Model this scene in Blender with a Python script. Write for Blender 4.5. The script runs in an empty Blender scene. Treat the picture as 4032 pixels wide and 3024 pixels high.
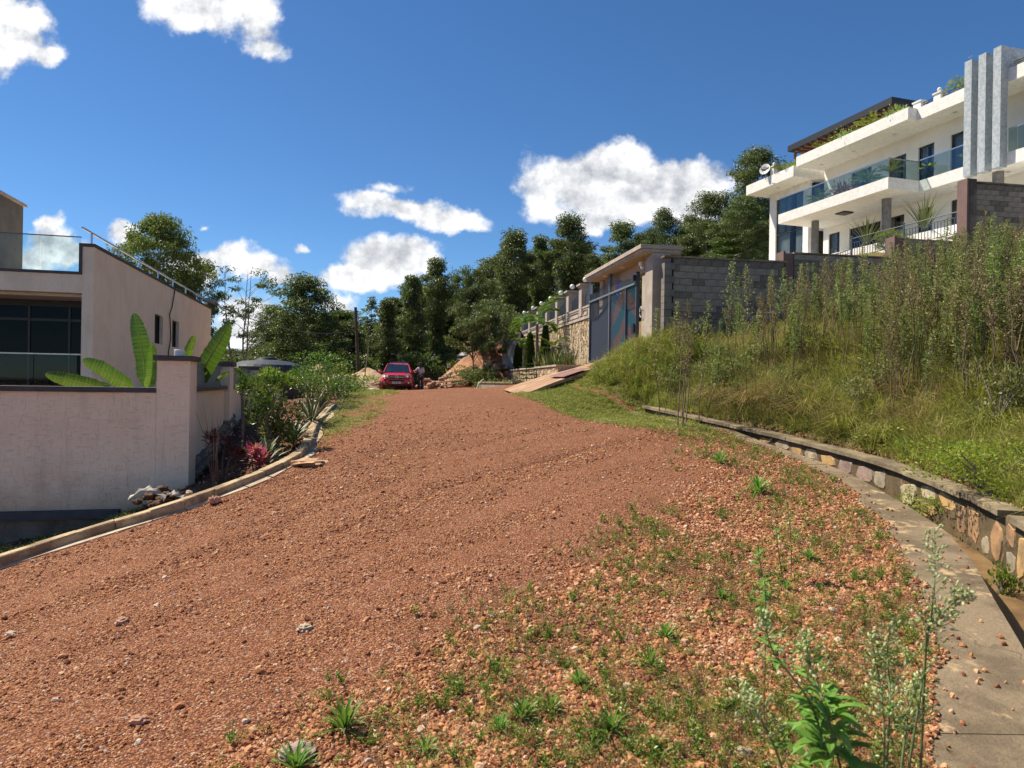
import bpy, math, random
import numpy as np
from mathutils import Vector
R = math.radians
rng = np.random.default_rng(7)
random.seed(7)
sc = bpy.context.scene
col = sc.collection
# ------------------------------------------------------------------ camera
F = 2744.0; ROLL = R(0.9); EYE = np.array([0, 0, 1.6])
CR = np.array([math.cos(ROLL), 0, math.sin(ROLL)]); CU = np.array([-math.sin(ROLL), 0, math.cos(ROLL)])
cam = bpy.data.cameras.new('camera'); cam.sensor_width = 36; cam.lens = F / 4032 * 36
cam.clip_start = 0.05; cam.clip_end = 6000
co = bpy.data.objects.new('camera', cam); col.objects.link(co); sc.camera = co
from mathutils import Matrix
co.matrix_world = Matrix(((CR[0], CU[0], 0, 0), (0, 0, -1, 0), (CR[2], CU[2], 0, 1.6), (0, 0, 0, 1)))
cam.dof.use_dof = True; cam.dof.focus_distance = 14; cam.dof.aperture_fstop = 5.6
# ------------------------------------------------------------------ light
SUN = np.array([-0.80, 0.38, 1.22]); SUN /= np.linalg.norm(SUN)
sl = bpy.data.lights.new('sun', 'SUN'); sl.energy = 4.6; sl.angle = R(0.5); sl.color = (1, .90, .73)
so = bpy.data.objects.new('sun', sl); col.objects.link(so); so.location = (0, 0, 30)
so.rotation_euler = Vector(SUN).to_track_quat('Z', 'Y').to_euler()
sc.view_settings.view_transform = 'Standard'; sc.view_settings.look = 'None'
sc.view_settings.gamma = 1; sc.view_settings.exposure = 0.70; sc.view_settings.use_curve_mapping = False
sc.cycles.max_bounces = 6; sc.cycles.transparent_max_bounces = 12; sc.cycles.diffuse_bounces = 4
sc.cycles.glossy_bounces = 3; sc.cycles.transmission_bounces = 4; sc.cycles.caustics_reflective = False
sc.cycles.use_denoising = True; sc.cycles.use_adaptive_sampling = True; sc.cycles.adaptive_threshold = 0.02

class NT:
    """tiny node-graph helper: n('ShaderNodeX', in0=.., prop=..) ; sockets given as outputs are linked"""
    def __init__(s, tree): s.t = tree; tree.nodes.clear()
    def n(s, ty, ins=None, **kw):
        nd = s.t.nodes.new('ShaderNode' + ty)
        for k, v in kw.items(): setattr(nd, k, v)
        for k, v in (ins or {}).items():
            if isinstance(v, bpy.types.NodeSocket): s.t.links.new(v, nd.inputs[k])
            else: nd.inputs[k].default_value = v
        return nd
    def m(s, op, a, b=0.0, c=0.0, clamp=False):
        nd = s.n('Math', {0: a, 1: b, 2: c}, operation=op, use_clamp=clamp); return nd.outputs[0]
    def ramp(s, f, stops, interp='LINEAR'):
        nd = s.n('ValToRGB', {0: f}); cr = nd.color_ramp; cr.interpolation = interp
        while len(cr.elements) < len(stops): cr.elements.new(0.5)
        for e, (p, c) in zip(cr.elements, stops):
            e.position = p; e.color = (*c, 1) if len(c) == 3 else c
        return nd.outputs[0]
    def mix(s, f, a, b, blend='MIX'):
        nd = s.n('Mix', {0: f}, data_type='RGBA', blend_type=blend)
        for i, v in ((6, a), (7, b)):
            if isinstance(v, bpy.types.NodeSocket): s.t.links.new(v, nd.inputs[i])
            else: nd.inputs[i].default_value = (*v, 1) if len(v) == 3 else v
        return nd.outputs[2]
    def noise(s, vec, scale, detail=4, rough=.55, out=0):
        return s.n('TexNoise', {'Vector': vec, 'Scale': scale, 'Detail': detail, 'Roughness': rough}).outputs[out]
    def smooth(s, x, a, b, lo=0., hi=1.):
        return s.n('MapRange', {'Value': x, 'From Min': a, 'From Max': b, 'To Min': lo, 'To Max': hi}, interpolation_type='SMOOTHSTEP').outputs[0]

# ------------------------------------------------------------------ world: Nishita sky with cumulus
W = bpy.data.worlds.new('World'); sc.world = W; W.use_nodes = True
w = NT(W.node_tree)
geo = w.n('TexCoord').outputs['Generated']
sky = w.n('TexSky', sky_type='NISHITA', sun_disc=False, sun_elevation=math.asin(SUN[2]), altitude=1800,
          air_density=1.0, dust_density=0.25, ozone_density=3.0, sun_rotation=math.atan2(SUN[0], SUN[1]))
sep = w.n('SeparateXYZ', {0: geo})
dx, dy, dz = sep.outputs
yy = w.m('MAXIMUM', w.m('ABSOLUTE', dy), 0.12)
u_ = w.m('DIVIDE', dx, yy); v_ = w.m('DIVIDE', dz, yy)
back = w.m('LESS_THAN', dy, 0.0)
u_ = w.m('ADD', u_, w.m('MULTIPLY', back, 0.35))           # the sky behind the camera is the same kind of sky, shifted
uv = w.n('CombineXYZ', {0: u_, 1: v_, 2: 0.0}).outputs[0]
wn = w.n('TexNoise', {'Vector': uv, 'Scale': 7.0, 'Detail': 5, 'Roughness': .6})
wsub = w.n('VectorMath', {0: wn.outputs['Color'], 1: (.5, .5, .5)}, operation='SUBTRACT').outputs[0]
wsc = w.n('VectorMath', {0: wsub, 'Scale': 0.085}, operation='SCALE').outputs[0]
uvw = w.n('VectorMath', {0: uv, 1: wsc}, operation='ADD').outputs[0]
def dd(x, y): return ((x * 1.8228 - 2016) / F, -(y * 1.8228 - 1512) / F - math.tan(ROLL) * (x * 1.8228 - 2016) / F * 1.0)
# cumulus puffs given where they stand in the sky: centre x, y, half width, half height (display px of a 2212 px wide view), density
PUFF = [(1330, 390, 195, 72, 1.1), (1230, 385, 110, 66, 1.0), (1450, 375, 110, 62, 1.1), (1370, 330, 100, 40, .8), (1390, 440, 150, 40, .8), (1185, 455, 60, 30, .6), (1300, 470, 110, 24, .7), (1510, 425, 60, 45, .8),
        (850, 462, 120, 26, .75), (790, 440, 60, 30, .7), (960, 478, 90, 26, .75), (1005, 492, 50, 16, .6), (820, 410, 50, 16, .5),
        (845, 575, 90, 50, 1.1), (770, 612, 80, 28, .9), (900, 575, 45, 40, .9), (740, 675, 50, 30, .8), (650, 566, 22, 12, .6),
        (540, 600, 70, 36, .8), (480, 575, 50, 30, .7), (590, 620, 50, 25, .7), (420, 590, 60, 40, .8), (250, 530, 40, 25, .8), (530, 700, 80, 60, .8),
        (110, 560, 60, 34, .9), (105, 515, 28, 26, .8), (160, 575, 40, 30, .8), (60, 590, 60, 25, .7),
        (440, 40, 170, 60, .62), (540, 60, 70, 60, .75), (420, 10, 130, 40, .7), (560, 110, 50, 30, .55), (380, 70, 60, 40, .42),
        (20, 100, 90, 75, 1.0), (90, 140, 60, 30, .8), (0, 50, 60, 40, .9), (450, 508, 20, 9, .4), (720, 830, 900, 26, .3),
        (-300, 200, 160, 60, .9), (2600, 300, 180, 70, .9), (2500, 640, 200, 50, .8), (1700, -260, 220, 60, .7), (-250, 640, 200, 50, .8)]
acc = None
bot = None
for (px, py, hw, hh, dn) in PUFF:
    cx, cy = dd(px, py); a = hw * 1.8228 / F; b = hh * 1.8228 / F
    mp = w.n('Mapping', {'Vector': uvw, 'Location': (-cx / a, -cy / b, 0), 'Scale': (1 / a, 1 / b, 1)})
    l = w.n('VectorMath', {0: mp.outputs[0]}, operation='LENGTH').outputs['Value']
    e = w.m('MULTIPLY', w.m('SUBTRACT', 1.32, l), dn)
    acc = e if acc is None else w.m('SMOOTH_MAX', acc, e, 0.25)
    yl = w.n('SeparateXYZ', {0: mp.outputs[0]}).outputs[1]
    lo = w.m('MULTIPLY', w.smooth(l, 1.5, 1.0), w.m('MULTIPLY', w.m('SUBTRACT', 0.1, yl), hh / 62.0))
    bot = lo if bot is None else w.m('SMOOTH_MAX', bot, lo, .5)
n1 = w.noise(uv, 11.0, 10, .61)
n2 = w.noise(w.n('VectorMath', {0: uv, 1: (.012, -.022, 0)}, operation='ADD').outputs[0], 11.0, 10, .61)
dens = w.m('ADD', acc, w.m('MULTIPLY', w.m('SUBTRACT', n1, .5), 1.9))
alpha = w.smooth(dens, .10, .58)
body = w.smooth(dens, .45, 1.6)
rel = w.m('MULTIPLY', w.m('SUBTRACT', n1, n2), 2.0)
shade = w.m('ADD', w.m('ADD', .93, rel), w.m('MULTIPLY', w.m('MULTIPLY', bot, body), -.38), clamp=False)
shade = w.m('MINIMUM', w.m('MAXIMUM', shade, .55), 1.04)
ccol = w.mix(w.m('MULTIPLY', w.m('SUBTRACT', shade, .42), 1.6, clamp=True), (.66, .72, .82), (1.0, 1.0, 1.0))
cem = w.n('VectorMath', {0: ccol, 'Scale': 1.0}, operation='SCALE')
w.t.links.new(shade, cem.inputs['Scale'])
SKYS = 0.072
skyc = w.mix(1.0, w.n('HueSaturation', {'Saturation': 1.14, 'Value': 1.0, 'Color': sky.outputs[0]}).outputs[0], (.80, .97, 1.08), 'MULTIPLY')
bgs = w.n('Background', {0: skyc, 1: SKYS})
bgc = w.n('Background', {0: cem.outputs[0], 1: 0.68})
front = w.m('GREATER_THAN', dz, 0.0)
mx = w.n('MixShader', {0: w.m('MULTIPLY', alpha, front), 1: bgs.outputs[0], 2: bgc.outputs[0]})
w.n('OutputWorld', {0: mx.outputs[0]})

# ------------------------------------------------------------------ materials
MATS = {}
def mat(name, c1, c2=None, scale=3.0, rough=.8, bump=0.0, bscale=40.0, metal=0.0, spec=.5, detail=6, lo=.35, hi=.65, coord='Object', coat=0.0, emit=None):
    if name in MATS: return MATS[name]
    m = bpy.data.materials.new(name); m.use_nodes = True; t = NT(m.node_tree)
    tc = t.n('TexCoord').outputs[coord]
    bs = t.n('BsdfPrincipled', {'Roughness': rough, 'Metallic': metal, 'Specular IOR Level': spec, 'Coat Weight': coat})
    c2 = c2 or tuple(x * .8 for x in c1)
    f = t.smooth(t.noise(tc, scale, detail, .6), lo, hi)
    c = t.mix(f, c1, c2); t.t.links.new(c, bs.inputs[0])
    if emit: bs.inputs['Emission Color'].default_value = (*emit, 1); bs.inputs['Emission Strength'].default_value = 1
    if bump:
        b = t.n('Bump', {'Strength': 1.0, 'Distance': bump, 'Height': t.noise(tc, bscale, 5, .6)})
        t.t.links.new(b.outputs[0], bs.inputs['Normal'])
    t.n('OutputMaterial', {0: bs.outputs[0]}); MATS[name] = m; return m
def leafmat(name, stops, rough=.45, trans=.35, spec=.3):
    """foliage: per-leaf random value picks the colour; light passes through the blade"""
    m = bpy.data.materials.new(name); m.use_nodes = True; t = NT(m.node_tree)
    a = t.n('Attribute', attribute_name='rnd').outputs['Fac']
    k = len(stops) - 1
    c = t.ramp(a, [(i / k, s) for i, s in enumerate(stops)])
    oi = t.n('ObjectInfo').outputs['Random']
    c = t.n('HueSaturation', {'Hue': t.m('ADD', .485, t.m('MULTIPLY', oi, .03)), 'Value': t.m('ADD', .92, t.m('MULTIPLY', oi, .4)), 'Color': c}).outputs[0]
    bs = t.n('BsdfPrincipled', {'Base Color': c, 'Roughness': rough, 'Specular IOR Level': spec})
    tr = t.n('BsdfTranslucent', {0: t.mix(.35, c, (.35, .5, .04))})
    mx = t.n('MixShader', {0: trans, 1: bs.outputs[0], 2: tr.outputs[0]})
    t.n('OutputMaterial', {0: mx.outputs[0]}); MATS[name] = m; return m
def glassmat(name, tint=(.75, .85, .88), refl=.12, rough=.02, kf=.20):
    m = bpy.data.materials.new(name); m.use_nodes = True; t = NT(m.node_tree)
    refl = refl * .15
    tr = t.n('BsdfTransparent', {0: (*tint, 1)}); gl = t.n('BsdfGlossy', {0: (1, 1, 1, 1), 'Roughness': rough})
    fr = t.n('Fresnel', {'IOR': 1.5}).outputs[0]
    mx = t.n('MixShader', {0: t.m('ADD', t.m('MULTIPLY', fr, kf), refl, clamp=True), 1: tr.outputs[0], 2: gl.outputs[0]})
    t.n('OutputMaterial', {0: mx.outputs[0]}); MATS[name] = m; return m

# ------------------------------------------------------------------ mesh helpers
class Frame:
    def __init__(s, o, ux, vx): s.o = np.array(o, float); s.u = np.array(ux, float); s.v = np.array(vx, float)
    def __call__(s, a):
        a = np.asarray(a, float); return s.o * (1, 1, 0) + a[:, :1] * s.u + a[:, 1:2] * s.v + a[:, 2:3] * np.array([0, 0, 1.])
ID = None
class MB:
    def __init__(s, fr=None): s.v = []; s.f = []; s.r = []; s.n = 0; s.fr = fr
    def add(s, v, f, r=None):
        v = np.asarray(v, float).reshape(-1, 3)
        if s.fr is not None: v = s.fr(v)
        s.v.append(v)
        if isinstance(f, np.ndarray):
            s.f.extend((f + s.n).tolist())
        else: s.f.extend([[i + s.n for i in q] for q in f])
        nf = len(f)
        s.r.extend(([0.5] * nf) if r is None else (list(r) if hasattr(r, '__len__') else [r] * nf))
        s.n += len(v); return s
    def box(s, x0, x1, y0, y1, z0, z1):
        x0, x1 = min(x0, x1), max(x0, x1); y0, y1 = min(y0, y1), max(y0, y1); z0, z1 = min(z0, z1), max(z0, z1)
        v = [(x, y, z) for z in (z0, z1) for (x, y) in ((x0, y0), (x1, y0), (x1, y1), (x0, y1))]
        return s.add(v, [[0, 3, 2, 1], [4, 5, 6, 7], [0, 1, 5, 4], [1, 2, 6, 5], [2, 3, 7, 6], [3, 0, 4, 7]])
    def prism(s, poly, z0, z1):
        n = len(poly); v = [(x, y, z0) for x, y in poly] + [(x, y, z1) for x, y in poly]
        return s.add(v, [list(range(n))[::-1], list(range(n, 2 * n))] + [[i, (i + 1) % n, n + (i + 1) % n, n + i] for i in range(n)])
    def tube(s, pts, rad, n=6, cap=True, rnd=None):
        pts = np.asarray(pts, float); k = len(pts)
        rad = np.full(k, rad) if np.isscalar(rad) else np.asarray(rad, float)
        T = np.gradient(pts, axis=0); T /= np.linalg.norm(T, axis=1)[:, None] + 1e-9
        up = np.array([0, 0, 1.]) if abs(T[:, 2]).mean() < .8 else np.array([1., 0, 0])
        A = np.cross(T, up); A /= np.linalg.norm(A, axis=1)[:, None] + 1e-9; B = np.cross(A, T)
        an = np.arange(n) * 2 * math.pi / n
        ring = pts[:, None] + rad[:, None, None] * (np.cos(an)[None, :, None] * A[:, None] + np.sin(an)[None, :, None] * B[:, None])
        f = [[i * n + j, i * n + (j + 1) % n, (i + 1) * n + (j + 1) % n, (i + 1) * n + j] for i in range(k - 1) for j in range(n)]
        if cap: f += [list(range(n))[::-1], list(range((k - 1) * n, k * n))]
        return s.add(ring.reshape(-1, 3), f, rnd)
    def lathe(s, prof, c=(0, 0, 0), n=16, axis='z'):
        an = np.arange(n) * 2 * math.pi / n; v = []
        for r_, h in prof:
            for a in an:
                p = (r_ * math.cos(a), r_ * math.sin(a), h)
                if axis == 'y': p = (p[0], p[2], p[1])
                if axis == 'x': p = (p[2], p[0], p[1])
                v.append((p[0] + c[0], p[1] + c[1], p[2] + c[2]))
        k = len(prof)
        f = [[i * n + j, i * n + (j + 1) % n, (i + 1) * n + (j + 1) % n, (i + 1) * n + j] for i in range(k - 1) for j in range(n)]
        f += [list(range(n))[::-1], list(range((k - 1) * n, k * n))]
        return s.add(v, f)
    def ball(s, c, r, n=10, sq=(1, 1, 1)):
        prof = [(max(1e-3, r * math.sin(t)), -r * math.cos(t)) for t in np.linspace(0.02, math.pi - .02, n // 2 + 2)]
        b = MB(); b.lathe(prof, n=n); return s.add(b.v[0] * sq + np.array(c), b.f)
    def rock(s, c, size, seed=0, sub=1, flat=.7, rnd=None):
        v, f = ico(sub); g = np.random.default_rng(seed)
        v = v * (1 + .28 * g.standard_normal((len(v), 1)).clip(-1.2, 1.2) * .6) * np.array([1, g.uniform(.65, 1), flat]) * size
        a = g.uniform(0, 6.3); ca, sa = math.cos(a), math.sin(a)
        v = v @ np.array([[ca, sa, 0], [-sa, ca, 0], [0, 0, 1]]); return s.add(v + np.array(c), f, rnd)
    def leaves(s, P, D, L, Wd, rnd, up=None):
        """lens-shaped leaves: base, left, tip, right"""
        P = np.asarray(P, float); n = len(P); D = D / (np.linalg.norm(D, axis=1)[:, None] + 1e-9)
        if up is None: up = np.random.default_rng(n).standard_normal((n, 3))
        S = np.cross(D, up); S /= np.linalg.norm(S, axis=1)[:, None] + 1e-9
        L = np.broadcast_to(L, (n,))[:, None]; Wd = np.broadcast_to(Wd, (n,))[:, None]
        m = P + D * L * .45; N = np.cross(S, D) * L * .06
        V = np.stack([P, m - S * Wd / 2 - N, P + D * L, m + S * Wd / 2 - N], 1).reshape(-1, 3)
        Fc = np.arange(n * 4).reshape(n, 4); return s.add(V, Fc, rnd)
    def blades(s, P, D, L, Wd, bend, rnd):
        """grass blades: 5 vertices each, bending over"""
        P = np.asarray(P, float); n = len(P); D = D / (np.linalg.norm(D, axis=1)[:, None] + 1e-9)
        L = np.broadcast_to(L, (n,))[:, None]; Wd = np.broadcast_to(Wd, (n,))[:, None]; bend = np.broadcast_to(bend, (n,))[:, None]
        H = D * (1, 1, 0); a = np.arctan2(H[:, 1], H[:, 0] + 1e-9); S = np.stack([-np.sin(a), np.cos(a), 0 * a], 1)
        O = np.stack([np.cos(a), np.sin(a), 0 * a], 1)
        M_ = P + D * L * .55 + O * bend * L * .12; T_ = P + D * L * .9 + O * bend * L * .5 - np.array([0, 0, 1]) * bend * L * .25
        V = np.stack([P - S * Wd / 2, P + S * Wd / 2, M_ + S * Wd * .4, M_ - S * Wd * .4, T_], 1).reshape(-1, 3)
        b = np.arange(n)[:, None] * 5
        f = (b + np.array([[0, 1, 2, 3]])).tolist() + (b + np.array([[3, 2, 4]])).tolist()
        rn = np.broadcast_to(rnd, (n,)); return s.add(V, f, np.concatenate([rn, rn]))
_ico = {}
def ico(sub):
    if sub in _ico: return _ico[sub]
    t = (1 + 5 ** .5) / 2
    v = [(-1, t, 0), (1, t, 0), (-1, -t, 0), (1, -t, 0), (0, -1, t), (0, 1, t), (0, -1, -t), (0, 1, -t), (t, 0, -1), (t, 0, 1), (-t, 0, -1), (-t, 0, 1)]
    f = [(0, 11, 5), (0, 5, 1), (0, 1, 7), (0, 7, 10), (0, 10, 11), (1, 5, 9), (5, 11, 4), (11, 10, 2), (10, 7, 6), (7, 1, 8), (3, 9, 4), (3, 4, 2), (3, 2, 6), (3, 6, 8), (3, 8, 9), (4, 9, 5), (2, 4, 11), (6, 2, 10), (8, 6, 7), (9, 8, 1)]
    v = [np.array(p) / np.linalg.norm(p) for p in v]
    for _ in range(sub):
        c = {}; nf = []
        def mid(a, b):
            k = (min(a, b), max(a, b))
            if k not in c: p = v[a] + v[b]; v.append(p / np.linalg.norm(p)); c[k] = len(v) - 1
            return c[k]
        for a, b, d in f:
            x, y, z = mid(a, b), mid(b, d), mid(d, a); nf += [(a, x, z), (b, y, x), (d, z, y), (x, y, z)]
        f = nf
    _ico[sub] = (np.array(v), [list(q) for q in f]); return _ico[sub]
def wloc(o):
    l = np.zeros(3)
    while o is not None: l += np.array(o.location); o = o.parent
    return l
def mesh_of(name, mb, m, off=None, smooth=False, attr=True):
    me = bpy.data.meshes.new(name)
    V = np.concatenate(mb.v); V = V - off if off is not None else V
    lens = np.array([len(q) for q in mb.f]); fl = np.fromiter((i for q in mb.f for i in q), dtype=np.int32, count=int(lens.sum()))
    me.vertices.add(len(V)); me.vertices.foreach_set('co', V.astype(np.float32).ravel())
    me.loops.add(len(fl)); me.loops.foreach_set('vertex_index', fl)
    me.polygons.add(len(lens)); me.polygons.foreach_set('loop_start', np.concatenate([[0], np.cumsum(lens)[:-1]]).astype(np.int32))
    me.update(calc_edges=True)
    if smooth: me.polygons.foreach_set('use_smooth', [True] * len(lens))
    if attr and len(set(mb.r[:50])) > 1 or attr and any(x != .5 for x in mb.r[:3]):
        a = me.attributes.new('rnd', 'FLOAT', 'FACE'); a.data.foreach_set('value', np.array(mb.r, dtype=np.float32))
    me.polygons.foreach_set('use_smooth', [bool(smooth)] * len(lens))
    if m is not None: me.materials.append(m)
    me.validate(); return me
def obj(name, mb, m, parent=None, label=None, cat=None, group=None, kind=None, smooth=False):
    off = wloc(parent) if parent is not None else None
    me = mesh_of(name, mb, m, off, smooth) if isinstance(mb, MB) else mb
    o = bpy.data.objects.new(name, me); col.objects.link(o); o.parent = parent
    if label: o['label'] = label
    if cat: o['category'] = cat
    if group: o['group'] = group
    if kind: o['kind'] = kind
    return o
def thing(name, label, cat, loc=(0, 0, 0), group=None):
    o = bpy.data.objects.new(name, None); o.empty_display_size = .2; col.objects.link(o); o.location = tuple(loc)
    o['label'] = label; o['category'] = cat
    if group: o['group'] = group
    return o
def copy_tree(o, parent=None):
    c = o.copy(); col.objects.link(c); c.parent = parent
    for ch in [k for k in KIDS.get(o.name, o.children)]: copy_tree(ch, c)
    return c
KIDS = {}
def place(proto, used, loc, rz=0., s=1., label=None, group=None, tilt=(0, 0)):
    """first call moves the prototype itself, later calls copy it with all its parts"""
    if proto.name in used: o = copy_tree(proto)
    else: used.add(proto.name); o = proto
    o.location = tuple(loc); o.rotation_euler = (tilt[0], tilt[1], rz)
    o.scale = (s, s, s) if np.isscalar(s) else tuple(s)
    if label: o['label'] = label
    if group: o['group'] = group
    return o
def P(x, y, Y):                 # point seen at photo pixel x, y standing Y metres ahead
    return EYE + (np.array([0, 1., 0]) + (x - 2016) / F * CR - (y - 1512) / F * CU) * Y

# ------------------------------------------------------------------ terrain
K = np.array([(-12, 4.2), (-8.5, 6.0), (-5.73, 7.8), (-5.27, 8.3), (-4.22, 9.0), (-3.34, 10.3), (-3.50, 11.9), (-4.0, 14), (-4.36, 17.1), (-5.2, 21), (-7.2, 32), (-9.5, 42), (-11, 52)])
KZ = np.array([-1.7, -1.05, -.43, -.26, .03, .4, .5, .72, 1.1, 1.3, 1.25, 1.2, 1.2])
SO = np.array([(.6, -.5), (1.2, 1.0), (1.8, 3.0), (2.6, 4.26), (3.39, 5.97), (4.1, 7.9), (4.6, 9.9), (4.68, 11.2), (4.5, 13), (3.95, 14.9), (3.1, 19), (1.9, 20.6), (1.8, 25)])
SI = np.array([(1.6, -.5), (1.9, 1.0), (2.45, 2.9), (3.1, 4.2), (4.05, 6.1), (4.55, 7.3), (4.9, 8.8), (5.02, 10.3), (4.98, 11.7), (4.72, 13.3), (4.15, 15.2), (3.32, 19), (2.0, 20.6), (1.9, 25)])
WL = np.array([(2.6, -.5), (2.9, 1.0), (3.35, 2.9), (3.9, 4.4), (4.7, 6.2), (5.15, 7.6), (5.38, 9.0), (5.42, 10.4), (5.25, 11.9), (4.92, 13.4), (4.32, 15.3), (3.5, 19), (2.2, 20.6), (2.0, 25)])
WZ = np.array([.25, .28, .32, .35, .39, .43, .49, .58, .66, .76, .90, 1.1])
RP = [(0, 0, 0), (0, 3, 0), (0, -4, 0), (0, 5.5, .1), (0, 8, .27), (0, 10.5, .47), (0, 13, .70), (0, 16, .97), (0, 19, 1.2), (0, 22, 1.31), (0, 25, 1.33), (-2, 30, 1.29), (-5, 42, 1.15), (-3, 60, .9),
      (-3, 25, 1.33), (-3, 20, 1.22), (-2.7, 3.7, -.2), (-3.4, 4.7, -.3), (-6, 4.5, -.85), (-10, 3, -1.7), (-2.1, 6.2, .0), (-14, 9, -2.1), (-8, 8.5, -.95), (-6, 10.2, -.55), (-5.2, 10.2, -.2), (-4.5, 10.9, .1),
      (2, 3, 0), (3, 5, .08), (1.8, 8, .27), (4.2, 9.9, .3), (3.5, 11, .47), (3.4, 14, .76), (2, 19, 1.17),
      (-6, 14.5, .5), (-7.4, 20, .9), (-9, 14, -.4), (-10, 22, .4), (-12, 35, 1.0), (-20, 20, -1.0), (-25, 45, .6), (-12, 60, 1.0), (-40, 20, -3), (0, 100, 1), (-40, 90, 0), (0, -20, -.5), (-30, -5, -4),
      (6.3, 7.0, .95), (7.5, 8.5, 1.45), (8.8, 12, 2.5), (6.6, 10, 1.2), (6.4, 13, 1.55), (5.6, 16, 1.8), (4.2, 20, 2.3), (3.0, 20.6, 1.95), (2.2, 20.6, 1.55), (6.2, 20, 2.6), (5, 23, 2.65), (3.9, 21.3, 2.75), (8.5, 22, 3.2), (11, 18, 3.5), (10, 24, 3.7), (13, 25, 4.2), (18, 25.5, 5.8),
      (16, 16, 4.8), (20, 10, 4.5), (12, 6, 2.7), (8, 3, 1.1), (6, 0, .6), (20, 0, 3), (23, 23, 7),
      (1.6, 24, 1.45), (1.6, 31, 1.7), (.6, 36, 1.7), (-1.2, 41, 1.6), (0, 44, 1.7), (2.4, 28, 2.2), (3, 24, 2.5), (30, 27, 6.5), (60, 20, 9), (24, 16, 6), (0, 60, 1.2), (14, 60, 5), (30, 120, 8)]
BP = [(4.5, 22, 2.6), (8.5, 22.5, 4.2), (8, 26, 4.2), (12, 30, 6.3), (10, 27, 5.4), (14, 27.8, 6.1), (16, 29, 7.0), (18.5, 30, 7.5), (22, 28.5, 7.5), (26, 30, 8.6), (20, 45, 9.2), (13.5, 44, 8.0), (16, 36, 8.2), (8, 40, 5.0), (6, 30, 3.6), (3, 45, 2.8), (4.0, 26, 2.55), (3.2, 30, 2.6),
      (12, 60, 7.5), (20, 60, 9.5), (34, 70, 12), (60, 60, 14), (60, 30, 12), (32, 32, 9.5), (30, 120, 9), (2, 60, 3), (0, 100, 2)]
BP = np.array(BP)
for (x, y), z in zip(K, KZ): RP.append((x, y, z - .14))
for (x, y), z in zip(WL, WZ): RP.append((x + .05, y + .02, z - .05))
RP = np.array(RP)
def _phi(r): return np.where(r > 1e-9, r * r * np.log(r + 1e-12), 0)
def _fit(Q, lam=.02):
    n = len(Q); A = _phi(np.linalg.norm(Q[:, None, :2] - Q[None, :, :2], axis=2)) + lam * np.eye(n)
    B = np.c_[np.ones(n), Q[:, :2]]; M_ = np.block([[A, B], [B.T, np.zeros((3, 3))]])
    return np.linalg.solve(M_, np.r_[Q[:, 2], 0, 0, 0])
_w = _fit(RP); _wb = _fit(BP)
WB = np.array([(4.35, 21.15), (8.7, 21.9), (8.8, 24.9), (14.6, 25.75), (14.65, 27.15), (17.1, 27.0), (17.15, 26.65), (36, 29.7)])
def behind(x, y):
    g = 3.1 - .166 * (y - 28)
    return np.where(x < 4.35, (x > g) & (y > 21), y > np.interp(x, WB[:, 0], WB[:, 1]))
def H0(x, y):
    x = np.atleast_1d(np.asarray(x, float)).ravel(); y = np.atleast_1d(np.asarray(y, float)).ravel(); out = np.empty(len(x))
    rr = np.hypot(x, y - 20); k = np.minimum(1, 95 / np.maximum(rr, 1e-6)); xs = x * k; ys = 20 + (y - 20) * k
    for i in range(0, len(x), 60000):
        a = xs[i:i + 60000]; b = ys[i:i + 60000]
        r_ = np.hypot(a[:, None] - RP[None, :, 0], b[:, None] - RP[None, :, 1])
        out[i:i + 60000] = _phi(r_) @ _w[:-3] + _w[-3] + a * _w[-2] + b * _w[-1]
        bh = behind(x[i:i + 60000], y[i:i + 60000])
        if bh.any():
            a = a[bh]; b = b[bh]; r_ = np.hypot(a[:, None] - BP[None, :, 0], b[:, None] - BP[None, :, 1])
            o2 = out[i:i + 60000]; o2[bh] = _phi(r_) @ _wb[:-3] + _wb[-3] + a * _wb[-2] + b * _wb[-1]
    return out
def _hash(i, j, s): 
    h = (i * 374761393 + j * 668265263 + s * 974711) & 0xffffffff; h = ((h ^ (h >> 13)) * 1274126177) & 0xffffffff
    return ((h ^ (h >> 16)) & 0xffff) / 65535.
def vn(x, y, s=0):
    xi = np.floor(x).astype(np.int64); yi = np.floor(y).astype(np.int64); fx = x - xi; fy = y - yi
    fx = fx * fx * (3 - 2 * fx); fy = fy * fy * (3 - 2 * fy)
    a = _hash(xi, yi, s); b = _hash(xi + 1, yi, s); c = _hash(xi, yi + 1, s); d = _hash(xi + 1, yi + 1, s)
    return (a + (b - a) * fx) * (1 - fy) + (c + (d - c) * fx) * fy - .5
def xat(pl, y): return np.interp(y, pl[:, 1], pl[:, 0])
def zone(x, y):
    """signed helper fields: distance in x to kerb, gutter strip and wall lines"""
    kx = np.where(y < 10.3, np.interp(y, K[:6, 1], K[:6, 0]), np.interp(y, K[5:, 1], K[5:, 0]))
    return x - kx, x - xat(SO, y), x - xat(SI, y), x - xat(WL, y)
RUTS = [(-8.5, .05, .10), (-8.1, .06, .13), (-7.45, .025, .08), (-6.6, .035, .13), (-5.75, .045, .12), (-5.0, .02, .09), (-4.3, .018, .14)]
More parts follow.
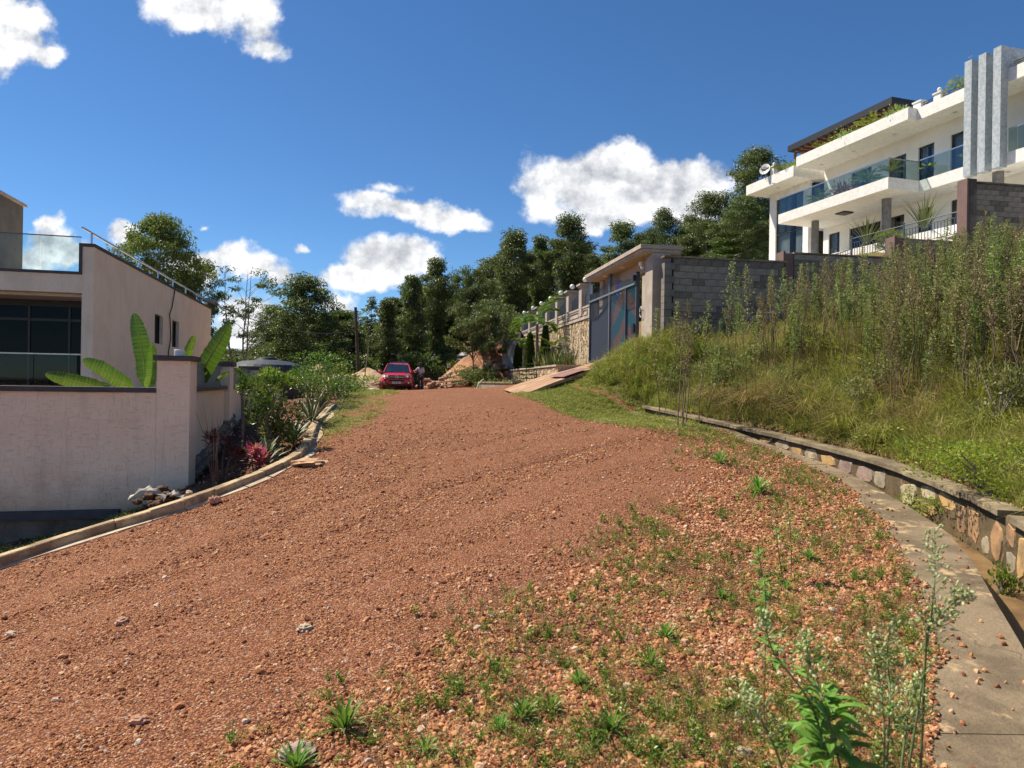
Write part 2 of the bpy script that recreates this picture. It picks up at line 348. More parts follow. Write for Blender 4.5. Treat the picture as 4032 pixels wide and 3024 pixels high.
def H(x, y, fine=True):
    x = np.atleast_1d(np.asarray(x, float)); y = np.atleast_1d(np.asarray(y, float))
    dk, ds, di, dw = zone(x, y)
    z = H0(np.where((ds > 0) & (dw < .2) & (y < 19) & (y > -.5), xat(SO, y), x), y)
    road = (dk > 0) & (ds < 0) & (y < 55)
    if fine:
        q = x * .8 - y * .6 + .45 * vn(x * .33, y * .33, 3) + .10 * vn(x * 2.2, y * 2.2, 4)
        for qc, dp, wd in RUTS:
            t = (q - qc) / wd; amp = np.clip(.35 + 2.4 * vn(x * .45 + qc * 7, y * .45, 5) + .8 * vn(x * 2.5, y * 2.5 + qc, 6), 0, 1.5)
            z = z - np.where(road & (y < 17), dp * amp * np.exp(-t * t) * (1 + .4 * np.tanh(3 * t)) * np.clip((17 - y) / 5, 0, 1), 0)
        z = z + np.where(road, .012 * vn(x * 5, y * 5, 8) + .02 * vn(x * 1.3, y * 1.3, 9) + .008 * vn(x * 13, y * 13, 10), 0)
        bank = (dw > .3) & (y > 2)
        am = np.clip((dw - .3) * .5, 0, 1)
        z = z + np.where(bank, am * (.22 * vn(x * .9, y * .9, 11) + .1 * vn(x * 3, y * 3, 12)), 0)
        bed = (dk < 0) & (y > 8)
        z = z + np.where(bed, .04 * vn(x * 4, y * 4, 13) + .02 * vn(x * 11, y * 11, 14), 0)
    ch = (di > 0) & (dw < .2) & (y < 15.5) & (y > -.4)
    dep = np.interp(y, [0, 4, 7, 10, 12, 15], [.42, .40, .34, .24, .14, .06])
    z = np.where(ch, z - dep - .07, z)
    st = (ds > 0) & (di <= 0) & (y < 19)
    z = np.where(st, z - .05, z)
    return z
def Hz(x, y, fine=True): return float(H(np.array([x]), np.array([y]), fine)[0])

# masks: r = bare red gravel, g = grassy, b = dark soil
VEG = np.array([(-1.3, -1), (-1.05, 2.9), (-.36, 5.1), (.85, 6.6), (2.3, 9.6), (2.9, 12.6), (1.7, 15.5), (.3, 19), (-.2, 21.5)])
def masks(x, y):
    dk, ds, di, dw = zone(x, y)
    road = (dk > 0) & (ds < 0) & (y < 56)
    dv = x - xat(VEG, y)
    g = np.where(road, np.clip(.25 + dv * .8 + 1.2 * vn(x * .8, y * .8, 20), 0, 1) * .35 * (dv > -.6), 0.)
    gv = np.clip((y - 13.2) * .6, 0, 1) * np.clip((dv + .2) * 1.2, 0, 1) * (y < 23)
    g = np.maximum(g, np.where(road, gv, 0))
    # grass along the left verge
    lv = np.clip(1.25 - (dk - .2) * np.interp(y, [10, 14, 22, 40], [2.0, .9, .55, .5]), 0, 1) * np.clip((y - 10.5) / 5, 0, 1)
    g = np.maximum(g, np.where(road, lv * (.75 + .9 * vn(x * 1.4, y * 1.4, 21)), 0))
    g = np.where((dw > .1), np.clip(.75 + 1.3 * vn(x * .7, y * .7, 22), 0, 1), g)
    g = np.where((dk < 0) & (y > 24), .6, g)
    b = np.where((dk < 0) & (y < 24), .6 + .6 * vn(x * 1.5, y * 1.5, 23), 0.)
    b = np.where((dw > -.05) & (dw < .3) & (y < 17), .45, b)
    b = np.where((di > 0) & (dw < 0) & (y < 15.5), 1.0, b)
    g = np.where((di > 0) & (dw <= .12) & (y > 15.5), .8, g)
    return np.clip(g, 0, 1), np.clip(b, 0, 1)
gm = bpy.data.materials.new('laterite_ground'); gm.use_nodes = True; t = NT(gm.node_tree)
tc = t.n('TexCoord').outputs['Object']
ga = t.n('Attribute', attribute_name='grass').outputs['Fac']; ba = t.n('Attribute', attribute_name='soil').outputs['Fac']
vo = t.n('TexVoronoi', {'Vector': tc, 'Scale': 75.0}, feature='F1')
vo2 = t.n('TexVoronoi', {'Vector': tc, 'Scale': 36.0}, feature='F1')
sv = t.n('SeparateColor', {0: vo.outputs['Color']}).outputs
sv2 = t.n('SeparateColor', {0: vo2.outputs['Color']}).outputs
big = t.noise(tc, .55, 5, .6); med = t.noise(tc, 3.5, 6, .65)
mpk = t.n('Mapping', {'Vector': tc, 'Rotation': (0, 0, R(-53)), 'Scale': (.35, 3.2, 1)})
streak = t.noise(mpk.outputs[0], 1.1, 6, .6)
base = t.mix(t.smooth(big, .38, .62), (.50, .218, .098), (.37, .152, .066))
base = t.mix(t.smooth(streak, .45, .70), base, (.55, .27, .14))
peb = t.ramp(sv[0], [(0, (.19, .06, .035)), (.25, (.33, .13, .07)), (.6, (.48, .21, .092)), (.86, (.62, .33, .17)), (.96, (.68, .46, .34)), (1, (.75, .62, .52))])
c = t.mix(.62, base, peb)
peb2 = t.ramp(sv2[1], [(0, (.26, .09, .05)), (.7, (.43, .17, .09)), (.93, (.60, .36, .24)), (1, (.72, .56, .45))])
c = t.mix(t.m('MULTIPLY', t.smooth(sv2[2], .6, .7), .7), c, peb2)
gap = t.smooth(vo.outputs['Distance'], .3, .62)
c = t.mix(t.m('MULTIPLY', gap, .8), c, (.085, .03, .018))
gc = t.mix(t.noise(tc, 25, 5, .7), (.10, .12, .03), (.22, .21, .07))
gc = t.mix(t.smooth(med, .5, .72), gc, (.20, .14, .06))
gf = t.m('MULTIPLY', t.smooth(t.m('ADD', ga, t.m('MULTIPLY', t.m('SUBTRACT', t.noise(tc, 9, 6, .7), .5), 1.1)), .42, .78), .9)
c = t.mix(gf, c, gc)
scx = t.mix(t.noise(tc, 12, 6, .7), (.075, .040, .026), (.19, .095, .058))
c = t.mix(t.smooth(ba, .15, .7), c, scx)
hgt = t.m('ADD', t.m('MULTIPLY', t.m('SUBTRACT', 1, vo.outputs['Distance']), .010), t.m('MULTIPLY', t.m('SUBTRACT', 1, vo2.outputs['Distance']), .012))
hgt = t.m('ADD', hgt, t.m('MULTIPLY', t.noise(tc, 30, 6, .7), .02))
bp = t.n('Bump', {'Strength': 1.0, 'Distance': 1.0, 'Height': hgt})
bs = t.n('BsdfPrincipled', {'Base Color': c, 'Roughness': .93, 'Specular IOR Level': .15, 'Normal': bp.outputs[0]})
t.n('OutputMaterial', {0: bs.outputs[0]})
def ground():
    # one warped polar sheet round the camera foot, fine where it is near, out to the horizon
    th1 = np.linspace(R(-46), R(46), 620); th0 = np.linspace(R(46), R(314), 70)[1:-1]
    th = np.concatenate([th1, th0]); nt = len(th)
    rs = np.concatenate([[.4, .8, 1.2, 1.6, 2.0], 2.3 * 1.0072 ** np.arange(1, 450)])
    rs = np.concatenate([rs, rs[-1] * 1.045 ** np.arange(1, 95)]); nr = len(rs)
    X = rs[:, None] * np.sin(th)[None]; Y = rs[:, None] * np.cos(th)[None]
    x = X.ravel(); y = Y.ravel(); z = H(x, y)
    far = np.clip((rs.repeat(nt) - 100) / 300, 0, 1); z = z * (1 - far) + (-6) * far
    i = np.arange(nr - 1)[:, None] * nt + np.arange(nt)[None]; j = np.arange(nr - 1)[:, None] * nt + (np.arange(nt)[None] + 1) % nt
    Fq = np.stack([i, i + nt, j + nt, j], -1).reshape(-1, 4)
    cx = x[Fq].mean(1); cy = y[Fq].mean(1)
    dk, ds, di, dw = zone(cx, cy)
    cls = np.zeros(len(Fq), int)
    cls[(dk > 0) & (ds <= 0) & (cy < 56) & (cy > -8)] = 1
    cls[(dw > 0) & (cy > -2) & (cy < 24) & (cx < 26)] = 2
    cls[(dk < 0) & (cy > 6) & (cy < 24) & (cx > -11)] = 3
    cls[(ds > 0) & (dw <= 0) & (cy < 19) & (cy > -2)] = 4
    g, b = masks(x, y); V = np.stack([x, y, z], 1)
    for k, nm in enumerate(['ground', 'road', 'bank', 'garden_bed', 'drain_bed']):
        sel = Fq[cls == k]; us, inv = np.unique(sel, return_inverse=True)
        me = bpy.data.meshes.new(nm); inv = inv.reshape(-1, 4)
        me.vertices.add(len(us)); me.vertices.foreach_set('co', V[us].astype(np.float32).ravel())
        me.loops.add(inv.size); me.loops.foreach_set('vertex_index', inv.astype(np.int32).ravel())
        me.polygons.add(len(inv)); me.polygons.foreach_set('loop_start', (np.arange(len(inv)) * 4).astype(np.int32))
        me.update(calc_edges=True); me.polygons.foreach_set('use_smooth', [True] * len(inv))
        for an, d in (('grass', g), ('soil', b)):
            a = me.attributes.new(an, 'FLOAT', 'POINT'); a.data.foreach_set('value', d[us].astype(np.float32))
        me.materials.append(gm); obj(nm, me, None, kind='structure')
ground()
# ================================================================== shared materials
def plastermat(name, c1, c2, line=.35):
    """render with a combed cross-hatch relief"""
    m = bpy.data.materials.new(name); m.use_nodes = True; t = NT(m.node_tree)
    tc = t.n('TexCoord').outputs['Object']
    a = t.noise(t.n('Mapping', {'Vector': tc, 'Scale': (8, 8, 80)}).outputs[0], 1.0, 3, .5)
    b = t.noise(t.n('Mapping', {'Vector': tc, 'Scale': (65, 65, 6)}).outputs[0], 1.0, 3, .5)
    la = t.smooth(a, .60, .68); lb = t.smooth(b, .60, .68)
    ln = t.m('MAXIMUM', la, lb)
    st = t.smooth(t.noise(tc, 1.2, 5, .6), .4, .7)
    zc = t.n('SeparateXYZ', {0: tc}).outputs[2]
    c = t.mix(st, c1, c2); c = t.mix(t.m('MULTIPLY', ln, line), c, tuple(q * .6 for q in c1))
    dirt = t.m('MULTIPLY', t.smooth(t.m('ADD', zc, t.m('MULTIPLY', t.noise(tc, 3, 5, .6), -.9)), -.15, -.95), .6)
    c = t.mix(dirt, c, (.40, .24, .13))
    sk = t.smooth(t.noise(t.n('Mapping', {'Vector': tc, 'Scale': (4, 4, .35)}).outputs[0], 1.5, 6, .65), .52, .75)
    c = t.mix(t.m('MULTIPLY', sk, .22), c, (.36, .28, .20))
    bmp = t.n('Bump', {'Strength': .8, 'Distance': .004, 'Height': t.m('SUBTRACT', t.m('MULTIPLY', t.noise(tc, 60, 3, .6), .35), ln)})
    bs = t.n('BsdfPrincipled', {'Base Color': c, 'Roughness': .85, 'Specular IOR Level': .2, 'Normal': bmp.outputs[0]})
    t.n('OutputMaterial', {0: bs.outputs[0]}); MATS[name] = m; return m
pinkM = plastermat('pink_render', (.90, .75, .56), (.83, .68, .50), .14)
greyM = plastermat('grey_pink_render', (.80, .71, .56), (.70, .62, .48), .14)  # greyer copy of the pink render: the shade on the front is put into the colour
whiteM = mat('white_paint', (.82, .81, .78), (.70, .69, .65), 2.5, .75, .004, 60)
capM = mat('dark_grey_coping', (.075, .072, .078), (.055, .052, .058), 6, .7, .003, 40)
darkM = mat('black_metal', (.012, .012, .013), (.018, .018, .02), 8, .4)
greyMet = mat('grey_painted_metal', (.20, .22, .25), (.16, .18, .21), 8, .45, metal=.2)
steelM = mat('steel', (.55, .55, .56), (.45, .45, .46), 8, .3, metal=.9)
concM = mat('weathered_concrete', (.34, .29, .22), (.20, .165, .12), 2.2, .9, .012, 28, lo=.3, hi=.7)
kerbM = mat('kerb_concrete', (.50, .38, .22), (.25, .17, .095), 3.5, .9, .012, 30, lo=.38, hi=.62)
gutM = mat('gutter_mortar', (.62, .50, .34), (.40, .28, .18), 3.5, .9, .01, 30)
clearG = glassmat('clear_glass', (.86, .93, .93), .04)
darkG = glassmat('window_glass', (.64, .67, .67), .0, kf=.045)
blackG = mat('dark_window_glass', (.004, .005, .006), (.006, .008, .010), 2, .08, spec=.12)
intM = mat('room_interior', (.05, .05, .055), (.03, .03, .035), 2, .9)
curtM = mat('curtain_fabric', (.72, .74, .74), (.58, .61, .62), 5, .9)
creamC = mat('cream_curtain', (.55, .52, .44), (.45, .42, .35), 5, .9)
soilM = mat('dark_soil', (.10, .055, .035), (.16, .085, .052), 6, .95, .03, 30)
barkM = mat('bark', (.16, .14, .115), (.32, .28, .23), 9, .9, .01, 50)
barkR = mat('red_brown_stem', (.16, .09, .06), (.10, .06, .045), 9, .9, .01, 50)
def pts_on(pl, zs, step):
    seg = np.linalg.norm(np.diff(pl, axis=0), axis=1); s = np.r_[0, np.cumsum(seg)]
    q = np.arange(0, s[-1], step); return np.c_[np.interp(q, s, pl[:, 0]), np.interp(q, s, pl[:, 1]), np.interp(q, s, zs)], q
# ------------------------------------------------------------------ roadside kerb, stone by stone
def kerb():
    root = thing('kerb', 'low curved concrete kerb between the red road and the planted bed', 'kerb', (-4.2, 9, -.1))
    pl, q = pts_on(K[:9], KZ[:9], .4)
    # smooth the plan
    for _ in range(3): pl[1:-1] = (pl[:-2] + 2 * pl[1:-1] + pl[2:]) / 4
    for i in range(len(pl) - 1):
        a, b = pl[i], pl[i + 1]; d = b - a; L = np.linalg.norm(d[:2]); n = np.array([-d[1], d[0], 0]) / L
        if i % 2 and False: continue
        e = .012 if i % 2 else 0.004
        wdt = .075; j = .004 * math.sin(i * 1.7)
        jn = i % 3 == 0
        a2 = a + d * ((.010 if jn else -.002) / L); b2 = b + d * (.0 / L)
        vs = []
        for p in (a2, b2):
            for sx in (-wdt, wdt):
                for dz in (-.34, -.015, 0):
                    inset = .012 if dz == 0 else 0
                    vs.append(p + n * (sx - math.copysign(inset, sx)) + np.array([0, 0, dz + j + rng.uniform(-.004, .004)]))
        f = [[0, 1, 7, 6], [1, 2, 8, 7], [2, 5, 11, 8], [5, 4, 10, 11], [4, 3, 9, 10], [0, 3, 4, 1], [1, 4, 5, 2], [6, 7, 10, 9], [7, 8, 11, 10]]
        obj('kerb_stone', MB().add(vs, f), kerbM, root)
    g = MB(); pl2 = pl.copy(); 
    for i in range(len(pl) - 1):
        a, b = pl[i], pl[i + 1]; d = b - a; L = np.linalg.norm(d[:2]); n = np.array([d[1], -d[0], 0]) / L
        w1 = .17 + .05 * math.sin(i * 1.3); w2 = .17 + .05 * math.sin((i + 1) * 1.3)
        q4 = [a + n * .07, b + n * .07, b + n * w2, a + n * w1]
        for k, p in enumerate(q4): p[2] = Hz(p[0], p[1]) + (.035 if k < 2 else .018)
        lowq = [p - np.array([0, 0, .1]) for p in q4]
        g.add(q4 + lowq, [[0, 3, 2, 1], [3, 7, 6, 2]])
    obj('gutter_edge', g, gutM, root)
kerb()
# ------------------------------------------------------------------ pink boundary wall
SD = np.array([-.2318, .973, 0]); SD /= np.linalg.norm(SD); FR = np.array([SD[1], -SD[0], 0])
PW = Frame((-4.847, 10.5, 0), FR, SD)       # u: along the front (left is minus), v: away from the camera
def bwall():
    root = thing('boundary_wall', 'pale pink rendered boundary wall with dark grey coping left of the road', 'wall', (-4.85, 10.5, 0))
    def B(*a): return MB(PW).box(*a)
    obj('wall_panel', B(-14, -.462, .02, .30, -.335, 1.385), pinkM, root)
    obj('coping', B(-14, -.47, -.03, .35, 1.388, 1.462), capM, root)
    obj('wall_panel', B(-.92, -.465, -.012, .017, -.9, 1.386), pinkM, root, label='narrow strip of the pink wall next to the pier')
    obj('base_ledge', B(-14, -.925, -.10, .30, -.45, -.338), capM, root)
    obj('foundation', B(-14, -.925, .06, .29, -1.7, -.453), MATS.get('found') or mat('found', (.22, .19, .15), (.12, .10, .08), 3, .9, .02, 14), root)
    p = obj('pier', B(-.458, 0, -.03, .46, -.9, 1.868), pinkM, root)
    obj('pier_cap', B(-.50, .05, -.08, .51, 1.871, 1.945), capM, p)
    vs = [.46, 3.55, 7.9, 12.3, 16.7, 21.0, 25.2]
    for k in range(len(vs) - 1):
        a, b = vs[k] + (.46 if k else .004), vs[k + 1] - .004
        zb = Hz(*(PW([[0, (a + b) / 2, 0]])[0][:2])) - .5
        obj('wall_panel', B(-.26, -.08, a, b, zb, 1.40), pinkM, root)
        obj('coping', B(-.31, -.02, a, b, 1.403, 1.475), capM, root)
        if k < 4:
            me = None; n = int((b - a) / .105)
            for i in range(n):
                c = a + (i + .5) * (b - a) / n
                if me is None:
                    mb = MB(Frame((0, 0, 0), FR, SD)).box(-.012, .012, -.035, .035, 1.50, 1.875)
                    me = mesh_of('picket', mb, greyMet)
                o = bpy.data.objects.new('picket', me); col.objects.link(o); o.parent = root
                w3 = PW([[-.17, c, 0]])[0]; o.location = tuple(w3 - wloc(root))
            obj('fence_rail', MB(PW).box(-.19, -.15, a, b, 1.478, 1.50).box(-.152, -.135, a, b, 1.80, 1.83), greyMet, root)
    for c in vs[1:]:
        zb = Hz(*(PW([[0, c + .2, 0]])[0][:2])) - .6
        p = obj('pier', B(-.38, .02, c, c + .45, zb, 1.86), pinkM, root)
        obj('pier_cap', B(-.43, .07, c - .05, c + .50, 1.863, 1.955), capM, p)
    # little stone plinth under the side wall
    g = MB(); 
    for i in range(22):
        v = .7 + i * .17; z0 = Hz(*(PW([[.0, v, 0]])[0][:2]))
        g.rock(PW([[-.03, v, z0 + .12 + .03 * (i % 3)]])[0], .12, i, 0)
    for i in range(22):
        v = .62 + i * .17; z0 = Hz(*(PW([[.0, v, 0]])[0][:2]))
        g.rock(PW([[-.03, v, z0 + .30]])[0], .10, i + 50, 0)
    obj('footing_stones', g, mat('dark_stone', (.16, .13, .10), (.26, .21, .16), 5, .9), root, kind='stuff')
    lb = thing('lamp_base', 'small white cylindrical lamp base on top of the corner pier cap', 'lamp base', PW([[-.2, .2, 1.945]])[0])
    obj('base_cup', MB().lathe([(.075, 0), (.075, .09), (.068, .10), (.068, .055)], tuple(PW([[-.2, .2, 1.945]])[0]), 20), whiteM, lb)
bwall()
# ------------------------------------------------------------------ pink house on the left
def phouse():
    fr = Frame((-11.443, 19, 0), FR, SD)
    root = thing('pink_house', 'pale pink house with parapet roof behind the boundary wall', 'house', (-11.44, 19, 0))
    B = lambda *a: MB(fr).box(*a)
    # side wall with two slot windows: pieces between openings
    op = [(6.27, 7.42), (8.86, 10.0)]; z0, z1 = 2.87, 3.93
    mb = MB(fr); u0, u1 = -.22, 0
    mb.box(u0, u1, 0, op[0][0], -1.5, 5.15).box(u0, u1, op[0][1], op[1][0], -1.5, 5.15).box(u0, u1, op[1][1], 16.9, -1.5, 5.15)
    for a, b in op: mb.box(u0, u1, a, b, -1.5, z0).box(u0, u1, a, b, z1, 5.15)
    obj('side_wall', mb, pinkM, root)
    for a, b in op:
        w_ = obj('window', MB(fr).box(-.17, -.12, a, a + .05, z0, z1).box(-.17, -.12, b - .05, b, z0, z1).box(-.17, -.12, a + .05, b - .05, z0, z0 + .05).box(-.17, -.12, a + .05, b - .05, z1 - .05, z1).box(-.17, -.12, (a + b) / 2 - .02, (a + b) / 2 + .02, z0 + .05, z1 - .05), darkM, root)
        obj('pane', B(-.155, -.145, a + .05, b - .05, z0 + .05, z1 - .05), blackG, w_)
        bars = MB(fr)
        for i in range(5): bars.box(-.115, -.10, a + .12 + i * .22, a + .135 + i * .22, z0, z1)
        obj('window_bars', bars, darkM, w_)
    obj('roof_coping', MB(fr).box(-.27, .035, -.035, 16.95, 5.153, 5.235), capM, root)
    # front: pillar, lintel, upstand
    obj('front_wall', MB(fr).box(-.285, -.002, -.012, .25, -1.5, 3.885).box(-.285, -.002, -.012, .25, 3.885, 5.15).box(-9, -.287, -.012, .25, 3.885, 4.385), greyM, root)
    obj('front_coping', MB(fr).box(-9, -.30, -.05, .30, 4.388, 4.46).box(-.36, -.288, -.05, .30, 4.46, 5.237).box(-.288, .037, -.05, -.036, 5.153, 5.237), capM, root)
    # recess: white reveal, ceiling, big dark glazing
    ZG = 1.22
    obj('recess_reveal', MB(fr).box(-.36, -.288, .26, 1.5, .9, 3.88), whiteM, root)
    obj('recess_ceiling', MB(fr).box(-9, -.36, .26, 1.5, 3.80, 3.88), mat('cream_ceiling', (.55, .52, .44), (.5, .47, .4), 2, .8), root)
    obj('upper_floor', MB(fr).box(-9, -.29, -.012, 1.9, 1.05, 1.2), greyM, root)
    fl = MB(fr); 
    xs = [-8.2, -6.6, -5.0, -3.4, -2.1, -1.07, -.40]
    zf = 3.62
    for x in xs: fl.box(x - .03, x + .03, 1.42, 1.50, 1.2, zf)
    fl.box(-8.2, -.37, 1.415, 1.505, zf, 3.80).box(-8.2, -.43, 1.43, 1.495, 3.20, 3.27).box(-8.2, -.43, 1.43, 1.495, 1.2, 1.28)
    wf = obj('front_window', fl, darkM, root)
    for a, b in zip(xs[:-1], xs[1:]):
        obj('pane', B(a + .03, b - .03, 1.455, 1.465, 3.27, zf), blackG, wf); obj('pane', B(a + .03, b - .03, 1.455, 1.465, 1.28, 3.20), blackG, wf)
    gl = thing('glass_railing', 'clear glass railing across the dark front window of the pink house', 'railing', fr([[-2, .1, 1.2]])[0])
    for a in np.arange(-8.8, -.5, 1.05): obj('glass_panel', B(a, min(a + 1.03, -.36), .10, .112, 1.21, 2.20), clearG, gl)
    obj('handrail', B(-9, -.30, .09, .122, 2.203, 2.235), steelM, gl)
    g2 = thing('roof_railing', 'frameless glass railing on the roof edge of the pink house', 'railing', fr([[-2, .1, 4.46]])[0])
    for a in np.arange(-8.55, -.4, 1.03): obj('glass_panel', B(a, min(a + 1.015, -.37), .12, .132, 4.463, 5.41), clearG, g2)
    obj('rail', B(-9, -.36, .11, .142, 5.412, 5.44), mat('blue_grey_rail', (.10, .14, .18), None, 5, .4), g2)
    # slanted metal rail along the side parapet
    r = thing('parapet_rail', 'thin grey metal rail on short posts along the side parapet', 'railing', fr([[-.1, 1, 5.235]])[0])
    obj('rail', MB(fr).tube([(-.1, -.6, 5.55), (-.1, 16.5, 5.55)], .03, 6), steelM, r)
    for v in np.arange(0.1, 16.5, 2.3): obj('post', MB(fr).tube([(-.1, v, 5.235), (-.1, v, 5.55)], .028, 6), steelM, r)
    # tall grey stair tower at far left
    tw = obj('stair_tower', MB(fr).box(-9, -2.8, .35, 2.7, 4.3, 6.70), mat('dark_render', (.17, .155, .135), (.12, .11, .10), 2, .9, .01, 50), root)
    obj('tower_coping', MB(fr).box(-9.05, -2.72, .3, 2.78, 6.703, 6.78), mat('pale_coping', (.5, .42, .38), None, 3, .8), root)
    obj('roof_deck', MB(fr).box(-12, -.23, .26, 16.8, 4.0, 4.3), greyM, root)
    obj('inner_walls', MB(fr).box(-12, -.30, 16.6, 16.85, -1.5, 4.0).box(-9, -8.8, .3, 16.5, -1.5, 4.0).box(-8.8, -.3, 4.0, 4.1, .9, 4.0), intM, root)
    c = thing('black_cable', 'black cable hanging down the side wall between the slot windows', 'cable', fr([[.03, 9, 5.3]])[0])
    cp = [(.03, 9.1, 5.42), (.04, 9.0, 5.1), (.05, 8.55, 4.4), (.05, 8.2, 4.1), (.05, 8.35, 3.6), (.05, 8.45, 3.2), (.05, 8.1, 2.6), (.05, 8.2, 1.8)]
    obj('cable', MB(fr).tube(cp, .022, 5), darkM, c)
    f = thing('flood_light', 'small grey flood light at the far end of the pink parapet', 'light', fr([[0, 16, 5.3]])[0])
    obj('lamp_head', MB(fr).box(.05, .5, 15.2, 15.7, 5.35, 5.5), greyMet, f); obj('bracket', MB(fr).tube([(-.1, 16, 5.24), (.1, 15.6, 5.4)], .03, 5), greyMet, f)
    return fr
PH = phouse()
# ------------------------------------------------------------------ banana plant behind the wall
banM = leafmat('banana_leaf', [(.018, .06, .008), (.032, .115, .012), (.07, .19, .018)], .35, .30, .5)
def banana():
    base = PW([[-1.2, 1.6, 0]])[0]; base[2] = Hz(base[0], base[1])
    root = thing('banana_plant', 'banana plant with broad backlit leaves rising behind the pink wall', 'plant', base)
    st = P(560, 1530, 12.0)
    obj('stem', MB().tube([base - [0, 0, .2], st * [1, 1, 0] + [0, 0, .6], st - [0, 0, .25]], [.13, .11, .07], 10), mat('banana_stem', (.16, .22, .06), (.10, .12, .05), 6, .6), root)
    def leaf(spine, wmax, side, fold=.25, seed=0):
        g = np.random.default_rng(seed); sp = np.array([P(x, y, Y) for x, y, Y in spine])
        k = 60; s0 = np.linspace(0, len(sp) - 1, k); C = np.stack([np.interp(s0, np.arange(len(sp)), sp[:, i]) for i in range(3)], 1)
        for _ in range(12): C[1:-1] = (C[:-2] + 2 * C[1:-1] + C[2:]) / 4
        tt = np.linspace(0, 1, k); wv = wmax * np.minimum(1, (tt * 5.5 + .12)) * np.sqrt(np.clip(1 - ((tt - .35) / .655).clip(0) ** 2.6, 0, 1))
        sd = np.array(side, float); sd /= np.linalg.norm(sd); V = []
        T = np.gradient(C, axis=0); T /= np.linalg.norm(T, axis=1)[:, None]
        for i in range(k):
            nn = np.cross(T[i], sd); nn /= np.linalg.norm(nn)
            tl = wv[i] * (1 + .03 * g.standard_normal()); tr_ = wv[i] * (1 + .03 * g.standard_normal())
            tear = .0
            rf = .012 * math.sin(i * 2.1)
            V += [C[i] - sd * tl + nn * (fold * tl + rf), C[i] - sd * tl * .5 + nn * fold * .35 * tl, C[i], C[i] + sd * tr_ * .5 + nn * fold * .35 * tr_, C[i] + sd * tr_ + nn * (fold * tr_ - rf)]
        f = [[i * 5 + j, i * 5 + j + 1, (i + 1) * 5 + j + 1, (i + 1) * 5 + j] for i in range(k - 1) for j in range(4)]
        r_ = [((i // 4 * 37) % 10) / 10 for i in range(len(f))]
        o = obj('leaf', MB().add(V, f, r_), banM, root, smooth=True)
        obj('midrib', MB().tube(C, np.linspace(.018, .005, k), 5), mat('midrib', (.30, .42, .10), None, 4, .5), o)
    leaf([(572, 1530, 12), (566, 1420, 11.95), (545, 1320, 11.9), (528, 1234, 11.9)], .155, (1, 0, .08), .2, 1)
    leaf([(580, 1535, 11.8), (596, 1480, 11.7), (600, 1420, 11.65), (600, 1350, 11.6)], .085, (1, .5, 0), -.5, 2)
    leaf([(535, 1540, 11.9), (480, 1505, 11.6), (400, 1450, 11.4), (325, 1418, 11.3)], .13, (.35, 0, 1), .3, 3)
    leaf([(420, 1530, 11.9), (330, 1510, 11.6), (250, 1490, 11.4), (180, 1472, 11.3)], .12, (.2, .2, 1), .35, 4)
    leaf([(345, 1535, 12.3), (370, 1520, 12.3), (400, 1512, 12.3), (440, 1520, 12.3)], .05, (.3, .3, 1), .3, 7)
    leaf([(690, 1540, 12.6), (715, 1460, 12.4), (740, 1380, 12.2), (762, 1320, 12.1)], .10, (1, 0, .2), .3, 5)
    leaf([(740, 1560, 12.6), (800, 1450, 12.3), (860, 1350, 12.1), (905, 1272, 12.0)], .17, (.8, 0, -.55), .2, 6)
    leaf([(850, 1500, 12.9), (870, 1490, 12.8), (885, 1475, 12.7), (893, 1462, 12.7)], .08, (.7, .3, .3), .2, 8)
banana()
# ------------------------------------------------------------------ plants in the bed
agM = bpy.data.materials.new('agave_leaf'); agM.use_nodes = True; t = NT(agM.node_tree)
a_ = t.n('Attribute', attribute_name='rnd').outputs['Fac']
cc = t.mix(t.m('GREATER_THAN', a_, .8), (.055, .11, .055), (.55, .52, .26))
bs = t.n('BsdfPrincipled', {'Base Color': cc, 'Roughness': .5}); t.n('OutputMaterial', {0: bs.outputs[0]})
def straps(mb, n, L, Wd, seed, el=(.25, 1.35), droop=.5, edge=True, base=(0, 0, 0)):
    """sword leaves with pale margins: centre strip and two edge strips, arching over"""
    g = np.random.default_rng(seed)
    for i in range(n):
        a = i * 2.39996 + g.uniform(-.2, .2); e = el[0] + (el[1] - el[0]) * (1 - i / n) ** .8 + g.uniform(-.08, .08); l = L * g.uniform(.8, 1.1)
        k = 6; tt = np.linspace(0, 1, k); ee = e - droop * tt ** 2 * g.uniform(.5, 1.3)
        dr = np.stack([np.cos(ee) * math.cos(a), np.cos(ee) * math.sin(a), np.sin(ee)], 1)
        C = np.array(base) + np.cumsum(dr, 0) * l / k; wv = Wd * np.array([.8, 1, 1, .85, .5, .05]); sd = np.array([-math.sin(a), math.cos(a), 0])
        V = []
        for j in range(k):
            up = np.array([0, 0, wv[j] * .35])
            V += [C[j] - sd * wv[j] + up, C[j] - sd * wv[j] * .78 + up * .6, C[j], C[j] + sd * wv[j] * .78 + up * .6, C[j] + sd * wv[j] + up]
        f = []; r_ = []
        for j in range(k - 1):
            for q in range(4): f.append([j * 5 + q, j * 5 + q + 1, (j + 1) * 5 + q + 1, (j + 1) * 5 + q]); r_.append(.95 if edge and q in (0, 3) else g.uniform(.2, .6))
        mb.add(V, f, r_)
    return mb
used = set()
def agave(px, py, Y, L, n, lab, seed):
    p = P(px, py, Y); p[2] = Hz(p[0], p[1])
    r = thing('agave', lab, 'plant', p, 'agaves in the roadside bed')
    obj('leaf_rosette', straps(MB(), n, L, .028, seed, base=tuple(p)), agM, r)
agave(1045, 1690, 10.9, .52, 44, 'variegated agave nearest the pink cordyline in the bed', 1)
agave(1152, 1655, 12.8, .62, 46, 'middle variegated agave beside the kerb with drooping leaves', 2)
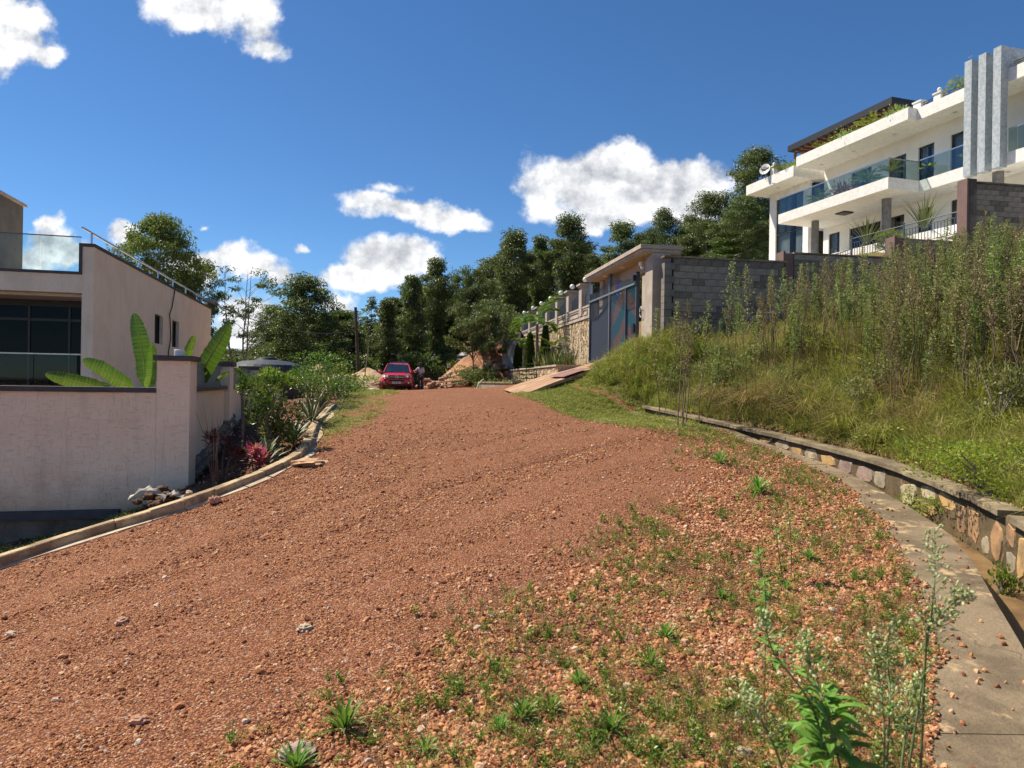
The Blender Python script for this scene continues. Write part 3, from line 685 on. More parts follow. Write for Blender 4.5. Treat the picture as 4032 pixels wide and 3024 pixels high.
agave(1225, 1612, 14.6, .78, 30, 'tallest variegated agave with long upright leaves near the kerb end', 3)
tiP = leafmat('cordyline_leaf', [(.35, .02, .06), (.55, .04, .12), (.65, .12, .18), (.16, .10, .06)], .4, .3)
tiD = leafmat('dark_red_leaf', [(.06, .008, .012), (.11, .012, .02), (.16, .02, .03)], .4, .25)
def cordyline(px, py, Y, stems, m, lab, L=.2, seed=0):
    g = np.random.default_rng(seed); p = P(px, py, Y); p[2] = Hz(p[0], p[1])
    r = thing('cordyline', lab, 'plant', p)
    sm = MB(); lv = MB()
    for (ox, oy, h) in stems:
        tp = p + [ox, oy, h]; mid = (p + tp) / 2 + g.uniform(-.03, .03, 3)
        sm.tube([p + [ox * .3, oy * .3, -.05], mid, tp], [.012, .010, .008], 6)
        n = 26; ti_ = g.uniform(0, 1, n); Pp = tp + np.stack([0 * ti_, 0 * ti_, -ti_ * .18], 1)
        a = g.uniform(0, 6.28, n); el = g.uniform(-.1, 1.2, n) * (1 - ti_ * .6)
        D = np.stack([np.cos(a) * np.cos(el), np.sin(a) * np.cos(el), np.sin(el)], 1)
        lv.leaves(Pp, D, g.uniform(.6, 1.1, n) * L, L * .26, g.uniform(0, 1, n), up=np.tile([0, 0, 1.], (n, 1)))
    obj('stem', sm, barkR, r); obj('foliage', lv, m, r)
cordyline(1007, 1822, 10.5, [(0, 0, .42), (.05, .05, .30), (-.09, .02, .34), (.10, -.02, .30)], tiP, 'bright pink cordyline standing in front of the first agave', .2, 1)
cordyline(872, 1850, 10.3, [(-.1, 0, .75), (.02, .1, .62), (-.2, .05, .68), (.2, .0, .5), (.28, .05, .42), (.12, .12, .55)], tiD, 'dark red leafy shrub in the shade beside the corner pier', .17, 2)
cordyline(1085, 1655, 12.0, [(0, 0, .55), (.1, 0, .45), (-.05, 0, .4)], leafmat('red_leaf', [(.22, .02, .03), (.35, .04, .06), (.12, .05, .03)]), 'small red shrub leaning between the green bush and the agaves', .15, 3)
def shrub(name, lab, p, Rx, Rz, n, lsz, m, seed, zc=None, trunk=True, cat='shrub', group=None, blobs=9, holes=.0):
    """bush: stems, leaf clusters at their ends spread through a lumpy volume"""
    g = np.random.default_rng(seed); p = np.array(p, float); zc = Rz if zc is None else zc
    r = thing(name, lab, cat, p, group); sm = MB(); lv = MB()
    for i in range(blobs):
        a = i * 2.4 + g.uniform(-.4, .4); rr = math.sqrt(g.uniform(.05, 1)) * Rx * .75; h = zc + g.uniform(-.75, .75) * Rz
        c = p + [rr * math.cos(a), rr * math.sin(a), h]
        sm.tube([p + [0, 0, -.05], p + [rr * .3 * math.cos(a), rr * .3 * math.sin(a), h * .5], c], [.02, .013, .005], 5)
        k = n // blobs; q = g.standard_normal((k, 3)); q /= np.linalg.norm(q, axis=1)[:, None]; q *= (g.uniform(.25, 1, (k, 1)) ** .5) * np.array([Rx * .5, Rx * .5, Rz * .42])
        D = q + g.standard_normal((k, 3)) * .25 * Rx + [0, 0, .1]
        lv.leaves(c + q, D, g.uniform(.7, 1.2, k) * lsz, lsz * .42, np.clip(g.uniform(.0, .6, k) + g.uniform(0, .4), 0, 1))
    obj('stem', sm, barkM, r); obj('foliage', lv, m, r); return r
shM = leafmat('bush_leaf', [(.012, .035, .010), (.03, .075, .014), (.07, .15, .02), (.13, .22, .03)], .35, .3, .5)
shL = leafmat('fresh_leaf', [(.05, .10, .02), (.12, .21, .03), (.24, .34, .05)], .35, .4, .4)
def gp(px, py, Y):
    p = P(px, py, Y); p[2] = Hz(p[0], p[1]); return p
shrub('green_bush', 'large glossy green bush with yellow-green shoots against the pink wall', gp(1065, 1665, 12.0), .46, .58, 2400, .07, shM, 5, .78, blobs=16)
shrub('green_bush', 'yellow-green leafy branches on top of the large bush by the fence', gp(1080, 1640, 12.4), .34, .2, 800, .085, shL, 6, 1.35, blobs=9)
shrub('green_bush', 'dark leafy bush at the second pier of the pink wall', gp(955, 1650, 13.2), .16, .25, 420, .07, shM, 8, 1.2, blobs=7)
shrub('green_bush', 'low dark green bush behind the tallest agave', gp(1265, 1590, 17.0), .75, .42, 2200, .07, shM, 9, .45, blobs=14)
shrub('green_bush', 'spreading bush with thin pale stems in front of the third pier', gp(1225, 1580, 18.2), .75, .42, 1500, .085, leafmat('mid_leaf', [(.02, .06, .012), (.05, .12, .02), (.10, .19, .03)]), 10, .95, blobs=13)
shrub('green_bush', 'leafy bush next to the kerb end before the sand piles', gp(1335, 1572, 19.5), .55, .35, 1200, .08, leafmat('mid_leaf2', [(.025, .07, .015), (.06, .13, .02), (.13, .20, .04)]), 11, .6, blobs=10)
shrub('purple_shrub', 'small shrub with dark red leaves beside the sand pile', gp(1312, 1560, 20.5), .35, .25, 400, .09, tiD, 12, .85, blobs=6)
shrub('green_bush', 'bright green weedy bush at the foot of the left sand pile', gp(1390, 1548, 24.5), .8, .30, 1500, .08, shL, 13, .4, blobs=12)
# ------------------------------------------------------------------ debris sack by the pier
def debris():
    p = gp(650, 1975, 9.7)
    r = thing('soil_heap', 'dark heap of clods in a torn white sack between pier and kerb', 'heap', p)
    mb = MB(); g = np.random.default_rng(4)
    for i in range(60):
        a = g.uniform(0, 6.28); rr = g.uniform(0, .42); mb.rock(p + [rr * math.cos(a), rr * .55 * math.sin(a), max(0, .23 - rr * .45) * g.uniform(.5, 1.1)], g.uniform(.03, .075), i, 1)
    obj('clods', mb, soilM, r, kind='stuff')
    wm = mat('torn_white_sack', (.55, .50, .44), (.34, .28, .22), 6, .7)
    for k, (x, y, z, l) in enumerate([(-.12, -.28, .10, .5), (.18, -.2, .1, .3)]):
        V = []; m_ = 9
        for i in range(m_):
            for j in range(3):
                V.append(p + [x + (i / (m_ - 1) - .5) * l, y + j * .035 + .02 * math.sin(i * 2.1), z + .14 * math.sin(i / (m_ - 1) * 3.1) * (1 if k == 0 else .5) + .02 * math.sin(i * 3 + j) + j * .02])
        obj('sack_cloth', MB().add(V, [[i * 3 + j, i * 3 + j + 1, i * 3 + j + 4, i * 3 + j + 3] for i in range(m_ - 1) for j in range(2)]), wm, r)
    b = thing('concrete_chip', 'small pale block of broken concrete on the kerb beside the soil heap', 'block', gp(744, 1935, 9.5))
    q = P(744, 1940, 9.4); obj('chip', MB().rock(q, .05, 3, 1), mat('pale_chip', (.50, .40, .28), (.38, .29, .2), 4, .9), b)
    s1 = thing('stone', 'rounded reddish stone resting against the kerb face', 'stone', gp(845, 1950, 9.2))
    q = gp(845, 1950, 9.15); obj('stone_body', MB().rock(q + [0, 0, .04], .075, 8, 2), mat('red_stone', (.36, .17, .10), (.5, .3, .2), 8, .9, .004, 60), s1)
    s2 = thing('flat_stone', 'flat pale orange stone slab on the road edge below the kerb bend', 'stone', gp(1210, 1812, 11.2))
    q = gp(1222, 1806, 10.6); g = MB().rock((0, 0, 0), .26, 5, 2, .22); g.v[0] = g.v[0] + q + [0, 0, .03]
    obj('stone_body', g, mat('orange_stone', (.56, .33, .18), (.45, .27, .15), 5, .85, .006, 40), s2)
debris()
# ================================================================== drain on the right: concrete strip, stone wall with coping
def ribbon(mb, A, Bp, zt, zb):
    """solid band between two plan lines A and Bp (n,2) with top heights zt and bottom zb"""
    n = len(A); V = []
    for i in range(n):
        V += [(A[i][0], A[i][1], zb[i]), (A[i][0], A[i][1], zt[i]), (Bp[i][0], Bp[i][1], zt[i]), (Bp[i][0], Bp[i][1], zb[i])]
    f = [[i * 4 + j, (i + 1) * 4 + j, (i + 1) * 4 + (j + 1) % 4, i * 4 + (j + 1) % 4] for i in range(n - 1) for j in range(4)]
    f += [[0, 1, 2, 3], [(n - 1) * 4 + k for k in (3, 2, 1, 0)]]
    mb.add(V, f); return mb
def line(pl, ys): return np.c_[xat(pl, ys), ys]
def smooth_(a, k=2):
    a = a.copy()
    for _ in range(k): a[1:-1] = (a[:-2] + 2 * a[1:-1] + a[2:]) / 4
    return a
def stained(name, c1, c2, c3):
    m = bpy.data.materials.new(name); m.use_nodes = True; t = NT(m.node_tree)
    tc = t.n('TexCoord').outputs['Object']
    c = t.mix(t.smooth(t.noise(tc, 1.6, 7, .62), .42, .60), c1, c2)
    c = t.mix(t.smooth(t.noise(tc, 2.1, 9, .68), .57, .64), c, c3)
    c = t.mix(t.m('MULTIPLY', t.smooth(t.noise(tc, 70, 3, .6), .5, .7), .35), c, tuple(x * .4 for x in c2))
    cr = t.n('TexVoronoi', {'Vector': t.n('VectorMath', {0: tc, 1: t.n('VectorMath', {0: t.n('TexNoise', {'Vector': tc, 'Scale': 4.0}).outputs['Color'], 'Scale': .5}, operation='SCALE').outputs[0]}, operation='ADD').outputs[0], 'Scale': .55}, feature='DISTANCE_TO_EDGE').outputs[0]
    c = t.mix(t.m('MULTIPLY', t.smooth(cr, .008, .002), .35), c, tuple(x * .4 for x in c2))
    b = t.n('Bump', {'Strength': 1, 'Distance': .012, 'Height': t.m('ADD', t.noise(tc, 35, 6, .7), t.m('MULTIPLY', t.smooth(cr, 0, .01), .2))})
    bs = t.n('BsdfPrincipled', {'Base Color': c, 'Roughness': .88, 'Specular IOR Level': .2, 'Normal': b.outputs[0]})
    t.n('OutputMaterial', {0: bs.outputs[0]}); MATS[name] = m; return m
stripM = stained('stained_strip_concrete', (.27, .205, .13), (.165, .125, .08), (.50, .36, .20))
copM = stained('coping_concrete', (.30, .24, .155), (.17, .135, .09), (.42, .33, .20))
mortM = stained('dirty_mortar', (.17, .125, .07), (.09, .07, .04), (.26, .19, .11))
wetM = mat('wet_channel_floor', (.12, .075, .035), (.24, .15, .07), 2.5, .45, .006, 20)
def drain():
    root = thing('drain_channel', 'roadside storm drain with a broad concrete edge strip on the right', 'drain', (3.5, 6, 0))
    ys = np.arange(1.0, 18.9, .25); zs = H0(line(SO, ys)[:, 0], ys) * 0 + np.array([H0(np.array([x]), np.array([y]))[0] for x, y in line(SO, ys)])
    a = smooth_(line(SO, ys)); b = smooth_(line(SI, ys)); a[:, 0] += .08 * np.array([vn(np.array([y * 2.]), np.array([0.]), 2)[0] for y in ys]); 
    zt = zs + .012; i = 0; cuts = [0, 9, 20, 29, 40, 52, len(ys) - 1]
    for c0, c1 in zip(cuts[:-1], cuts[1:]):
        s_ = slice(c0, c1 + 1); aa, bb = a[s_].copy(), b[s_].copy(); dlt = (aa[-1] - aa[-2]) * .03; aa[-1] -= dlt; bb[-1] -= dlt
        obj('edge_slab', ribbon(MB(), aa, bb, zt[s_] + rng.uniform(-.006, .006), zs[s_] - .5), stripM, root)
    dep = np.interp(ys, [0, 4, 7, 10, 12, 15, 19], [.42, .40, .34, .24, .14, .06, .03])
    obj('channel_floor', ribbon(MB(), b + [.0, 0], smooth_(line(WL, ys)), zs - dep, zs - dep - .3), wetM, root)
    # wall
    wr = thing('stone_retaining_wall', 'rubble stone retaining wall with broken concrete coping at the foot of the bank', 'wall', (5, 7, .2))
    w0 = smooth_(line(WL, ys)); nrm = np.gradient(w0, axis=0); nrm = np.c_[nrm[:, 1], -nrm[:, 0]]; nrm /= np.linalg.norm(nrm, axis=1)[:, None]
    wz = np.interp(ys, WL[:len(WZ), 1], WZ)
    obj('mortar_core', ribbon(MB(), w0 + nrm * .02, w0 + nrm * .40, wz - .065, wz - 1.0), mortM, wr)
    stones = [mat('rubble_' + n, c1, c2, 5, .85, .01, 30) for n, c1, c2 in (('ochre', (.56, .35, .14), (.30, .20, .10)), ('mauve', (.40, .28, .23), (.22, .16, .13)), ('grey', (.38, .32, .23), (.20, .165, .115)), ('cream', (.56, .46, .31), (.28, .22, .15)), ('rust', (.44, .25, .12), (.24, .15, .08)))]
    seg = np.linalg.norm(np.diff(w0, axis=0), axis=1); S = np.r_[0, np.cumsum(seg)]; g = np.random.default_rng(12); s0 = 1.5
    while s0 < S[-1] - 1:
        wd = g.uniform(.26, .56); sc_ = s0 + wd / 2; x = np.interp(sc_, S, w0[:, 0]); y = np.interp(sc_, S, w0[:, 1])
        nx = np.interp(sc_, S, nrm[:, 0]); ny = np.interp(sc_, S, nrm[:, 1]); top = np.interp(sc_, S, wz) - .09
        zsb = np.interp(sc_, S, zs - dep); hh = top - zsb
        rows = 2 if hh > .42 and g.uniform() < .3 else 1
        if hh < .10: s0 += wd; continue
        zc0 = zsb
        for r_ in range(rows):
            h = hh / rows * (g.uniform(.85, 1.0) if rows == 1 else 1)
            k = 9; an = np.sort(np.arange(k) * 2 * math.pi / k + g.uniform(-.28, .28, k)); V = []; rj = g.uniform(.74, 1.06, k)
            tx, ty = -ny, nx
            lean_ = g.uniform(-.12, .12)
            for ring, (sc2, out) in enumerate(((1.0, .06), (.95, -.005), (.74, -.028 - g.uniform(0, .02)))):
                for aj, a_ in enumerate(an):
                    q = abs(math.cos(a_)) ** .6 * math.copysign(1, math.cos(a_)), abs(math.sin(a_)) ** .6 * math.copysign(1, math.sin(a_))
                    jx = rj[aj]; zz_ = q[1] * h * .54 * sc2 * jx; q = (q[0] + lean_ * q[1], q[1])
                    V.append((x + tx * q[0] * wd * .56 * sc2 * jx + nx * (out + .05), y + ty * q[0] * wd * .56 * sc2 * jx + ny * (out + .05), zc0 + h / 2 + zz_ + ring * g.uniform(-.008, .008)))
            f = [[r2 * k + j, r2 * k + (j + 1) % k, (r2 + 1) * k + (j + 1) % k, (r2 + 1) * k + j] for r2 in range(2) for j in range(k)] + [[2 * k + j for j in range(k)]]
            obj('stone', MB().add(V, f), stones[g.integers(0, 5)], wr)
            zc0 += h
        s0 += wd
    cuts = [0, 7, 12, 17, 23, 24, 28, 34, 40, 47, 54, 62, len(ys) - 1]
    for n_, (c0, c1) in enumerate(zip(cuts[:-1], cuts[1:])):
        if c1 - c0 < 2: continue
        s_ = slice(c0, c1 + 1); aa = (w0 + nrm * -.05)[s_].copy(); bb = (w0 + nrm * .34)[s_].copy(); aa[0] += (aa[1] - aa[0]) * .06; bb[0] += (bb[1] - bb[0]) * .06
        aa += g.uniform(-.012, .012, aa.shape)
        dz = g.uniform(-.015, .012)
        obj('coping_slab', ribbon(MB(), aa, bb, wz[s_] + dz, wz[s_] - .062 + dz), copM, wr)
drain()
# ================================================================== gate, stone wall and ramp
GO = np.array([3.139, 28, 0]); GS = np.array([-.166, 1, 0]) / math.hypot(.166, 1); GV = np.array([GS[1], -GS[0], 0])
GF = Frame(GO, GS, GV)                   # u: away along the wall, v: into the compound
beige = mat('beige_render', (.47, .40, .33), (.36, .31, .26), 2.2, .85, .006, 90)
soff = mat('bounce_lit_soffit', (.46, .37, .28), (.42, .33, .25), 2, .8)  # warm light bounced up from the ground is mixed into this colour
gateM = bpy.data.materials.new('gate_paint'); gateM.use_nodes = True; t = NT(gateM.node_tree)
tc = t.n('TexCoord').outputs['Object']; sp = t.n('SeparateXYZ', {0: tc}).outputs
# painted chevrons: brown and teal bands climbing to a peak on the right leaf
yv = t.m('SUBTRACT', 0.0, sp[1])          # grows towards the camera
pk = t.m('ABSOLUTE', t.m('SUBTRACT', yv, 4.15))
ph = t.m('ADD', t.m('MULTIPLY', t.m('ADD', sp[2], t.m('MULTIPLY', pk, .62)), 1.9), t.m('MULTIPLY', t.noise(tc, 1.6, 3, .5), 1.0))
band = t.m('SINE', t.m('MULTIPLY', ph, 2.9))
colr = t.mix(t.smooth(band, -.35, .45), (.030, .125, .165), (.175, .115, .11))
rt = t.smooth(t.m('ADD', yv, t.m('MULTIPLY', t.noise(tc, 2.5, 3, .5), .5)), 2.9, 3.35)
c = t.mix(rt, (.07, .09, .12), colr)
blu = t.smooth(t.n('VectorMath', {0: tc, 1: (.55, -3.55, 2.45)}, operation='DISTANCE').outputs['Value'], .40, .15)
c = t.mix(blu, c, (.04, .05, .42))
bs = t.n('BsdfPrincipled', {'Base Color': c, 'Roughness': .5, 'Metallic': .1}); t.n('OutputMaterial', {0: bs.outputs[0]})
gateG = mat('gate_blue_grey', (.06, .08, .11), (.05, .065, .09), 5, .5)
clad = bpy.data.materials.new('yellow_split_stone'); clad.use_nodes = True; t = NT(clad.node_tree)
tc = t.n('TexCoord').outputs['Object']; a_ = t.n('Attribute', attribute_name='rnd').outputs['Fac']
c = t.ramp(a_, [(0, (.30, .22, .14)), (.3, (.50, .38, .22)), (.7, (.62, .50, .31)), (1, (.70, .60, .42))])
c = t.mix(t.smooth(t.noise(t.n('Mapping', {'Vector': tc, 'Scale': (9, 9, 2.2)}).outputs[0], 3, 5, .7), .45, .75), c, (.30, .22, .15))
bs = t.n('BsdfPrincipled', {'Base Color': c, 'Roughness': .85}); t.n('OutputMaterial', {0: bs.outputs[0]})
def cladding(mb, fr, u0, u1, z0, z1, v, seed, cell=.30, zfun=None):
    """irregular interlocking split stones, each its own raised facet"""
    g = np.random.default_rng(seed); nu = max(1, int((u1 - u0) / (cell * .62))); nz = max(1, int((z1 - z0) / cell))
    U = np.linspace(u0, u1, nu + 1); off = g.uniform(-.3, .3, nu)
    for i in range(nu):
        z = z0; hs = [cell * g.uniform(.6, 1.35)]
        while z < z1 - .01:
            h = min(cell * g.uniform(.6, 1.4), z1 - z); 
            if z1 - (z + h) < .06: h = z1 - z
            a, b = U[i] + .012, U[i + 1] - .012; ja = g.uniform(-.03, .03, 4); d = g.uniform(.012, .045)
            q = [(a + ja[0], z + .012), (b + ja[1], z + .012), (b + ja[2], z + h - .012), (a + ja[3], z + h - .012)]
            cu = sum(p[0] for p in q) / 4; cz = sum(p[1] for p in q) / 4
            V = [(p[0], v, p[1]) for p in q] + [(cu + (p[0] - cu) * .8, v - d, cz + (p[1] - cz) * .85) for p in q]
            mb.add(V, [[0, 1, 5, 4], [1, 2, 6, 5], [2, 3, 7, 6], [3, 0, 4, 7], [4, 5, 6, 7]], g.uniform(0, 1)); z += h
    return mb
def fence_bar_top(u, L):               # wavy top of gate and fence bars, u from far end
    return 0
GU = [0, -1, -2.0, -2.60, -3.4, -4.38, -5.0, -5.55]
GT = [5.20, 5.22, 5.42, 5.72, 5.35, 5.10, 5.14, 5.30]
GP = [4.27, 4.30, 4.55, 4.86, 4.60, 4.26, 4.27, 4.28]
def gate():
    r = thing('metal_gate', 'tall blue-grey barred metal gate with wavy top and painted teal and brown chevrons', 'gate', GF([[0, 0, 2.5]])[0])
    bars = np.arange(-.10, -5.55, -.105); me = {}
    # solid sheet below, corrugated into vertical ribs
    mb = MB(GF)
    us = np.arange(-.04, -5.55, -.0525)
    top = np.interp(-us, [-x for x in GU], GP)
    V = []
    for i, (u, tp) in enumerate(zip(us, top)):
        v = -.02 if i % 2 else .02
        V += [(u, v, 2.56), (u, v, tp)]
    mb.add(V, [[i * 2, i * 2 + 1, i * 2 + 3, i * 2 + 2] for i in range(len(us) - 1)])
    obj('sheet_panel', mb, gateM, r)
    for u in bars:
        t0 = float(np.interp(-u, [-x for x in GU], GP)) - .1; t1 = float(np.interp(-u, [-x for x in GU], GT)) + .02
        obj('bar', MB(GF).box(u - .014, u + .014, -.046, -.036, t0, t1), gateM if u < -2.6 else gateG, r)
    for u, z1 in ((-.02, 5.25), (-2.62, 5.70), (-4.46, 4.95), (-5.52, 5.3)): obj('frame_post', MB(GF).box(u - .035, u + .035, -.085, .03, 2.52, z1), greyMet if u == -2.62 else gateG, r)
    obj('frame_rail', MB(GF).box(-5.5, -.03, -.095, -.052, 4.90, 4.965), greyMet, r)
    obj('frame_rail', MB(GF).box(-5.5, -.03, -.09, .03, 2.52, 2.58), gateG, r)
    obj('lock_box', MB(GF).box(-5.50, -5.30, -.15, -.09, 3.3, 3.62), darkM, r); obj('lock_box', MB(GF).box(-5.56, -5.34, -.2, -.09, 5.0, 5.18), darkM, r)
    # post with narrow pilaster at far side
    d = thing('gate_side_panel', 'narrow dark upright panel at the far end of the gate', 'panel', GF([[.3, .1, 2.5]])[0])
    obj('panel', MB(GF).box(.04, .38, .05, .12, 2.4, 5.66), gateG, d)
    c = thing('gate_canopy', 'beige flat roofed canopy on pillars over the blue gate', 'canopy', GF([[-3, .2, 5.8]])[0])
    obj('roof_slab', MB(GF).box(-6.85, -.45, -.42, .95, 5.80, 5.92).box(-6.80, -.5, -.36, .90, 5.70, 5.797), beige, c)
    obj('soffit', MB(GF).box(-6.78, -.55, -.33, .88, 5.665, 5.698), soff, c)
    obj('beam', MB(GF).box(-6.25, -1.15, .20, .50, 5.28, 5.66), soff, c)
    obj('pillar', MB(GF).box(-6.85, -6.22, -.03, .55, 2.4, 5.66).box(-6.218, -5.86, -.0, .35, 2.4, 5.10), beige, c, label='near pillar with a stepped inner edge')
    obj('pillar', MB(GF).box(-1.15, -.75, .12, .55, 2.4, 5.66), soff, c, label='far pillar in the shade')
    for k, u in enumerate((-2.2, -4.2)):
        l = obj('ceiling_lamp', MB(GF).lathe([(.09, -.03), (.10, -.0)], (u, -.1, 5.66), 14), mat('lamp_cream', (.8, .75, .62), None, 3, .5), c)
    l = thing('wall_lamp', 'small round white lamp on the near pillar under the canopy', 'lamp', GF([[-6.1, -.1, 5.4]])[0])
    obj('globe', MB(GF).ball((-6.05, -.12, 5.46), .085, 10), MATS['lamp_cream'], l, smooth=True); obj('bracket', MB(GF).ball((-6.12, -.1, 5.33), .06, 8), whiteM, l)
    h = thing('white_rope', 'coil of white cord hanging on the near gate pillar', 'rope', GF([[-5.95, -.1, 3.9]])[0])
    obj('coil', MB(GF).tube([(-5.95 + .1 * math.cos(a), -.06, 3.95 + .17 * math.sin(a)) for a in np.linspace(0, 6.0, 16)], .012, 5), whiteM, h)
gate()
def stonewall():
    r = thing('stone_fence_wall', 'yellow split-stone wall with beige rail course and wavy blue fence panels beyond the gate', 'wall', GF([[5, 0, 2.5]])[0])
    obj('wall_core', MB(GF).box(.1, 16.4, .03, .30, 1.4, 4.33), mat('clad_mortar', (.42, .33, .21), (.32, .25, .16), 4, .9), r)
    s = cladding(MB(GF), GF, .12, 16.35, 2.2, 4.31, .028, 3, .26)
    obj('stone_cladding', s, clad, r, kind='stuff')
    obj('rail_course', MB(GF).box(.08, 16.4, -.05, .34, 4.333, 4.44).box(.12, 16.4, -.01, .30, 4.44, 4.80).box(.08, 16.4, -.04, .33, 4.80, 4.87), beige, r)
    pu = [1.5, 3.75, 6.0, 8.3, 10.6, 13.0, 15.8]
    prev = .4
    for i, u in enumerate(pu):
        p = obj('pier', MB(GF).box(u - .22, u + .22, -.07, .37, 4.50, 5.72), beige, r)
        obj('pier_cap', MB(GF).box(u - .27, u + .27, -.12, .42, 5.722, 5.78).box(u - .32, u + .32, -.17, .47, 5.783, 5.86), beige, p)
        # recessed panels in the rail course
        a, b = prev + .12, u - .34
        obj('course_panel', MB(GF).box(a, b, -.045, -.012, 4.50, 4.53).box(a, b, -.045, -.012, 4.71, 4.74).box(a, a + .03, -.045, -.012, 4.53, 4.71).box(b - .03, b, -.045, -.012, 4.53, 4.71), beige, r)
        # fence panel between piers with a swooping top
        a, b = prev + .02, u - .24; n = 16
        fm = MB(GF); V = []
        for k in range(n * 2 + 1):
            x = a + (b - a) * k / (2 * n); tz = 5.05 + .30 * (1 - k / (2 * n)) ** 1.3; V += [(x, .12 + (.012 if k % 2 else -.012), 4.90), (x, .12 + (.012 if k % 2 else -.012), tz)]
        fm.add(V, [[k * 2, k * 2 + 1, k * 2 + 3, k * 2 + 2] for k in range(n * 2)])
        fp = obj('fence_panel', fm, gateG, r)
        for k in range(n):
            x = a + (b - a) * (k + .5) / n; obj('bar', MB(GF).box(x - .018, x + .018, .085, .105, 4.9, 5.35 + .62 * abs(1 - k / n) ** 1.5), gateG, fp)
        prev = u + .24
        l = thing('globe_lamp', ['round white globe lamp on the pier nearest the gate', 'round white globe lamp on the second pier from the gate', 'round white globe lamp on the third pier from the gate', 'round white globe lamp on the fourth pier from the gate', 'round white globe lamp on the fifth pier from the gate, above the palm', 'round white globe lamp on the sixth pier from the gate', 'round white globe lamp on the farthest fence pier'][i], 'lamp', GF([[u, .15, 5.86]])[0], 'globe lamps on the fence piers')
        obj('globe', MB(GF).ball((u, .15, 6.07), .115, 14), mat('opal_globe', (.82, .80, .70), None, 3, .25), l, smooth=True)
        obj('stem', MB(GF).lathe([(.07, 5.862), (.045, 5.90), (.04, 5.96)], (u, .15, 0), 10), darkM, l)
stonewall()
def planter():
    r = thing('planter_wall', 'low yellow split-stone planter in front of the stone wall', 'planter', GF([[6, -1.5, 1.8]])[0])
    obj('front_core', MB(GF).box(-1.2, 13.9, -1.62, -1.45, .9, 2.30), MATS['clad_mortar'], r)
    obj('stone_cladding', cladding(MB(GF), GF, -1.2, 13.9, 1.3, 2.28, -1.622, 7, .26), clad, r, kind='stuff')
    obj('planter_coping', MB(GF).box(-1.25, 13.95, -1.70, -1.38, 2.302, 2.37), beige, r)
    obj('side_wall', MB(GF).box(-1.2, -1.02, -1.44, .0, .9, 2.30), beige, r)
    obj('side_coping', MB(GF).box(-1.25, -.95, -1.37, .0, 2.302, 2.365), beige, r)
    obj('planter_soil', MB(GF).box(-1.0, 13.8, -1.43, .02, 1.2, 2.22), soilM, r)
    l = thing('low_garden_wall', 'low stained concrete garden wall along the road before the ramp', 'wall', GF([[9, -3.2, 1.4]])[0])
    A = [P(1905, 1530, 33.0), P(1905, 1530, 33.0)]
    p0 = P(1885, 1533, 33); p1 = P(2020, 1520, 27.5); d = (p1 - p0); d[2] = 0; L = np.linalg.norm(d); d /= L; n = np.array([-d[1], d[0], 0])
    fr = Frame(p0, d, n)
    obj('wall_body', MB(fr).box(0, L, 0, .25, .8, 1.62), concM, l); obj('wall_top', MB(fr).box(-.03, L + .03, -.04, .29, 1.623, 1.69), copM, l)
    w2 = thing('curved_pipe', 'bent white plastic pipe sticking out of the rubble beside the garden wall', 'pipe', P(1878, 1530, 32.5))
    obj('pipe', MB().tube([P(1876, 1534, 32.5), P(1884, 1512, 32.6), P(1895, 1500, 32.8), P(1904, 1494, 33)], .035, 7), mat('dirty_white_pipe', (.6, .55, .45), None, 5, .6), w2)
planter()
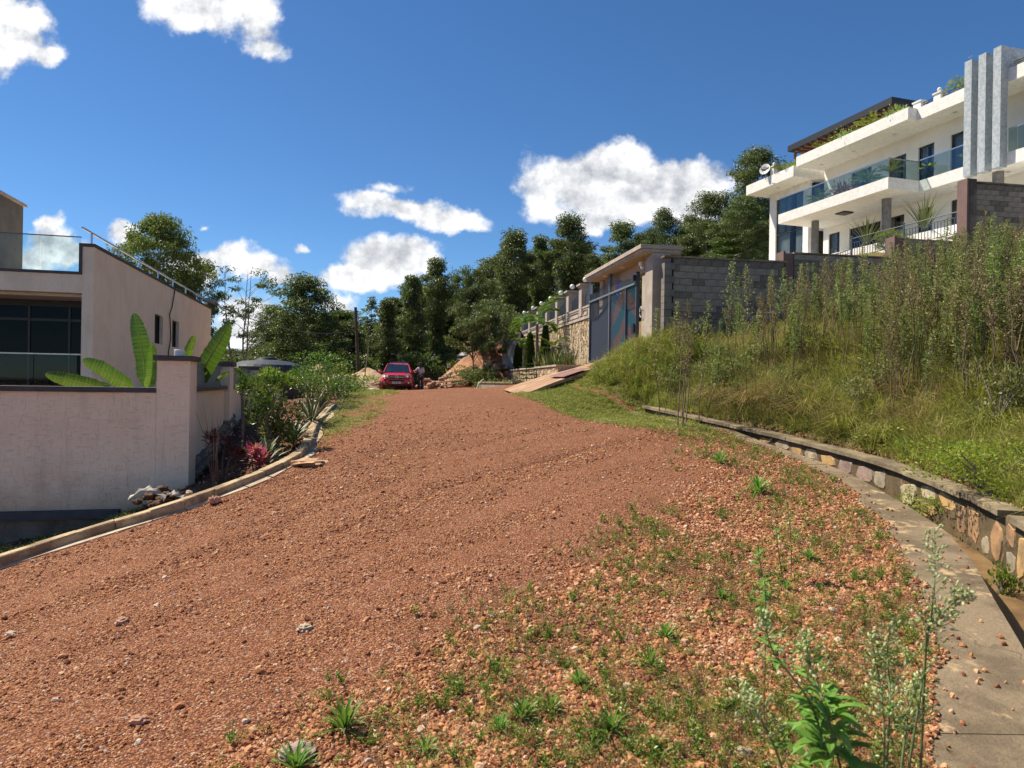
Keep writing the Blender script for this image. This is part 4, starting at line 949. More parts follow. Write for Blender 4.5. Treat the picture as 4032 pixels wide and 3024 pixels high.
def ramp():
    r = thing('gate_ramp', 'sloping earth covered concrete ramp leading from the road up to the gate', 'ramp', (1.5, 23.5, 1.5))
    A0 = P(1980, 1540, 26.0); B0 = P(2048, 1551, 20.8); A1 = GF([[-.25, -.06, 2.52]])[0]; B1 = GF([[-5.6, -.06, 2.58]])[0]
    A0[2] = Hz(A0[0], A0[1]) + .0; B0[2] = Hz(B0[0], B0[1]) + .0
    n = 16; m = 10; V = []
    for i in range(n + 1):
        for j in range(m + 1):
            a = i / n; b = j / m
            p = (A0 * (1 - a) + A1 * a) * (1 - b) + (B0 * (1 - a) + B1 * a) * b
            z = p[2] - .03 + .05 * math.sin(a * math.pi) + .03 * float(vn(np.array([p[0] * 3]), np.array([p[1] * 3]), 5)[0])
            V.append((p[0], p[1], z))
    N = len(V); V2 = V + [(x, y, z - .10) for x, y, z in V]; I = lambda i, j: i * (m + 1) + j
    f = [[I(i, j), I(i, j + 1), I(i + 1, j + 1), I(i + 1, j)] for i in range(n) for j in range(m)]
    f += [[I(i, m), I(i, m) + N, I(i + 1, m) + N, I(i + 1, m)] for i in range(n)] + [[I(i, 0), I(i + 1, 0), I(i + 1, 0) + N, I(i, 0) + N] for i in range(n)]
    mm = bpy.data.materials.new('earth_ramp'); mm.use_nodes = True; t = NT(mm.node_tree); tc = t.n('TexCoord').outputs['Object']
    mp = t.n('Mapping', {'Vector': tc, 'Rotation': (0, 0, R(20)), 'Scale': (.6, 4, 1)}).outputs[0]
    c = t.mix(t.smooth(t.noise(mp, 1.2, 7, .65), .4, .62), (.40, .25, .15), (.28, .155, .09)); c = t.mix(t.smooth(t.noise(tc, 2, 6, .6), .55, .7), c, (.55, .42, .26))
    b = t.n('Bump', {'Distance': .02, 'Height': t.noise(tc, 20, 6, .7)})
    bs = t.n('BsdfPrincipled', {'Base Color': c, 'Roughness': .9, 'Normal': b.outputs[0]}); t.n('OutputMaterial', {0: bs.outputs[0]})
    obj('ramp_slab', MB().add(V2, f), mm, r, smooth=False)
    s = obj('side_stones', MB(), None) if False else None
    q0 = B0 * .78 + B1 * .22; q1 = B1.copy(); sd_ = np.array([-.14, .22, 0]); zz = lambda p: Hz(p[0], p[1]) - .5
    obj('side_masonry', MB().add([q0 + sd_ + [0, 0, -.12], q1 + sd_ + [0, 0, -.07], [q1[0] + sd_[0], q1[1] + sd_[1], zz(q1)], [q0[0] + sd_[0], q0[1] + sd_[1], zz(q0)], q0 + sd_ + [0, .3, -.12], q1 + sd_ + [0, .3, -.07]], [[0, 3, 2, 1], [0, 1, 5, 4]]), MATS['dark_stone'], r)
    mb = MB()
    for i in range(5, 15):
        a = i / n; p = B0 * (1 - a) + B1 * a
        zt = p[2] + .05 * math.sin(a * math.pi) - .25; zb = Hz(p[0], p[1] - .1)
        z = zb + .08
        while z < zt: mb.rock((p[0] + rng.uniform(-.05, .05), p[1] + .15, z), .12, int(i * 7 + z * 10), 0); z += .15
    if mb.n: obj('side_stones', mb, stones_grey if False else MATS['rubble_grey'], r, kind='stuff')
    st = thing('rusty_sheet', 'purple-brown corrugated metal sheet lying on the ramp', 'metal sheet', P(2150, 1490, 23))
    sm = MB(); V = []; 
    ia = lambda a, b: ((A0 * (1 - a) + A1 * a) * (1 - b) + (B0 * (1 - a) + B1 * a) * b) + np.array([0, 0, .05 * math.sin(a * math.pi)])
    for i in range(24):
        a = .36 + .22 * i / 23
        for b in (.52, 1.0): q = ia(a, b); V.append((q[0], q[1], q[2] + .035 + .018 * (i % 2)))
    obj('sheet', sm.add(V, [[i * 2, i * 2 + 1, i * 2 + 3, i * 2 + 2] for i in range(23)]), mat('rusty_purple', (.16, .06, .055), (.24, .11, .08), 3, .6), st)
    return A0, B0, A1, B1
RA = ramp()
# ================================================================== grey block walls
blkM = mat('concrete_block', (.31, .275, .225), (.19, .17, .135), 1.5, .92, .006, 45, lo=.35, hi=.6)
blkD = mat('dark_block', (.19, .17, .14), (.08, .072, .06), 2.0, .92, .006, 45)
purpM = mat('purple_render', (.20, .125, .11), (.16, .10, .09), 3, .85, .004, 60)
def blocks(root, fr, L, z0, z1, seed, m1, m2, mortar, bw=.40, bh=.20, dep=.2):
    obj('mortar_joints', MB(fr).box(0, L, .014, dep, z0, z1 - .02), mortar, root)
    g = np.random.default_rng(seed); row = 0; z = z1 - .04 - bh; cache = {}
    while z > z0 - bh:
        u = -(bw / 2 if row % 2 else 0)
        while u < L - .03:
            a, b = max(0, u) + .006, min(L, u + bw) - .006
            if b - a > .05:
                key = round(b - a, 2)
                if key not in cache: cache[key] = mesh_of('block', MB(Frame((0, 0, 0), fr.u, fr.v)).box(0, key, 0, dep * .6, 0, bh - .012), None)
                me = cache[key]
                o = bpy.data.objects.new('block', me); col.objects.link(o); o.parent = root
                if not me.materials: me.materials.append(m1)
                if g.uniform() < .3 or z > z1 - .3: 
                    o.material_slots[0].link = 'OBJECT'; o.material_slots[0].material = m2
                o.location = tuple(fr([[a, g.uniform(-.004, .004), z]])[0] - wloc(root))
            u += bw
        z -= bh; row += 1
WO = GF([[-7.2, 0, 0]])[0]; PD = np.array([GS[1], -GS[0], 0])
WA = Frame((WO[0], WO[1], 0), PD, GS)
mortB = mat('block_mortar', (.075, .07, .06), (.04, .04, .035), 3, .95)
r = thing('block_wall', 'grey concrete block boundary wall joined to the gate pillar, partly hidden by weeds', 'wall', WA([[1, .1, 3]])[0])
fr = Frame(WA([[.45, -.10, 0]])[0], PD, GS)
blocks(r, fr, 3.65, 3.2, 5.50, 1, blkM, blkD, mortB)
obj('wall_cap', MB(fr).box(-.3, 3.68, -.03, .24, 5.462, 5.52), copM, r)
tb = MB(fr)
for i in range(10): tb.box(-.30, .02 if i % 2 else -.06, -.06, .2, 3.30 + i * .2, 3.30 + i * .2 + .192)
obj('toothed_end', tb, mat('block_end', (.22, .20, .17), (.15, .14, .12), 3, .9), r)
obj('rubble_base', MB(fr).box(-.3, 3.68, -.04, .3, 1.8, 3.19), MATS['dark_stone'], r)
B0_ = P(3086, 1000, 25); C0_ = P(3523, 935, 27); D0_ = P(3809, 706, 26.5)
fb = Frame((B0_[0], B0_[1], 0), PD, GS)
r = thing('block_retaining_wall', 'dark grey block retaining wall with a low purple end post below the white house', 'wall', fb([[1, .1, 5]])[0])
blocks(r, Frame(fb([[.4, 0, 0]])[0], PD, GS), 4.4, 5.0, 6.48, 2, blkD, blkM, mortB)
obj('end_post', MB(fb).box(-.02, .06, -.02, .5, 4.2, 6.52).box(.06, .38, .0, .3, 4.2, 6.45), purpM, r); obj('footing', MB(fb).box(0, 4.8, .02, .3, 3, 4.98), MATS['dark_stone'], r); obj('wall_cap', MB(fb).box(.385, 4.8, -.03, .25, 6.45, 6.50), copM, r)
fc = Frame((C0_[0], C0_[1], 0), PD, GS)
r = thing('block_retaining_wall', 'short middle block retaining wall with a purple rendered corner', 'wall', fc([[1, .1, 6]])[0])
blocks(r, Frame(fc([[.4, 0, 0]])[0], PD, GS), 2.5, 6.2, 7.52, 3, blkD, blkM, mortB)
obj('end_post', MB(fc).box(-.02, .10, -.02, .5, 4.8, 7.56).box(.10, .39, .01, .3, 4.8, 7.5), purpM, r); obj('footing', MB(fc).box(0, 3.0, .02, .3, 4, 6.18), MATS['dark_stone'], r)
obj('cast_corner', MB(fc).prism([(2.95, -.35), (3.25, -.35), (3.2, .2), (2.95, .2)], 6.3, 7.62).box(2.6, 3.3, -.5, .3, 7.623, 7.72), mat('dark_cast', (.13, .11, .09), (.2, .15, .1), 4, .9), r)
fd = Frame((D0_[0], D0_[1], 0), PD, GS)
r = thing('block_retaining_wall', 'tallest dark block wall at the right edge with a purple end pier', 'wall', fd([[1, .1, 8]])[0])
blocks(r, Frame(fd([[.405, 0, 0]])[0], PD, GS), 5.4, 6.8, 9.56, 4, blkM, blkD, mortB)
obj('end_pier', MB(fd).box(.0, .10, .0, .48, 6.2, 9.70), purpM, r); obj('end_pier', MB(fd).box(.103, .40, -.02, .5, 6.2, 9.69), blkD, r)  # second half is coloured dark to stand for the pier's shaded front
obj('wall_cap', MB(fd).box(.42, 6, -.03, .25, 9.53, 9.60), blkD, r); obj('footing', MB(fd).box(0, 6.5, .02, .4, 5, 6.78), MATS['dark_stone'], r)
# ================================================================== white house on the hill
HU = np.array([-.2951, .9554, 0]); HU /= np.linalg.norm(HU); HV = np.array([HU[1], -HU[0], 0])
HF = Frame((17.313, 43, 0), HU, HV)
frameM = mat('window_frame_dark', (.035, .033, .035), None, 4, .45)
stuccoM = mat('white_stucco', (.84, .83, .79), (.72, .71, .67), 5, .8, .01, 25)
creamM = mat('cream_wall', (.82, .80, .74), (.76, .74, .68), 1.5, .85, .003, 60)
blueP = mat('blue_grey_stucco', (.45, .49, .52), (.33, .38, .42), 7, .85, .012, 22, lo=.42, hi=.58)
stoneD = mat('dark_wall_panel', (.09, .09, .10), (.05, .05, .055), 6, .6)
woodM = mat('warm_wood', (.20, .09, .045), (.13, .055, .03), 6, .6)
colM = mat('grey_round_column', (.24, .235, .23), (.17, .165, .16), 5, .85, .005, 50)
def HB(*a): return MB(HF).box(*a)
def wallop(u0, u1, z0, z1, v0, v1, ops, m, root, name='wall'):
    mb = MB(HF); us = u0
    for a, b, za, zb in sorted(ops):
        mb.box(us, a, v0, v1, z0, z1)
        if za > z0: mb.box(a, b, v0, v1, z0, za)
        if zb < z1: mb.box(a, b, v0, v1, zb, z1)
        us = b
    mb.box(us, u1, v0, v1, z0, z1); return obj(name, mb, m, root)
def win(root, a, b, za, zb, v, mull=None, curtain='blue', trans=None):
    fw = .055; f = MB(HF); v0, v1 = v + .09, v + .15
    f.box(a, a + fw, v0, v1, za, zb).box(b - fw, b, v0, v1, za, zb).box(a + fw, b - fw, v0, v1, zb - fw, zb).box(a + fw, b - fw, v0, v1, za, za + fw)
    ms = mull or []
    for x in ms: f.box(x - .03, x + .03, v0, v1, za + fw, zb - fw)
    if trans: f.box(a + fw, b - fw, v0 - .004, v1 - .004, trans - .03, trans + .03)
    w_ = obj('window', f, frameM, root)
    xs = [a + fw] + ms + [b - fw]
    for i in range(len(xs) - 1):
        obj('pane', MB(HF).box(xs[i] + (.03 if i else 0), xs[i + 1] - (.03 if i < len(xs) - 2 else 0), v0 + .025, v0 + .035, za + fw, zb - fw), darkG, w_)
    if curtain:
        n = int((b - a) / .05); V = []
        for k in range(n + 1):
            x = a + (b - a) * k / n; V += [(x, v + .30 + .035 * math.sin(k * 1.9), za), (x, v + .30 + .035 * math.sin(k * 1.9 + .4), zb + .02)]
        keep = [k for k in range(n) if not (.36 < k / n < .56)]
        obj('curtain', MB(HF).add(V, [[k * 2, k * 2 + 1, k * 2 + 3, k * 2 + 2] for k in keep]), curtM if curtain == 'blue' else creamC, w_, smooth=True)
    return w_
def white_house():
    root = thing('white_house', 'large white hillside villa with layered balconies and a black roof pavilion', 'house', HF([[0, 0, 9.4]])[0])
    # slabs
    obj('roof_slab', HB(-6.87, 1.78, 1.45, 9, 15.94, 16.58), stuccoM, root)
    obj('roof_slab', HB(-19, -6.873, 2.05, 9, 15.94, 16.578), stuccoM, root)
    obj('roof_slab', HB(2.02, 7.02, 1.45, 9, 15.42, 16.10), stuccoM, root, label='lower roof slab at the far left end')
    obj('balcony_slab', HB(-7.07, 1.60, 0, 3.64, 12.08, 12.68), stuccoM, root)
    obj('balcony_slab', HB(-19, -7.073, 2.05, 3.64, 12.08, 12.68), stuccoM, root)
    obj('floor_slab', HB(-19, 2.3, 3.66, 9, 12.1, 12.6), creamM, root)
    obj('terrace_slab', HB(-19, 6.9, -1.9, 9, 7.6, 8.42), creamM, root); obj('plinth', HB(-19, 6.9, .2, 9, 8.42, 9.42), creamM, root)
    # first floor wall and windows
    w1 = [(-2.2, -.59, 12.68, 15.08), (-4.70, -3.45, 12.68, 15.08), (-6.52, -5.50, 12.68, 15.12), (-9.1, -7.52, 12.68, 15.14), (-12.4, -11.75, 12.68, 15.0), (-15.5, -14.0, 12.68, 15.1)]
    wallop(-19, 1.75, 12.605, 15.94, 3.65, 3.9, w1, creamM, root)
    for k, (a, b, za, zb) in enumerate(w1): win(root, a, b, za + .03, zb, 3.65, [(a + b) / 2] if b - a > 1.2 else None, 'blue')
    w0 = [(.31, 1.27, 10.0, 11.65), (-2.95, -.51, 9.45, 11.62), (-4.63, -3.15, 9.45, 11.64), (-6.47, -5.53, 10.0, 11.65), (-9.1, -7.58, 9.45, 11.65), (-13.5, -11.5, 9.45, 11.65)]
    wallop(-19, 1.75, 9.42, 12.08, 3.65, 3.9, w0, creamM, root)
    for k, (a, b, za, zb) in enumerate(w0): win(root, a, b, za + .02, zb, 3.65, [(a + b) / 2] if b - a > 1.2 else None, 'cream' if k in (2, 3) else ('blue' if k != 1 else None), trans=(za + .62 if k in (0,) else None))
    # recess with dark stone between the main block and the left wing
    obj('dark_panel', HB(1.755, 2.6, 4.4, 4.6, 9.42, 16.0), stoneD, root); obj('dark_panel', HB(2.6, 3.10, 3.66, 4.4, 9.42, 15.41), stoneD, root)
    obj('side_wall', HB(1.60, 1.75, 3.91, 8.5, 9.42, 15.94), creamM, root)
    # left wing with tall window
    wl = [(2.93, 5.72, 9.9, 14.9)]
    wallop(2.42, 6.40, 9.42, 15.42, 3.0, 3.25, wl, whiteM, root, 'left_wing_wall')
    win(root, 2.95, 5.70, 12.45, 14.88, 3.0, [3.9, 4.8], 'blue'); win(root, 2.95, 5.70, 9.92, 12.40, 3.0, [4.3], 'blue', 10.6)
    obj('wing_side', HB(6.25, 6.40, 3.26, 9, 9.42, 15.42), whiteM, root)
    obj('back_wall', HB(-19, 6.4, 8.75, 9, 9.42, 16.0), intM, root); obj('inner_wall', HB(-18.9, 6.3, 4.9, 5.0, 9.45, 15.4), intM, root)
    for (u, v, rr) in ((-5.45, 1.55, .24), (.10, 1.58, .22)): obj('column', MB(HF).lathe([(rr, 9.42), (rr, 12.078)], (u, v, 0), 24), colM, root, smooth=False)
    obj('column', MB(HF).lathe([(.24, 9.42), (.24, 12.078)], (-11, 2.6, 0), 24), colM, root)
    # three blue-grey fins
    for u0 in (-9.99, -10.72, -11.46):
        p = obj('fin', HB(u0 - .38, u0, 1.60, 2.045, 12.0, 17.60).box(u0 - .38, u0, 2.045, 2.35, 16.582, 17.60), blueP, root)
        obj('fin_beam', HB(u0 - .38, u0, 2.353, 6.6, 17.18, 17.60), blueP, root)
    obj('cross_beam', HB(-12, -9.6, 6.603, 6.9, 16.58, 17.60), blueP, root)
    # parapet details on roof
    for a, b in ((-7.03, -6.55), (-8.22, -7.80), (-13.6, -13.2)):
        q = obj('parapet_pier', HB(a, b, 2.12, 2.5, 16.581, 16.93), stuccoM, root); obj('pier_cap', HB(a - .04, b + .04, 2.07, 2.55, 16.933, 17.0), stuccoM, q)
    rl = MB(HF)
    for z in (16.66, 16.75, 16.84): rl.tube([(-7.06, 2.25, z), (-7.78, 2.25, z)], .022, 5).tube([(-9.6, 2.25, z), (-8.25, 2.25, z)], .022, 5).tube([(-18, 2.3, z + .05), (-11.9, 2.3, z + .05)], .022, 5)
    obj('roof_rails', rl, darkM, root)
    q = obj('parapet_pier', HB(4.14, 4.48, 1.55, 1.9, 16.103, 16.68), stuccoM, root); obj('pier_cap', HB(4.10, 4.52, 1.5, 1.95, 16.683, 16.76), stuccoM, q)
    # black roof pavilion
    obj('pavilion_roof', HB(-3.28, 5.84, 4.0, 8.6, 18.48, 18.88), mat('black_roof_sheet', (.018, .018, .02), None, 4, .5), root)
    sl_ = MB(HF)
    for u in np.arange(-3.1, 5.7, .55): sl_.box(u, u + .12, 4.12, 8.4, 18.33, 18.478)
    obj('wooden_rafters', sl_, woodM, root)
    obj('wooden_wall', HB(-3.1, 5.6, 6.4, 6.5, 16.6, 18.32), woodM, root)
    for u in (-2.9, 1.2, 5.4): obj('wooden_post', HB(u, u + .14, 4.3, 4.44, 16.58, 18.33), woodM, root)
    for (u, v, z) in ((.8, 2.6, 15.935), (-1.9, 2.6, 15.935), (-4.9, 2.6, 15.935), (-8.4, 2.9, 15.935), (4.6, 2.3, 15.415), (-8.6, 2.9, 12.075), (-11.2, 3.0, 12.075)):
        obj('recessed_light', MB(HF).lathe([(.12, z - .012), (.10, z)], (u, v, 0), 16), mat('light_ring', (.55, .53, .48), None, 4, .5), root)
    obj('ceiling_lamp', HB(-2.6, -1.9, 1.3, 2.0, 12.0, 12.075), frameM, root)
    # glass balustrades
    g = thing('glass_balustrade', 'glass balcony railing with thin steel handrail across the white house front', 'railing', HF([[-3, 0, 12.7]])[0])
    def panels(u0, u1, v, z0, z1, step=1.18):
        for a in np.arange(u0, u1 - .1, step):
            b = min(a + step - .025, u1); obj('glass_panel', HB(a, b, v, v + .014, z0, z1), MATS['bal_glass'], g)
    glassmat('bal_glass', (.66, .74, .72), .0, kf=.10)
    panels(-7.0, 1.5, .06, 12.69, 13.66); obj('handrail', HB(-7.05, 1.55, .04, .095, 13.663, 13.71), steelM, g)
    for k in range(2): obj('glass_panel', HB(-7.03, -7.016, .12 + k * .98, 1.06 + k * .98, 12.69, 13.66), MATS['bal_glass'], g)
    obj('handrail', HB(-7.052, -7.0, .098, 2.1, 13.663, 13.71), steelM, g)
    panels(-9.95, -7.1, 2.10, 12.69, 13.74); obj('handrail', HB(-9.98, -7.06, 2.08, 2.135, 13.743, 13.80), steelM, g)
    panels(-17, -11.86, 2.10, 12.69, 13.74); obj('handrail', HB(-17, -11.86, 2.08, 2.135, 13.743, 13.80), steelM, g)
    panels(-11.4, -11.12, 2.10, 12.69, 13.74); panels(-10.68, -10.4, 2.10, 12.69, 13.74)
    # terrace railing below
    t_ = thing('terrace_railing', 'grey metal bar railing along the lower terrace of the white house', 'railing', HF([[-9, -1.5, 8.5]])[0])
    for u in (-6.25, -9.53, -12.8): obj('post', MB(HF).box(u - .035, u + .035, -1.54, -1.47, 8.43, 9.56).ball((u, -1.5, 9.6), .055, 8), gateG, t_)
    obj('handrail', MB(HF).tube([(-6.25, -1.5, 9.5), (-14, -1.5, 9.5)], .028, 6), gateG, t_); obj('lower_rail', MB(HF).tube([(-6.25, -1.5, 9.28), (-14, -1.5, 9.28)], .018, 5).tube([(-6.25, -1.5, 8.55), (-14, -1.5, 8.55)], .018, 5), gateG, t_)
    me = mesh_of('baluster', MB(Frame((0, 0, 0), HU, HV)).box(-.011, .011, -.011, .011, 8.55, 9.28), gateG)
    for u in np.arange(-6.45, -13.9, -.17):
        o = bpy.data.objects.new('baluster', me); col.objects.link(o); o.parent = t_; o.location = tuple(HF([[u, -1.5, 0]])[0] - wloc(t_))
    t2 = thing('stair_railing', 'short lower grey railing left of the terrace railing', 'railing', HF([[-5, -1.5, 8.3]])[0])
    obj('handrail', MB(HF).tube([(-4.9, -1.5, 8.88), (-6.2, -1.5, 8.96)], .028, 6).tube([(-4.9, -1.5, 8.70), (-6.2, -1.5, 8.78)], .016, 6), gateG, t2)
    for u in np.arange(-4.95, -6.2, -.17): obj('baluster', HB(u - .011, u + .011, -1.51, -1.49, 8.0, 8.9), gateG, t2)
    # dish with lettering
    d = thing('satellite_dish', 'white oval satellite dish with a black and white name strip on the roof edge', 'satellite dish', HF([[4.75, 1.25, 16.1]])[0])
    c = HF([[4.66, 1.22, 16.62]])[0]; nrm = np.array([-.60, -.72, .35]); nrm /= np.linalg.norm(nrm)
    sx = np.cross([0, 0, 1], nrm); sx /= np.linalg.norm(sx); sy = np.cross(nrm, sx); V = [c - nrm * .07]; f = []
    k = 28
    for ri, (q, dpt) in enumerate(((.35, .06), (.7, .035), (1, 0))):
        for a in np.arange(k) * 2 * math.pi / k: V.append(c + sx * .36 * q * math.cos(a) + sy * .42 * q * math.sin(a) - nrm * dpt)
    f = [[0, 1 + (j + 1) % k, 1 + j][::-1] for j in range(k)] + [[1 + r_ * k + j, 1 + r_ * k + (j + 1) % k, 1 + (r_ + 1) * k + (j + 1) % k, 1 + (r_ + 1) * k + j] for r_ in range(2) for j in range(k)]
    obj('reflector', MB().add(V, f), whiteM, d, smooth=True)
    arm = c - sy * .40; lnb = c + nrm * .45 - sy * .12 - sx * .1
    obj('feed_arm', MB().tube([arm, lnb], .014, 5).ball(lnb, .05, 8), darkM, d); obj('mast', MB().tube([c - nrm * .08, c - nrm * .2 - [0, 0, .2], c - nrm * .2 - [0, 0, .62]], .025, 6), greyMet, d)
    pc = c + sy * .08; Mx = Matrix(((sx[0], sy[0], nrm[0]), (sx[1], sy[1], nrm[1]), (sx[2], sy[2], nrm[2])))
    pl = MB().add([pc + sx * a * .27 + sy * b * .062 - nrm * .012 for a, b in ((-1, -1), (1, -1), (1, 1), (-1, 1))] + [pc + sx * a * .27 + sy * b * .062 - nrm * .045 for a, b in ((-1, -1), (1, -1), (1, 1), (-1, 1))], [[0, 1, 2, 3], [0, 4, 5, 1], [1, 5, 6, 2], [2, 6, 7, 3], [3, 7, 4, 0]])
    pp = obj('name_strip', pl, darkM, d)
    text('CANAL+', .115, pc - nrm * .010, Mx, whiteM, pp)
def text(s, size, loc, M3, m, parent, name='lettering'):
    cu = bpy.data.curves.new(name, 'FONT'); cu.body = s; cu.size = size; cu.align_x = 'CENTER'; cu.align_y = 'CENTER'; cu.extrude = .002; cu.materials.append(m)
    tmp = bpy.data.objects.new(name, cu); col.objects.link(tmp); bpy.context.view_layer.update()
    me = bpy.data.meshes.new_from_object(tmp.evaluated_get(bpy.context.evaluated_depsgraph_get())); bpy.data.objects.remove(tmp)
    o = bpy.data.objects.new(name, me); col.objects.link(o); o.parent = parent
    o.matrix_local = Matrix.Translation(Vector(loc - wloc(parent))) @ M3.to_4x4(); return o
white_house()
palmL = leafmat('yellow_palm_leaf', [(.06, .10, .015), (.16, .20, .02), (.34, .32, .03)], .4, .35)
sucL = leafmat('pale_succulent', [(.10, .17, .05), (.22, .32, .09), (.40, .45, .15)], .4, .2)
phorM = leafmat('phormium_leaf', [(.05, .07, .03), (.12, .14, .06), (.26, .24, .12)], .4, .15)
def palm_frond(mb, base, a, el, L, nl, Ll, g, droop=1.0, yel=.5):
    k = 10; tt = np.linspace(0, 1, k); e = el - droop * tt ** 1.4
    dr = np.stack([np.cos(e) * math.cos(a), np.cos(e) * math.sin(a), np.sin(e)], 1); C = np.array(base) + np.cumsum(dr, 0) * L / k
    mb.tube(C, np.linspace(.012, .004, k) * max(1, L), 4, rnd=.5)
    s = np.linspace(.18, 1, nl); Pp = np.stack([np.interp(s, tt, C[:, i]) for i in range(3)], 1); T = np.stack([np.interp(s, tt, dr[:, i]) for i in range(3)], 1)
    sd = np.array([-math.sin(a), math.cos(a), 0])
    for sg in (-1, 1):
        D = T * .7 + sg * sd * .9 + np.array([0, 0, .15 - .5 * droop * .5]) + g.standard_normal((nl, 3)) * .06
        mb.leaves(Pp, D, Ll * (1 - .5 * np.abs(s - .45)), Ll * .10, np.clip(yel + g.uniform(-.3, .3, nl), 0, 1))
def palmish(name, lab, p, n, L, h, seed, m=None, pot=None, yel=.5, cat='plant', droop=1.0, group=None, Ll=None, nl=18):
    g = np.random.default_rng(seed); p = np.array(p, float); r = thing(name, lab, cat, p, group); b = p.copy()
    if pot: 
        rr, ph_ = pot; obj('pot', MB().lathe([(rr * .72, 0), (rr, ph_), (rr * .9, ph_), (rr * .85, ph_ - .04)], tuple(p), 4 if name == 'potted_plant' else 14), MATS.get('black_pot') or mat('black_pot', (.035, .033, .035), None, 4, .5), r); b = b + [0, 0, ph_ - .03]
    mb = MB(); tr_ = MB().tube([b - [0, 0, .05], b + [0, 0, h]], [.05 * max(L, .4), .035 * max(L, .4)], 6)
    for i in range(n):
        palm_frond(mb, b + [0, 0, h], i * 2.4 + g.uniform(-.3, .3), g.uniform(.35, 1.45), L * g.uniform(.75, 1.1), nl, Ll or L * .33, g, droop * g.uniform(.7, 1.3), yel)
    obj('trunk', tr_, barkR, r); obj('frond_crown', mb, m or palmL, r); return r
def hp(u, v, z): return HF([[u, v, z]])[0]
# roof garden
palmish('roof_palm', 'yellow-green palm at the left end of the roof parapet row', hp(.6, 2.3, 16.6), 12, .75, .1, 1, yel=.55)
palmish('roof_palm', 'small bushy palm second along the roof parapet', hp(-.5, 2.3, 16.6), 10, .6, .08, 2, yel=.4)
palmish('roof_palm', 'widest yellow palm in the middle of the roof parapet', hp(-3.4, 2.4, 16.6), 18, 1.05, .12, 3, yel=.62)
palmish('roof_palm', 'tall golden potted palm next to the blue-grey fins on the roof', hp(-8.9, 2.8, 16.6), 14, .95, .3, 4, yel=.65)
palmish('roof_palm', 'drooping palm on the lower roof slab beside the satellite dish', hp(3.7, 1.9, 16.1), 14, .8, .12, 5, yel=.5)
palmish('roof_palm', 'palm top peeking over the roof at the far right edge', hp(-13.2, 5.5, 16.6), 12, 1.5, 2.0, 6, yel=.4)
def succ(lab, p, seed, n=260, R_=.4, l=.16):
    r = thing('succulent_bush', lab, 'plant', p); g = np.random.default_rng(seed); mb = MB()
    q = g.standard_normal((n, 3)) * R_ * np.array([.5, .5, .35]); q[:, 2] = np.abs(q[:, 2]) * 1.3
    mb.leaves(np.array(p) + q, q + g.standard_normal((n, 3)) * .2 + [0, 0, .25], l, l * .55, g.uniform(.2, 1, n)); obj('foliage', mb, sucL, r)
    obj('stem', MB().tube([np.array(p) - [0, 0, .02], np.array(p) + [0, 0, .25]], .03, 5), barkR, r)
succ('pale green succulent between the roof palms', hp(-1.9, 2.0, 16.6), 1, 300, .5)
succ('pale succulent at the right end of the roof planting', hp(-5.6, 2.1, 16.6), 2, 340, .55)
succ('pale succulent on the lower slab against the roof edge', hp(2.5, 1.9, 16.1), 3, 260, .45)
# balcony pots
palmish('balcony_palm', 'feathery palm at the left end of the glass balcony', hp(-.4, 1.4, 12.68), 14, .85, .15, 11, yel=.15, pot=(.22, .35))
palmish('balcony_palm', 'large feathery palm in the middle of the glass balcony', hp(-4.0, 1.6, 12.68), 18, 1.0, .35, 12, yel=.3, pot=(.25, .4))
palmish('balcony_palm', 'drooping yellowish palm beside the balcony corner', hp(-5.5, 1.8, 12.68), 12, .85, .45, 13, yel=.55, pot=(.22, .4))
r = thing('red_balcony_plant', 'bronze leaved plant behind the glass balcony railing', 'plant', hp(-2.4, 1.5, 12.68))
g_ = np.random.default_rng(5); q = g_.standard_normal((260, 3)) * [.28, .28, .2]; obj('foliage', MB().leaves(hp(-2.4, 1.5, 13.25) + q, q + [0, 0, .2], .3, .09, g_.uniform(0, 1, 260)), leafmat('bronze_leaf', [(.09, .02, .015), (.20, .06, .03), (.30, .12, .06)], .4, .2), r)
obj('pot', MB().lathe([(.18, 0), (.25, .45)], tuple(hp(-2.4, 1.5, 12.68)), 12), MATS['black_pot'], r); obj('stem', MB().tube([hp(-2.4, 1.5, 13.1), hp(-2.4, 1.5, 13.5)], .02, 5), barkR, r)
def fanpot(lab, p, seed, rr=.27, ph_=.55):
    r = thing('potted_plant', lab, 'potted plant', p, 'potted plants on the balcony'); p = np.array(p)
    obj('pot', MB().lathe([(rr * .66, 0), (rr, ph_), (rr * .9, ph_), (rr * .9, ph_ - .05)], tuple(p), 4), MATS['black_pot'], r)
    mb = MB(); g = np.random.default_rng(seed)
    for i in range(11):
        a = i * 2.4; e = g.uniform(.3, 1.2); d_ = np.array([math.cos(a) * math.cos(e), math.sin(a) * math.cos(e), math.sin(e)]); st = p + [0, 0, ph_ - .05]; tp = st + d_ * .28
        mb.tube([st, tp], .007, 4, rnd=.3); mb.leaves(np.array([tp]), np.array([d_ * [1, 1, .4]]), .30, .17, g.uniform(.3, 1, 1), up=np.array([[0, 0, 1.]]))
    obj('foliage', mb, palmL, r)
fanpot('fan leaved plant in a black tapered pot at the balcony corner', hp(-7.45, 1.0 + 1.3, 12.69), 1)
fanpot('dark pot with spiky plant beside the first blue-grey fin', hp(-9.3, 2.75, 12.69), 2, .33, .6)
fanpot('pale bushy plant in a pot at the right edge balcony', hp(-13.3, 2.75, 12.69), 3, .3, .5)
def phormium(lab, p, L, seed):
    r = thing('flax_plant', lab, 'plant', p); mb = MB(); straps(mb, 34, L, .035, seed, (.75, 1.5), .25, False, tuple(p)); obj('leaf_blades', mb, phorM, r)
